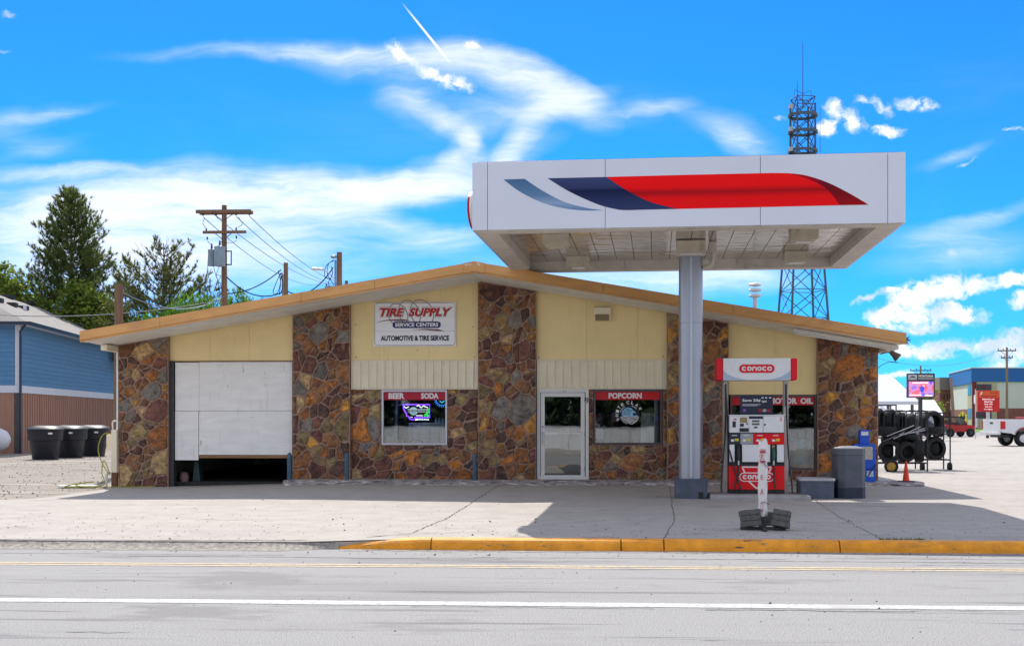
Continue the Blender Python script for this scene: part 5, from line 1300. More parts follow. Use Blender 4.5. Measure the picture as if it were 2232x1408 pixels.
# tubs
def tub(x, y, lab, rz):
    t = thing('refuse_tub', lab, 'bin', (x,y,-.01), rz, 'black refuse tubs by the blue house')
    m_tub = M('tub_black', (.012,.014,.022), .45, .3, 5, .1, 20); 
    mb = MB(); mb.lathe([(.46,0),(.48,.03),(.56,.70),(.57,.74)], n=28, sq=2.6); mb.build('body', m_tub, t)
    mb = MB(); mb.lathe([(.60,.742),(.64,.76),(.665,1.12),(.68,1.16),(.64,1.16)], n=28, sq=2.6); mb.build('collar', m_tub, t)
    lid = MB(); lid.lathe([(.70,1.165),(.70,1.20),(.62,1.27),(.40,1.33),(.1,1.345)], n=28, sq=2.6); lo = lid.build('lid', m_tub, t)
    lid = MB(); lid.obox((0,-.30,1.31),(.50,.10,.06),(8,0,0)); lid.obox((0,.25,1.33),(.50,.10,.06)); lid.build('lid_rib', m_tub, lo)
    mb = MB(); mb.box(.30,.46,-.66,-.645,1.0,1.07); mb.build('sticker', m_white, t)
tub(-21.75,48.3,'black refuse tub nearest the propane tank, widest of the three',8); tub(-21.6,50.3,'black refuse tub in the middle of the row by the house',-5); tub(-21.45,52.3,'black refuse tub at the back of the row by the house',3)
tk = thing('propane_tank', 'white propane tank at the left edge in front of the house', 'tank', (-26.2,53.0,0))
mb = MB(); mb.lathe([(.02,-3.0),(.3,-2.9),(.5,-2.5),(.53,-2.0),(.53,.0),(.50,.3),(.38,.55),(.2,.68),(.02,.72)],(0,0,.68),28,'x'); mb.build('shell', M('tank_white',(.68,.69,.72),.4,.08,3,spots=[(6,.68,.06,(.4,.38,.36))]), tk)
mb = MB(); mb.box(-.35,-.2,-.35,.35,-.01,.3); mb.box(-2.3,-2.15,-.35,.35,-.01,.3); mb.build('legs', m_steel, tk)
mb = MB(); q = random.Random(12)
for k in range(900):
    x = q.uniform(-21.0,-15.5); y = q.uniform(53.2,55.4); h = q.uniform(.05,.14); a = q.uniform(0,6.28)
    mb.add([(x,y,-.02),(x+.03*math.cos(a),y+.03*math.sin(a),-.02),(x+q.uniform(-.04,.04),y,h)],[(0,1,2)])
struct(mb.build('house_grass', M('grass_tuft',(.10,.20,.03),.9,.3,3), recalc=False),'stuff')

# ================================================================== POLES AND WIRES
m_pole = M('pole_wood', (.20,.115,.068), .85, .3, 4, .4, 30, stretch=(4,4,.35), detail=7)
m_ins = M('insulator', (.05,.045,.045), .4); m_tr = M('transformer_grey', (.22,.30,.36), .45, .1, 4); m_wire = M('wire_black', (.02,.022,.028), .5); m_wireg = M('wire_grey', (.16,.18,.21), .5)
mb = MB(); mb.tube([(0,0,-.1),(0,0,2.5),(.02,0,5.5)],[.135,.13,.12],12); single(mb,'wooden_post',m_pole,'brown wooden pole stub standing at the left end of the shop','pole',(-13.68,35.21,0))
P1 = (-15.32,51.14); P2 = (-12.74,51.3); P3 = (-9.69,47.49); P4 = (-23.55,118.8)
u1 = thing('utility_pole', 'tall utility pole with two crossarms and two grey transformers behind the roof', 'utility pole', (*P1,0))
mb = MB(); mb.tube([(0,0,-.1),(0,0,5),(0,0,10.55)],[.15,.135,.105],12); mb.build('pole', m_pole, u1)
mb = MB(); mb.box(-1.16,1.17,-.20,-.09,10.20,10.34); mb.build('crossarm', m_pole, u1); mb = MB(); mb.box(-1.10,1.17,.11,.22,10.19,10.33); mb.build('crossarm', m_pole, u1)
mb = MB(); mb.box(-.86,.97,-.20,-.09,9.35,9.46); mb.build('crossarm', m_pole, u1)
for (a, b) in (((-.48,10.2),(-.05,9.92)),((.48,10.2),(.05,9.92)),((-.35,9.36),(-.05,9.12)),((.35,9.36),(.05,9.12))):
    mb = MB(); mb.tube([(a[0],-.14,a[1]),(b[0],-.13,b[1])],.016,6); mb.build('brace', m_ins, u1)
def can_tr(x, r, z0, z1, y):
    t = MB(); t.lathe([(r*.92,z0),(r,z0+.05),(r,z1-.06),(r*1.05,z1-.05),(r*1.05,z1),(r*.5,z1+.05)],(x,y,0),18); o = t.build('transformer', m_tr, u1)
    t = MB(); t.lathe([(.05,z1+.05),(.035,z1+.1),(.055,z1+.13),(.03,z1+.17),(.045,z1+.2),(.015,z1+.27)],(x,y,0),10); t.build('bushing', m_ins, o)
can_tr(-.52,.155,8.0,8.68,-.05); can_tr(-.08,.225,7.95,8.76,-.36)
mb = MB(); mb.box(.12,.36,-.16,-.12,8.58,8.63); mb.box(.12,.36,-.16,-.12,8.02,8.07); mb.box(.32,.36,-.16,-.12,8.07,8.58); mb.build('bracket', m_ins, u1)
for x, z in ((-.86,10.15),(-.3,10.15),(.55,10.15),(1.12,10.15),(-.72,9.5),(.55,9.52),(-.68,9.15),(.56,9.18)):
    mb = MB(); mb.lathe([(.02,0),(.045,.03),(.02,.06),(.045,.09),(.02,.13)],(x,-.15,z-.06),8); mb.build('insulator', m_ins, u1)
for pts in ([(-.80,-.1,10.0),(-.88,-.1,9.8),(-.72,-.1,9.55)],[(.62,-.1,10.05),(.80,-.1,9.75),(.58,-.1,9.6)],[(-.68,-.1,9.05),(-.6,-.1,8.95),(-.52,-.05,8.9)],[(.55,-.1,9.05),(.3,-.1,8.95),(-.08,-.3,8.98)],
            [(-.65,-.1,8.55),(-.67,-.1,7.8),(-.55,-.1,7.2)],[(-.4,-.2,8.0),(-.3,-.2,7.6),(-.2,-.2,7.3),(-.1,-.15,6.6)],[(-.1,-.36,7.95),(-.25,-.3,7.55),(-.1,-.2,7.2),(0,-.2,6.9)],[(-.3,-.2,7.6),(-.05,-.3,7.55),(-.2,-.3,7.3),(-.02,-.2,7.25)]):
    mb = MB(); mb.tube(catmull(pts,6),.012,5); mb.build('jumper', m_wire, u1)
u2 = thing('service_pole', 'plain wooden service pole with looped cables behind the left roof slope', 'utility pole', (*P2,0))
mb = MB(); mb.tube([(0,0,-.1),(0,0,8.14)],[.12,.095],12); mb.build('pole', m_pole, u2)
mb = MB(); mb.tube([(-.13,-.03,3.5),(-.13,-.03,7.65),(-.18,-.05,7.72)],.035,8); mb.build('conduit', m_tr, u2)
for pts in ([(-.2,-.1,7.7),(-.38,-.1,7.3),(-.52,-.1,6.9),(-.35,-.1,6.85),(-.22,-.1,7.2),(-.18,-.1,7.7)],[(-.3,-.1,7.8),(-.2,-.1,7.3),(-.25,-.1,6.8),(-.12,-.1,7.1),(-.17,-.1,7.6)]):
    mb = MB(); mb.tube(catmull(pts,6),.016,5); mb.build('cable_loop', m_wire, u2)
u3 = thing('lamp_pole', 'wooden pole with a small street lamp and looped cables left of the ridge', 'utility pole', (*P3,0))
mb = MB(); mb.tube([(0,0,-.1),(0,0,8.05)],[.13,.105],12); mb.build('pole', m_pole, u3)
mb = MB(); mb.tube([(-.15,-.03,3.5),(-.15,-.03,7.75)],.04,8); mb.build('conduit', m_tr, u3)
mb = MB(); mb.lathe([(.05,0),(.12,.02),(.13,.09),(.06,.14)],(-.2,-.08,7.8),14); mb.build('sensor', m_tr, u3)
mb = MB(); mb.tube([(-.1,-.05,6.9),(-.35,-.1,7.2),(-.6,-.15,7.35)],.02,6); mb.build('lamp_arm', m_alu, u3)
mb = MB(); mb.obox((-.82,-.2,7.38),(.46,.18,.09),(0,4,0)); mb.build('lamp_head', m_alu, u3, bevel=.03)
for pts in ([(-.2,-.1,7.75),(-.5,-.1,7.5),(-.55,-.1,7.1),(-.3,-.1,7.0)],[(-.2,-.1,7.7),(-.4,-.1,7.6),(-.45,-.1,7.2),(-.2,-.1,6.8)],[(-.3,-.1,7.5),(-.25,-.1,7.2),(-.4,-.1,6.9),(-.35,-.1,6.6)]):
    mb = MB(); mb.tube(catmull(pts,6),.015,5); mb.build('cable_loop', m_wire, u3)
u4 = thing('far_pole', 'distant utility pole top with a crossarm just above the left roof slope', 'utility pole', (*P4,0))
mb = MB(); mb.tube([(0,0,-.1),(0,0,14.9)],[.2,.16],10); mb.build('pole', m_pole, u4)
mb = MB(); mb.box(-2.1,1.9,-.1,.1,14.2,14.4); mb.build('crossarm', m_tr, u4)
for x in (-1.95,.6,.9,1.75):
    mb = MB(); mb.lathe([(.05,0),(.09,.08),(.05,.16),(.08,.24)],(x,0,14.4),8); mb.build('insulator', m_ins, u4)
def wire(a, b, sag, lab, r=.016, mat=None, n=20):
    a, b = Vector(a), Vector(b); pts = []
    for i in range(n+1):
        t = i/n; p = a.lerp(b,t); p.z -= sag*4*t*(1-t); pts.append(p)
    mb = MB(); mb.tube(pts,r,5); single(mb,'power_line',mat or m_wire,lab,'cable',tuple(a),'overhead cables',world=True)
for i, (xa, xb, nm) in enumerate(((1.12,1.75,'outer right'),(.55,.9,'inner right'),(-.3,.6,'inner left'),(-.86,-1.95,'outer left'))):
    wire((P1[0]+xa,P1[1]-.1,10.05),(P4[0]+xb,P4[1],14.65),1.1,'thin overhead wire from the %s insulator of the transformer pole'%nm,.018,m_wireg)
wire((P1[0]+.1,P1[1],7.55),(P2[0]-.1,P2[1],6.93),.45,'sagging cable from the transformer pole to the middle service pole',.026)
wire((P2[0]+.1,P2[1],6.93),(P3[0]-.25,P3[1],7.45),.45,'sagging cable from the service pole up to the lamp pole',.026)
wire((P1[0]+.1,P1[1],6.85),(P2[0]-.2,P2[1],7.85),.25,'cable rising from low on the transformer pole to the service pole top',.024)
wire((P1[0],P1[1],6.75),(-13.68,35.21,5.35),.55,'cable swinging left from the transformer pole to the pole stub',.022,m_wireg)
wire((P1[0],P1[1],6.60),(-27.5,50,6.2),.5,'pale cable running left from the transformer pole past the trees',.02,m_wireg)
wire((P1[0]-.55,P1[1],7.9),(-17.6,51.5,4.0),.0,'guy wire slanting down left from the transformers',.012,m_wireg)

# ================================================================== TREES
m_bark = M('bark', (.10,.07,.05), .95, .4, 6, .6, 20)
m_needle = M('pine_needles', (.075,.14,.04), .7, .4, .9, col2=(.20,.25,.06)); m_needle2 = M('pine_needles_sparse', (.10,.14,.05), .7, .4, .9, col2=(.22,.24,.07))
m_leaf = M('bright_leaves', (.20,.42,.03), .6, .4, .8, col2=(.42,.60,.05)); m_leaf2 = M('mid_leaves', (.19,.30,.04), .6, .4, .8, col2=(.36,.44,.07)); m_cedar = M('cedar_leaves', (.06,.19,.025), .65, .5, .7, col2=(.17,.34,.035))
for m_ in (m_needle,m_needle2,m_leaf,m_leaf2,m_cedar): 
    p = m_.node_tree.nodes['Principled BSDF']; p.inputs['Subsurface Weight'].default_value = 0; p.inputs['Transmission Weight'].default_value = 0
    # thin leaves let some sun through
    t = m_.node_tree; tl_ = t.nodes.new('ShaderNodeBsdfTranslucent'); mx = t.nodes.new('ShaderNodeMixShader'); mx.inputs[0].default_value = .55
    src = p.inputs['Base Color'].links[0].from_socket; t.links.new(src,tl_.inputs['Color']); out = [n_ for n_ in t.nodes if n_.type == 'OUTPUT_MATERIAL'][0]
    t.links.new(p.outputs[0],mx.inputs[1]); t.links.new(tl_.outputs[0],mx.inputs[2]); t.links.new(mx.outputs[0],out.inputs['Surface'])
def tuft(mb, p, d, q, L, n=15, w=.021, spread=1.1):
    d = d.normalized()
    for k in range(n):
        e = (d + Vector((q.gauss(0,1),q.gauss(0,1),q.gauss(0,1)))*spread*.55).normalized()*L*q.uniform(.7,1.15)
        s_ = e.cross(Vector((q.gauss(0,1),q.gauss(0,1),q.gauss(0,1)))).normalized()*w
        o = len(mb.v); b0 = p + d*q.uniform(-.12,.05)
        mb.v += [tuple(b0-s_),tuple(b0+s_),tuple(b0+e)]; mb.f.append((o,o+1,o+2)); mb.s.append(False)
def pine(name, lab, loc, h, rmax, z0, seed, mat, nwh, per, tl, ntuft, dens, topdead=False, shape=1.0):
    q = random.Random(seed); t = thing(name, lab, 'tree', loc)
    tr = MB(); cr = MB(); lean = q.uniform(-.1,.1)
    tp = lambda z: Vector((lean*z/h + .05*math.sin(z*.7),.05*math.cos(z*.9),z))
    tr.tube([tp(h*i/12) for i in range(13)],[lerp(.24,.03,(i/12)**.8) for i in range(13)],8)
    for i in range(nwh):
        f = (i+q.uniform(0,.6))/nwh; z = z0+(h*.985-z0)*f
        if f > .99: continue
        R_ = rmax*(1-f)**shape*q.uniform(.75,1.1)+.22
        ph = q.uniform(0,6.28)
        for b in range(per):
            if q.random() > dens: continue
            a = ph+6.283*b/per+q.uniform(-.35,.35); L = R_*q.uniform(.72,1.0)
            up = lerp(.15,1.1,f)+q.uniform(-.1,.25)
            p0 = tp(z); pts = [p0]
            n = 5
            for k in range(1,n+1):
                u = k/n; pts.append(p0+Vector((math.cos(a)*L*u, math.sin(a)*L*u, L*(up*u*.45+.42*u*u*up))))
            tr.tube(pts,[lerp(.05,.012,k/n)*(1-.5*f) for k in range(n+1)],5,False)
            dead = topdead and f > .72 and q.random() < .75
            if dead: continue
            m = max(3,int(L*ntuft))
            for k in range(m):
                u = lerp(.28,1.0,(k+q.random())/m); j = min(n-1,int(u*n)); c = pts[j].lerp(pts[j+1],u*n-j)
                dirv_ = (pts[min(n,j+1)]-pts[j]).normalized()
                off = Vector((q.gauss(0,.65),q.gauss(0,.65),q.uniform(-.1,.95)))
                st = (dirv_*.8+off*.9).normalized(); tipv = c+st*q.uniform(.15,.75)*(1.15-.45*f)
                if k % 2 == 0: tr.tube([c,tipv],[.012,.007],3,False)
                tuft(cr,tipv,st+Vector((0,0,.5)),q,tl)
                if q.random() < .6: tuft(cr,c.lerp(tipv,.5),st,q,tl*.9)
            tuft(cr,pts[-1],pts[-1]-pts[-2]+Vector((0,0,.3)),q,tl,16)
    if not topdead:
        for k in range(7): tuft(cr,tp(h*(1-.012*k)),Vector((0,0,1)),q,tl*.9,10,.03,.5)
    tr.build('trunk', m_bark, t, recalc=False); cr.build('crown', mat, t, recalc=False)
    return len(cr.f)
nt1 = pine('pine_tree','tall dense pine tree rising behind the blue house',(-35.5,82.9,0),17.2,5.7,3.0,41,m_needle,36,8,.30,7.4,.94,shape=.74)
nt2 = pine('pine_tree','smaller sparse pine with a bare top left of the transformer pole',(-27.4,78.4,0),12.9,5.8,4.2,43,m_needle2,22,6,.28,7.5,.86,topdead=True,shape=.62)
def leafy(name, lab, loc, blobs_, seed, mat, nleaf, size, trunk_h, cedar=False):
    q = random.Random(seed); t = thing(name, lab, 'tree', loc); tr = MB(); cr = MB()
    tr.tube([(0,0,-.1),(.05,0,trunk_h*.5),(0,.05,trunk_h)],[.22,.17,.09],8)
    tot_ = sum(b[3]*b[4] for b in blobs_)
    for (x,y,z,rx,rz_) in blobs_:
        tr.tube([(0,0,trunk_h*.55),(x*.5,y*.5,lerp(trunk_h*.6,z,.6)),(x,y,z)],[.09,.06,.02],5,False)
        n = int(nleaf*rx*rz_/tot_); ncl = max(6,n//26)
        for c in range(ncl):
            d = Vector((q.gauss(0,1),q.gauss(0,1),q.gauss(0,1))).normalized()*(q.random()**.35)
            cc = Vector((x+d.x*rx,y+d.y*rx,z+d.z*rz_)); cs_ = q.uniform(.25,.55)*min(rx,rz_)*.55
            for k in range(26):
                p = cc+Vector((q.gauss(0,cs_),q.gauss(0,cs_),q.gauss(0,cs_*.7)))
                if cedar: p.z -= abs(p.x-cc.x)*.5
                a = Vector((q.gauss(0,1),q.gauss(0,1),q.gauss(0,.6))).normalized(); b = a.cross(Vector((q.gauss(0,1),q.gauss(0,1),q.gauss(0,1)))).normalized()
                s_ = size*q.uniform(.6,1.3)
                if cedar: a = (a*.5+Vector((0,0,-.9))).normalized(); s2 = s_*.35
                else: s2 = s_*.6
                o = len(cr.v); cr.v += [tuple(p-a*s_*.5),tuple(p+b*s2*.5),tuple(p+a*s_*.5),tuple(p-b*s2*.5)]; cr.f.append((o,o+1,o+2,o+3)); cr.s.append(False)
    tr.build('trunk', m_bark, t, recalc=False); cr.build('crown', mat, t, recalc=False)
leafy('leafy_tree','bright green leafy tree at the left edge above the house roof',(-49.2,101.8,0),[(-1,0,11.4,3.2,2.2),(1.8,0,10.3,2.2,1.6),(-3.5,0,9.8,3,2.2),(0,0,8.3,4,2.5)],51,m_leaf,9000,.30,9)
leafy('leafy_tree','olive green leafy tree tucked behind the left flank of the dense pine',(-38.6,80.5,0),[(0,0,9.6,1.3,2.2),(.8,0,8.0,1.8,1.8),(-.6,0,11.0,.8,1.1),(2.2,0,7.6,2.0,1.5)],52,m_leaf2,8500,.28,9)
leafy('leafy_tree','yellow green leafy tree showing through the right side of the dense pine',(-34.2,80.2,0),[(.6,0,9.4,1.3,1.5),(1.6,0,7.8,1.8,1.6),(-1.6,0,8.0,1.6,1.4)],53,m_leaf2,7000,.28,8)
leafy('cedar_tree','fresh green cedar left of the transformer pole above the roof edge',(-21.6,66.8,0),[(0,0,7.2,1.6,1.4),(-1.5,0,6.6,1.4,1.2),(1.3,0,6.9,1.3,1.2),(-2.4,0,5.9,1.3,1.2),(0,0,5.4,2.6,1.5)],54,m_cedar,12000,.24,6,True)
leafy('cedar_tree','dark green cedar between the transformer pole and the service pole',(-18.4,66.9,0),[(-.9,0,7.6,.9,1.2),(.1,0,6.9,1.3,1.0),(1.6,0,6.7,1.3,.8),(3.0,0,6.5,1.3,.7),(.5,0,5.4,2.6,1.2)],55,m_cedar,12000,.24,6,True)

# ================================================================== LATTICE TOWER
m_tow = M('tower_steel', (.07,.10,.135), .5, .2, 3, metal=.3)
tw = thing('radio_tower', 'tall blue grey lattice radio tower with ring platforms behind the canopy', 'tower', (25.73,151.92,0), 12)
def tw_w(z): return lerp(3.1,1.12,min(1,z/33.0)) if z < 33 else 1.12
C4 = ((-1,-1),(1,-1),(1,1),(-1,1))
for cxx, cyy in C4:
    mb = MB(); zz = [0,10,20,30,33,39.5]; mb.tube([(cxx*tw_w(z),cyy*tw_w(z),z) for z in zz],[.16,.15,.14,.13,.13,.12],8); mb.build('leg', m_tow, tw)
zs_ = [0]
while zs_[-1] < 39: zs_.append(zs_[-1]+ (3.4 if zs_[-1] < 33 else 2.1))
for z0, z1 in zip(zs_, zs_[1:]):
    for k in range(4):
        a, b = C4[k], C4[(k+1) % 4]; w0, w1 = tw_w(z0), tw_w(z1)
        mb = MB(); mb.tube([(a[0]*w0,a[1]*w0,z0),(b[0]*w1,b[1]*w1,z1)],.055,5); mb.build('brace', m_tow, tw)
        mb = MB(); mb.tube([(b[0]*w0,b[1]*w0,z0),(a[0]*w1,a[1]*w1,z1)],.055,5); mb.build('brace', m_tow, tw)
        mb = MB(); mb.tube([(a[0]*w1,a[1]*w1,z1),(b[0]*w1,b[1]*w1,z1)],.05,5); mb.build('girt', m_tow, tw)
for z in (33.7,36.0,38.0):
    mb = MB(); mb.lathe([(1.55,0),(1.78,0),(1.78,.32),(1.55,.32),(1.55,.0)],(0,0,z),24,sm=False); mb.f = [f for f in mb.f if len(f) <= 4]; mb.s = mb.s[:len(mb.f)]; mb.build('ring_platform', m_tow, tw)
    for k in range(8):
        a = 6.283*k/8; mb = MB(); mb.tube([(.9*math.cos(a),.9*math.sin(a),z+.1),(1.7*math.cos(a),1.7*math.sin(a),z+.1)],.05,5); mb.build('strut', m_tow, tw)
mb = MB(); mb.tube([(0,0,39),(0,0,47.1)],[.07,.035],6); mb.build('mast', m_tow, tw)
mb = MB(); mb.tube([(-1.05,-.9,36),(-1.05,-.9,42)],[.09,.03],6); mb.build('whip', m_tow, tw)
mb = MB(); mb.tube([(1.95,-.6,33.7),(1.95,-.6,39.2)],[.04,.025],6); mb.build('whip', m_tow, tw)
mb = MB(); mb.tube([(-1.85,-.5,33.6),(-1.85,-.5,39.2)],.05,6); mb.build('side_pipe', m_tow, tw)
for z in (39.0,36.3,33.9):
    mb = MB(); mb.box(-1.95,-1.5,-.8,-.35,z-.2,z+.3); mb.build('antenna_box', M('antenna_grey',(.4,.43,.46),.5), tw)
for s_ in (-1,1):
    mb = MB(); mb.tube([(0,0,40.8),(s_*1.0,0,41.3)],.03,5); mb.tube([(s_*1.0,0,41.3),(s_*1.1,0,40.3)],.03,5); mb.tube([(0,0,40.0),(s_*1.1,0,40.3)],.03,5); mb.build('spreader', m_tow, tw)
mb = MB(); mb.box(-1.1,1.1,-1.16,-1.1,39.3,39.4); mb.box(-1.1,1.1,-1.16,-1.1,38.9,38.95); mb.build('railing', m_tow, tw)

# ================================================================== RIGHT: SHEDS, SIGNS, SCHOOL
m_wmet = M('white_roof_metal', (.72,.72,.74), .45, .03, 1); m_gwall = M('grey_wall', (.13,.12,.125), .8, .2, 1.5)
wb = thing('white_roof_building', 'low building with a bright white metal roof right of the shop', 'building', (20,101.8,0), local=False)
mb = MB(); mb.box(9,23.6,103.2,110,-.1,2.9); mb.build('wall', m_gwall, wb)
mb = MB(); mb.add([(9,101.3,2.95),(26.4,101.3,2.95),(25.1,105.5,5.25),(9,105.5,5.25),(9,110,2.95),(26.4,110,2.95)],[(0,1,2,3),(3,2,5,4),(1,5,2),(0,4,5,1)]); rw = mb.build('roof', m_wmet, wb)
mb = MB(); mb.box(9,26.42,101.22,101.3,2.68,2.94); mb.build('roof_edge', m_trimw, rw)
for x in (22.3,24.0,25.9):
    mb = MB(); mb.box(x-.1,x+.1,101.5,101.7,-.1,2.7); mb.build('post', m_gwall, wb)
mb = MB(); mb.box(20.2,21.0,103.1,103.2,.9,2.2); mb.build('window', M('far_glass',(.35,.4,.45),.1), wb)
wb2 = thing('white_shed', 'pale distant shed with a white roof behind the LED sign', 'building', (33,135,0), local=False)
mb = MB(); mb.box(24,37.4,135,142,-.1,1.9); mb.build('wall', M('shed_wall',(.50,.51,.53),.8,.05,1), wb2)
mb = MB(); mb.prism([(134.6,1.9),(138.5,3.6),(142.4,1.9)],23.7,37.7,'yz'); mb.build('roof', m_wmet, wb2)
for k in range(5):
    mb = MB(); mb.box(30.0+k*1.5,30.7+k*1.5,134.95,135.0,.7,1.5); mb.build('window', M('far_glass',(.35,.4,.45),.1), wb2)
leafy('far_tree','small green tree behind the LED sign next to the brick corner',(43.6,165,0),[(0,0,4.4,1.6,2.6),(.4,0,2.6,2.0,1.8)],61,m_leaf2,2200,.4,4)
# LED sign
ls = thing('led_sign', 'black LED sign reading MONTANA with a glowing picture of a rider', 'sign', (24.0,91.7,0), local=False)
mb = MB(); mb.box(23.03,25.0,91.7,92.0,3.10,4.86); mb.build('cabinet', m_black, ls, bevel=.02)
mb = MB(); mb.box(23.88,24.14,91.8,92.0,-.1,3.1); mb.build('pole', m_steel, ls)
m_scr = bpy.data.materials.new('led_picture'); m_scr.use_nodes = True
t = m_scr.node_tree; p = t.nodes['Principled BSDF']; tcn = t.nodes.new('ShaderNodeTexCoord'); nzn = t.nodes.new('ShaderNodeTexNoise'); nzn.inputs['Scale'].default_value = 2.2; nzn.inputs['Detail'].default_value = 4; rp = t.nodes.new('ShaderNodeValToRGB')
e = rp.color_ramp.elements; e[0].position = .3; e[0].color = (.06,.05,.55,1); e[1].position = .72; e[1].color = (.85,.35,.30,1); e_ = e.new(.48); e_.color = (.45,.20,.42,1); e_ = e.new(.6); e_.color = (.60,.06,.07,1)
t.links.new(tcn.outputs['Object'],nzn.inputs['Vector']); t.links.new(nzn.outputs['Fac'],rp.inputs[0]); t.links.new(rp.outputs[0],p.inputs['Base Color']); t.links.new(rp.outputs[0],p.inputs['Emission Color']); p.inputs['Emission Strength'].default_value = .45
mb = MB(); mb.box(23.13,24.90,91.69,91.698,3.17,4.28); scr = mb.build('screen', m_scr, ls)
mb = MB(); q = random.Random(77)
for k in range(16):
    a = 6.283*k/16; r_ = .10+.13*(k % 2)*q.uniform(.6,1.2); 
P = [(24.10+(.14+.12*(k % 2)*((k*7) % 5)/4)*math.cos(6.283*k/16),3.72+(.20+.14*(k % 2)*((k*3) % 4)/3)*math.sin(6.283*k/16)) for k in range(16)]
mb.poly(P,91.686); mb.build('screen_figure', M('led_blue',(.02,.06,.55),.4,.5,6,emit=.4), scr)
mb = MB(); text(mb,'MONTANA',24.36,4.58,91.694,.17,1.06,bold=.03); text(mb,'POWER PRODUCTS',24.36,4.42,91.694,.10,1.06,bold=.02)
mb.build('lettering', m_let, ls)
mb = MB(); mb.box(23.10,23.72,91.688,91.698,4.40,4.76); mb.build('logo_plate', M('logo_grey',(.45,.46,.48),.5), ls)
mb = MB(); mb.poly([(23.14,4.46),(23.38,4.70),(23.45,4.62),(23.50,4.67),(23.69,4.46),(23.56,4.52),(23.44,4.55),(23.36,4.6),(23.26,4.5)],91.684); mb.build('mountain_logo', m_black, ls)
mb = MB(); mb.box(23.2,24.0,91.685,91.688,3.27,3.31); mb.box(23.4,24.5,91.685,91.688,4.15,4.19); mb.box(24.3,24.8,91.685,91.688,3.24,3.28); mb.build('screen_captions', m_neonW, scr)
# school
m_brick = M('far_brick', (.24,.085,.075), .85, .2, 2, spots=[(3,.6,.1,(.20,.07,.065))]); m_lime = M('far_panel_white', (.62,.60,.58), .7, .04, .6); m_bluep = M('far_panel_blue', (.012,.12,.42), .5, .06, .6); m_tanw = M('far_tan', (.46,.40,.28), .7, .05, .6); m_maroon = M('maroon_column', (.16,.015,.03), .6, .1, 1); m_wing = M('far_window', (.04,.05,.08), .15, .3, 1.2)
sc_ = thing('school_building', 'large school with a blue top band, white panels and red brick base', 'building', (55.5,183.9,0), local=False)
cC = Vector((55.5,183.85)); dR = Vector((1,.063)).normalized(); dL = Vector((3.5,23.8)).normalized()
def wallbox(o, d, a, b, z0, z1, out, name, mat, parent=None, th=.25):
    """a slab on the wall that starts at o and runs along d; 'out' pushes it proud of the wall"""
    nrm = Vector((d.y,-d.x)) if d is dR else Vector((-d.y,d.x))
    p = [o+d*a+nrm*out, o+d*b+nrm*out, o+d*b+nrm*(out-th), o+d*a+nrm*(out-th)]
    mb = MB(); mb.add([(*v,z0) for v in p]+[(*v,z1) for v in p],[(0,1,2,3),(4,5,6,7),(0,1,5,4),(1,2,6,5),(2,3,7,6),(3,0,4,7)]); return mb.build(name, mat, parent or sc_)
wallbox(cC,dR,0,60,0,3.0,0,'brick_base',m_brick); wallbox(cC,dR,0,60,3.0,6.85,-.05,'wall',m_lime); wallbox(cC,dR,-.2,60,6.85,8.8,.15,'blue_band',m_bluep); wallbox(cC,dR,-.3,60,8.8,8.95,.25,'coping',m_trimw)
wallbox(cC,dR,.3,3.5,0,6.84,.06,'tan_bay',m_tanw); wallbox(cC,dR,-.1,.5,0,6.84,.22,'corner_column',m_maroon)
for (a,b,z0,z1) in ((.6,2.7,5.6,6.5),(.6,2.7,1.55,2.6),(15,17.5,5.3,6.6),(15,17.5,1.0,2.8)):
    w_ = wallbox(cC,dR,a,b,z0,z1,.12,'window',m_wing); wallbox(cC,dR,(a+b)/2-.08,(a+b)/2+.08,z0,z1,.15,'mullion',m_maroon,w_); wallbox(cC,dR,a,b,(z0+z1)/2-.06,(z0+z1)/2+.06,.17,'transom',m_maroon,w_)
LL = 24.0
wallbox(cC,dL,0.3,LL,0,2.9,0,'brick_base',m_brick); wallbox(cC,dL,0.3,LL,2.9,6.6,-.05,'wall',m_lime); wallbox(cC,dL,.1,LL,6.62,8.8,.15,'blue_band',m_bluep); wallbox(cC,dL,.1,LL,8.8,8.95,.25,'coping',m_trimw)
wallbox(cC,dL,.4,4.5,0.1,6.6,.04,'tan_bay',m_tanw)
for (a,b,z0,z1) in ((1.0,4.0,5.0,6.4),(1.0,4.0,1.5,3.0),(9,10.2,0.3,2.4),(21.2,23.6,4.8,6.3)):
    wallbox(cC,dL,a,b,z0,z1,.1,'window',m_wing)
cB = cC+dL*LL; bl_ = MB(); bl_.box(cB.x-1.6,cB.x+6,cB.y,cB.y+16,-.1,8.05); bl_.build('brick_tower', m_brick, sc_)
bl_ = MB(); bl_.box(cB.x-1.65,cB.x+6,cB.y-.05,cB.y+16,6.2,8.25); bl_.build('tower_cap', M('far_taupe',(.30,.22,.19),.8,.06,.6), sc_)
bl_ = MB(); bl_.box(cB.x-1.66,cB.x+6,cB.y-.06,cB.y-.02,1.2,1.6); bl_.build('tower_band', m_tanw, sc_)
for k in range(3):
    bl_ = MB(); bl_.box(cB.x-1.0+k*.55,cB.x-.85+k*.55,cB.y-.05,cB.y,4.6,5.5); bl_.build('slot_window', m_wing, sc_)
bl_ = MB(); bl_.lathe([(0.5,0),(.5,.9),(.2,1.3)],(cC.x+11,cC.y+4,8.8),10); bl_.build('roof_fan', m_alu, sc_)
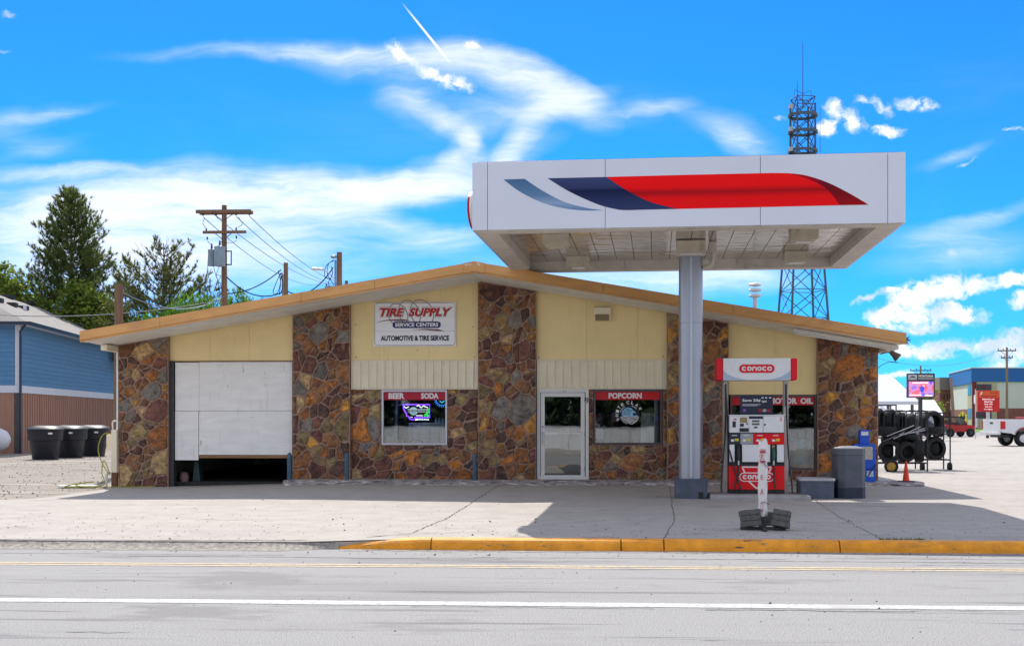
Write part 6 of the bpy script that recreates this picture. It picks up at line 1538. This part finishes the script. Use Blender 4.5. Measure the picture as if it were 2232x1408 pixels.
# red message sign
rs = thing('message_sign', 'red school message sign reading School is out Have fun', 'sign', (38.55,122.6,0), local=False)
mb = MB(); mb.box(37.53,39.58,122.6,123.0,2.22,4.27); mb.build('cabinet', M('sign_scarlet',(.62,.015,.012),.5,.05,1), rs, bevel=.04)
mb = MB(); mb.box(37.58,39.53,122.58,122.6,3.60,4.22); mb.build('header', M('sign_orange',(.75,.10,.02),.5,.05,1), rs)
mb = MB(); mb.box(37.36,37.52,122.7,123.0,2.22,4.24); mb.build('edge', M('sign_peach',(.75,.35,.24),.5), rs)
mb = MB(); mb.box(38.4,38.7,122.75,122.95,-.1,2.2); mb.build('post', m_alu, rs)
mb = MB()
for k, (s_, ww) in enumerate((('School is out',1.15),('Have fun',.78),('Stay safe',.80),('See you',.66),('in August',.80))): text(mb,s_,38.5,3.36-k*.245,122.575,.15,ww,bold=.03)
mb.build('lettering', M('sign_pinkwhite',(.85,.75,.75),.5,emit=.25), rs)
mb = MB(); text(mb,'School',39.0,3.95,122.570,.16,.7); mb.box(37.85,39.3,122.57,122.578,3.70,3.76); mb.build('header_lettering', m_maroon, rs)
mb = MB(); mb.prism([(37.70,3.85),(37.82,3.85),(37.95,4.15),(37.83,4.15)],122.56,122.578); mb.build('header_mark', m_let, rs)
# stop sign seen from the side, pedestrian sign, poles
st = thing('edge_on_sign', 'white edge of a road sign on a thin post before the school', 'sign', (29.5,97.04,0), 8)
mb = MB(); mb.tube([(0,0,-.1),(0,0,3.85)],.035,6); mb.build('post', m_alu, st)
mb = MB(); P = [(.38*math.cos(rad(22.5+45*k)),3.05+.38*math.sin(rad(22.5+45*k))) for k in range(8)]; mb.prism(P,-.02,.02,'yz'); mb.v = [(x-.06,y*.35,z) for x,y,z in mb.v]; mb.build('plate', m_signw, st)
mb = MB(); mb.box(-.02,.14,-.05,.0,.9,1.6); mb.build('tag_plate', m_alu, st)
yp = thing('crossing_sign', 'yellow green school crossing sign with two walking figures', 'sign', (39.03,132.7,0))
mb = MB(); mb.tube([(0,.03,-.1),(0,.03,2.2)],.04,6); mb.build('post', m_alu, yp)
mb = MB(); mb.prism([(-.42,1.25),(.42,1.25),(.42,1.9),(0,2.3),(-.42,1.9)],-.02,.0); mb.build('plate', M('sign_lime',(.72,.72,.04),.5,.03,2), yp)
mb = MB()
for x in (-.15,.15): mb.lathe([(.07,0),(.07,.006)],(x,-.03,2.0),10,'y'); mb.prism([(x-.08,1.9),(x+.08,1.9),(x+.12,1.5),(x-.10,1.5)],-.03,-.022)
mb.build('figures', m_black, yp)
mb = MB(); mb.prism([(-.3,.85),(.3,.85),(.3,1.2),(-.3,1.2)],-.02,.0); mb.build('arrow_plate', M('sign_lime',(.72,.72,.04),.5,.03,2), yp)
def upole(name, lab, x, y, h, arms, r=.15, lean=0.0):
    t = thing(name, lab, 'utility pole', (x,y,0)); mb = MB(); mb.tube([(lean,0,-.1),(0,0,h)],[r,r*.75],10); mb.build('pole', M('pole_far',(.26,.17,.11),.85,.25,2,stretch=(3,3,.3)), t)
    for z, w_ in arms:
        mb = MB(); mb.box(-w_,w_,-.06,.06,z-.07,z+.07); a = mb.build('crossarm', m_ins, t)
        for k in (-.92,-.4,.4,.92):
            mb = MB(); mb.lathe([(.03,0),(.06,.1),(.03,.22)],(w_*k,0,z+.07),6); mb.build('insulator', m_ins, a)
        for s_ in (-1,1):
            mb = MB(); mb.tube([(s_*w_*.7,0,z-.05),(0,0,z-w_*.55)],.03,5); mb.build('brace', m_ins, a)
    return t
upole('utility_pole','tall utility pole in front of the school with two crossarms',50.4,153.5,10.15,[(9.75,1.1),(8.9,.7)],.17)
upole('leaning_pole','tawny pole leaning in front of the left school wall',40.72,142.85,6.1,[],.2,.42)
upole('utility_pole','distant utility pole with one crossarm above the LED sign',45.3,173.2,8.75,[(8.1,1.45)],.16)
sl_ = upole('street_lamp','wooden pole with a curved street lamp arm behind the white roof',25.29,102.5+9,7.05,[],.15)
mb = MB(); mb.tube(catmull([(0,0,5.9),(.5,0,6.3),(1.1,0,6.55),(1.45,0,6.55)],6),.035,6); mb.build('lamp_arm', m_ins, sl_)
mb = MB(); mb.obox((1.65,0,6.53),(.5,.15,.08),(0,6,0)); mb.build('lamp_head', m_ins, sl_)
wire((50.4-1,153.5,9.8),(25.4,111.5,6.9),1.2,'thin wire crossing in front of the school band',.02,m_wireg)

# ------------------------------------------------------------------ vehicles
m_tyre = M('tyre_rubber', (.012,.012,.013), .75, .35, 14, .3, 40); m_rim = M('steel_rim', (.70,.70,.71), .35, .1, 5, metal=.2)
def wheel(t, x, y, z, r, w_, rimr, mat=None):
    mb = MB(); mb.lathe([(rimr,-w_/2),(r*.94,-w_/2),(r,-w_*.36),(r,w_*.36),(r*.94,w_/2),(rimr,w_/2),(rimr,-w_/2)],(x,y,z),24,'y'); mb.f = [f for f in mb.f if len(f) <= 4]; mb.s = mb.s[:len(mb.f)]; wo_ = mb.build('wheel', m_tyre, t)
    mb = MB(); mb.lathe([(rimr,-w_*.36),(rimr*.85,-w_*.40),(rimr*.55,-w_*.22),(rimr*.3,-w_*.44),(.01,-w_*.44)],(x,y,z),20,'y'); ro = mb.build('rim', mat or m_rim, wo_)
    mb = MB()
    for k in range(8): a = 6.283*k/8; mb.lathe([(rimr*.11,0),(rimr*.11,.004)],(x+rimr*.68*math.cos(a),y-w_*.36,z+rimr*.68*math.sin(a)),8,'y')
    mb.build('rim_hole', m_black, wo_)
tk_ = thing('pickup_truck', 'white pickup truck with big tyres parked at the right edge', 'pickup truck', (24.75,74.2,0), 14)
m_tw = M('truck_white', (.70,.71,.73), .3, .03, 2, coat=.4)
def side_poly(arch_r):
    P = [(-1.38,.80),(-.62,.72)]+[(-.58*math.cos(rad(a)),.50+.56*math.sin(rad(a))) for a in range(24,157,12)]+[(1.3,.68),(1.3,1.56),(-1.36,1.56),(-1.40,1.2)]
    return P
for s_ in (-1,1):
    y0 = -.99 if s_ < 0 else .93; mb = MB(); mb.prism(side_poly(.56),y0,y0+.06); mb.build('bed_side', m_tw, tk_, bevel=.02)
mb = MB(); mb.box(-1.34,1.28,-.92,.92,.82,.90); mb.build('bed_floor', m_steel, tk_)
mb = MB(); mb.box(-1.42,-1.35,-.90,.90,.85,1.54); tg = mb.build('tailgate', m_tw, tk_, bevel=.02)
mb = MB(); mb.box(-1.435,-1.421,-.15,.15,1.28,1.38); mb.build('handle', m_black, tg)
mb = MB(); mb.box(-1.62,-1.42,-.96,.96,.66,.84); mb.build('rear_bumper', m_rim, tk_, bevel=.03)
mb = MB(); mb.box(-1.75,-1.6,-.05,.05,.45,.62); mb.build('tow_hitch', m_steel, tk_)
for s_ in (-1,1):
    mb = MB(); mb.box(-1.425,-1.14,*(sorted((s_*.998,s_*.90))),.98,1.44); mb.build('tail_light', M('lamp_red',(.55,.01,.01),.2,.1,6), tk_, bevel=.02)
mb = MB(); mb.prism([(1.32,.66),(3.9,.66),(3.9,1.35),(3.5,1.45),(3.0,2.05),(1.5,2.08),(1.36,1.56)],-.97,.97); cabo = mb.build('cab', m_tw, tk_, bevel=.04)
mb = MB(); mb.prism([(1.55,1.50),(3.25,1.48),(2.92,1.97),(1.6,1.99)],-.976,-.972); mb.build('side_window', m_wing, cabo)
mb = MB(); mb.prism([(3.92,.60),(5.35,.62),(5.35,1.20),(3.92,1.36)],-.97,.97); mb.build('hood', m_tw, tk_, bevel=.06)
mb = MB(); mb.box(-1.2,5.0,-.5,.5,.5,.66); mb.build('chassis', m_steel, tk_)
mb = MB(); text(mb,'4X4',-.72,1.33,-.9935,.08,.24); mb.build('side_badge', m_rim, tk_)
mb = MB(); mb.prism([(.60*math.cos(rad(a)),.50+.60*math.sin(rad(a))) for a in range(15,166,15)]+[(.555*math.cos(rad(a)),.50+.555*math.sin(rad(a))) for a in range(165,14,-15)],-1.02,-.99); mb.build('arch_trim', M('arch_tan',(.30,.25,.20),.6), tk_)
for x in (0,4.3):
    for s_ in (-1,1): wheel(tk_,x,s_*.83,.45,.45,.32,.25)
mb = MB(); mb.box(-.10,.10,-.98,-.6,.12,.55); mb.v = [(x+.62,y,z) for x,y,z in mb.v]; mb.build('mud_flap', m_black, tk_)
mb = MB(); mb.box(.3,1.1,-.6,.3,.9,1.66); single(mb,'cooler',M('cooler_red',(.5,.04,.05),.4),'red cooler in the bed of the white pickup','cooler',(24.75,74.2,.02),rz=14,bevel=.03)
uv = thing('utility_buggy', 'red and black off road buggy parked before the school lawn', 'buggy', (31.2,108.2,0), 18)
m_bred = M('buggy_red', (.42,.012,.015), .35, .1, 3)
mb = MB(); mb.prism([(-1.35,.45),(1.4,.45),(1.5,.75),(1.35,1.0),(.65,1.05),(.5,.62),(-.4,.62),(-.5,1.05),(-1.35,1.05)],-.68,.68); mb.build('body', m_bred, uv, bevel=.04)
mb = MB(); mb.prism([(-.45,.62),(.5,.62),(.62,1.0),(-.45,1.0)],-.695,-.682); mb.build('door', m_bred, uv)
mb = MB()
for s_ in (-.62,.62):
    mb.tube([(.75,s_,1.02),(.30,s_,1.68),(-.9,s_,1.70),(-1.2,s_,1.05)],.035,6); mb.tube([(-.25,s_,1.69),(-.25,s_,.7)],.03,6)
mb.build('roll_cage', m_black, uv)
mb = MB(); mb.obox((-.3,0,1.73),(1.35,1.32,.05)); mb.build('roof', m_black, uv)
mb = MB(); mb.obox((.53,0,1.34),(.03,1.2,.72),(0,-33,0)); mb.build('windshield', M('buggy_glass',(.10,.22,.24),.1), uv)
mb = MB(); mb.box(-.5,.1,-.5,.5,.6,1.25); mb.build('seat', m_black, uv)
for x in (-.95,1.0):
    for s_ in (-1,1): wheel(uv,x,s_*.72,.36,.36,.26,.18,m_steel)
dc = thing('dark_car', 'dark blue grey car half hidden behind the tyre racks', 'car', (26.9,104.3,0), 10)
m_dc = M('car_dark', (.025,.035,.05), .25, .1, 3, coat=.5)
mb = MB(); mb.prism([(-2.2,.45),(2.25,.42),(2.3,.75),(2.1,.98),(1.2,1.08),(.55,1.55),(-1.2,1.60),(-1.9,1.15),(-2.25,1.0)],-.88,.88); mb.build('body', m_dc, dc, bevel=.08)
mb = MB(); mb.prism([(-1.15,1.12),(.95,1.10),(.50,1.48),(-1.05,1.52)],-.885,-.881); mb.build('side_window', m_wing, dc)
for x in (-1.4,1.4):
    for s_ in (-1,1): wheel(dc,x,s_*.80,.34,.34,.22,.2,m_steel)

# ------------------------------------------------------------------ tyre racks and tyres
m_rack = M('rack_steel', (.025,.025,.028), .5, .3, 8, metal=.3)
def rack(name, lab, x0, x1, y0, y1, zt, shelves, loops):
    t = thing(name, lab, 'rack', ((x0+x1)/2,y0,0), local=False)
    for x in (x0,x1):
        for y in (y0,y1):
            mb = MB(); mb.tube([(x,y,.0),(x,y,zt)],.022,8); mb.build('upright', m_rack, t)
    for z in shelves:
        for y in (y0,y1):
            mb = MB(); mb.tube([(x0,y,z),(x1,y,z)],.02,6); mb.build('rail', m_rack, t)
        for x in (x0,x1):
            mb = MB(); mb.tube([(x,y0,z),(x,y1,z)],.02,6); mb.build('rail', m_rack, t)
    for x in loops:
        mb = MB(); mb.tube(catmull([(x,y0+.02,shelves[-1]-.6),(x,y0+.02,zt-.1),(x+.03,y0+.02,zt),(x+.28,y0+.02,zt),(x+.31,y0+.02,zt-.1),(x+.31,y0+.02,zt-.6)],4),.014,6); mb.build('divider', m_rack, t)
    return t
r1 = rack('tyre_rack','black steel tyre rack beside the right stone pier, loaded on two levels',7.75,9.95,37.3,38.0,1.85,(.30,1.12,1.84),(8.7,9.0,9.35,9.6))
r2 = rack('tyre_rack','narrow black tyre rack on castors at the outer end',10.12,10.98,38.6,39.3,1.80,(.36,1.15,1.79),())
for x in (10.14,10.96):
    mb = MB(); mb.lathe([(.11,-.05),(.14,-.045),(.14,.045),(.11,.05)],(x,38.58,.14),16,'x'); mb.build('castor', m_tyre, r2)
r3 = rack('tyre_rack','tyre rack at the back with a tall top rail behind the loaded one',7.9,9.6,39.6,40.3,2.05,(.35,1.2,2.04),(8.3,8.7))
def tyre(lab, x, y, z, R_, w_, rx=0, ry=0, rz=0, rim=None):
    mb = MB(); ri = R_*.62; n = 30
    mb.lathe([(ri,-w_*.42),(ri*1.06,-w_*.5),(R_*.90,-w_*.52),(R_*.975,-w_*.42),(R_,-w_*.3),(R_*.985,-w_*.1),(R_,-w_*.06),(R_,w_*.06),(R_*.985,w_*.1),(R_,w_*.3),(R_*.975,w_*.42),(R_*.90,w_*.52),(ri*1.06,w_*.5),(ri,w_*.42),(ri*1.02,w_*.30),(R_*.90,w_*.2),(R_*.90,-w_*.2),(ri*1.02,-w_*.30),(ri,-w_*.42)],(0,0,0),n,'y')
    mb.f = [f for f in mb.f if len(f) <= 4]; mb.s = mb.s[:len(mb.f)]
    me = mb.mesh('tyre'); me.materials.append(m_tyre)
    o = bpy.data.objects.new('tyre', me); COL.objects.link(o); o.location = (x,y,z); o.rotation_euler = (rad(rx),rad(ry),rad(rz)); tag(o,lab,'tyre','used tyres on the racks')
    if rim:
        rm = MB(); rm.lathe([(ri,-w_*.4),(ri*.9,-w_*.42),(ri*.5,-w_*.25),(ri*.2,-w_*.45),(.01,-w_*.45)],(0,0,0),20,'y'); ro = rm.build('rim', rim, o)
tyre('black tyre facing out, left of the pair on the lower rack level',8.87,37.45,.66,.335,.24,0,0,-14)
tyre('black tyre with a grey sidewall ring, right of the pair on the lower level',9.37,37.42,.64,.30,.24,6,0,14)
tyre('black tyre turned edge on at the lower right end of the loaded rack',9.79,37.6,.66,.33,.26,0,0,78)
tyre('black tyre facing out on the lower level of the narrow castor rack',10.58,38.9,.70,.37,.26,0,0,22)
tyre('tyre with a dull yellow rim standing on the ground by the pier',8.83,37.0,.22,.20,.13,0,0,-8,M('rim_yellow',(.42,.24,.03),.5,.2,8))
tyre('tyre lying flat on the upper level next to the stone pier',8.80,37.55,1.26,.34,.22,88,0,0)
tyre('upright tyre with a white label strip nearest the pier on the upper level',8.62,37.75,1.60,.33,.22,0,-12,64)
tyre('upright ribbed tyre second from the pier on the upper level',8.98,37.8,1.58,.33,.24,0,-8,58)
tyre('upright tyre third from the pier leaning on the upper level',9.22,37.85,1.50,.33,.2,0,-22,66)
tyre('wide black tyre upright on the top level of the castor rack',10.5,38.95,1.50,.37,.34,0,0,24)
tyre('tyre lying flat under the wide one on the castor rack top',10.5,38.95,1.27,.36,.2,90,0,0)
tyre('dusty tyre lying across the back of the lower level, left',9.05,37.9,1.0,.31,.22,70,0,10)
tyre('dusty tyre lying across the back of the lower level, right',9.55,37.9,1.0,.30,.22,66,0,-14)
tyre('black tyre behind the left one of the lower pair',8.92,37.86,.64,.33,.30,0,0,72); tyre('black tyre behind the right one of the lower pair',9.40,37.86,.62,.32,.30,0,0,98); tyre('black tyre behind the front one low on the castor rack',10.62,39.2,.68,.36,.28,0,0,80)
tyre('upright tyre at the right end of the upper level, loaded rack',9.55,37.7,1.46,.32,.24,0,-4,70)
tyre('small tyre seen edge on behind the loaded rack',9.45,39.8,1.50,.31,.2,0,0,80); tyre('black tyre behind the loaded rack near its right upright',9.75,39.6,1.50,.32,.2,0,0,60)
for k, (a, b) in enumerate((((8.75,1.10),(9.55,1.42)),((8.95,1.02),(9.75,1.38)),((9.1,1.12),(9.9,1.28)),((9.3,1.15),(9.95,1.35)),((8.7,.95),(9.3,1.2)))):
    mb = MB(); mb.tube([(a[0],37.2+.05*k,a[1]),(b[0],37.25+.04*k,b[1])],.011,6); single(mb,'loose_bar',m_alu,'thin metal bar lying across the middle of the loaded tyre rack','bar',(a[0],37.2+.05*k,a[1]),'loose bars on the rack',world=True)

# ================================================================== ACROSS THE ROAD (seen in the shop glass)
m_fence = M('white_sheet', (.72,.72,.72), .5, .03, 2)
fe = thing('sheet_fence', 'white ribbed metal fence across the road, mirrored in the shop glass', 'fence', (0,-4.2,-.02), local=False)
base = None
for k in range(-14,15):
    if base is None:
        mb = MB(); P = []
        for i in range(6): P += [(i*.5,0),(i*.5+.03,.04),(i*.5+.09,.04),(i*.5+.12,0)]
        P.append((2.98,0)); n = len(P); mb.add([(a-40,b-4.2,-.02) for a,b in P]+[(a-40,b-4.2,1.1) for a,b in P],[(i,i+1,n+i+1,n+i) for i in range(n-1)]); base = mb.build('fence_sheet', m_fence, fe, recalc=False); i0 = k
    else:
        c_ = base.copy(); COL.objects.link(c_); c_.location.x = (k-i0)*3.0
mb = MB(); mb.box(-42,46,-4.3,-4.18,1.1,1.16); mb.build('top_rail', m_alu, fe)
q = random.Random(90)
for k in range(8):
    leafy('street_tree','dark leafy tree in the row across the road behind the fence',(-21+6*k+q.uniform(-1,1),-14+q.uniform(-2,2),-.1),[(0,0,2.6,3.4,1.5),(1.5,0,3.3,2.2,1.0),(-1.8,.5,3.0,2.4,1.2),(0,0,1.3,3.6,1.4)],91+k,M('dark_leaves',(.03,.055,.02),.7,.4,.8),3200,.55,4)
    bpy.data.objects  # each tree keeps its own crown
for i, o in enumerate([o for o in bpy.data.objects if o.type == 'EMPTY' and o.name.startswith('street_tree')]): o['group'] = 'trees across the road'
for o in bpy.data.objects:
    if o.parent is None and o.type in ('MESH','EMPTY') and 'label' not in o and 'kind' not in o: print('UNTAGGED', o.name)
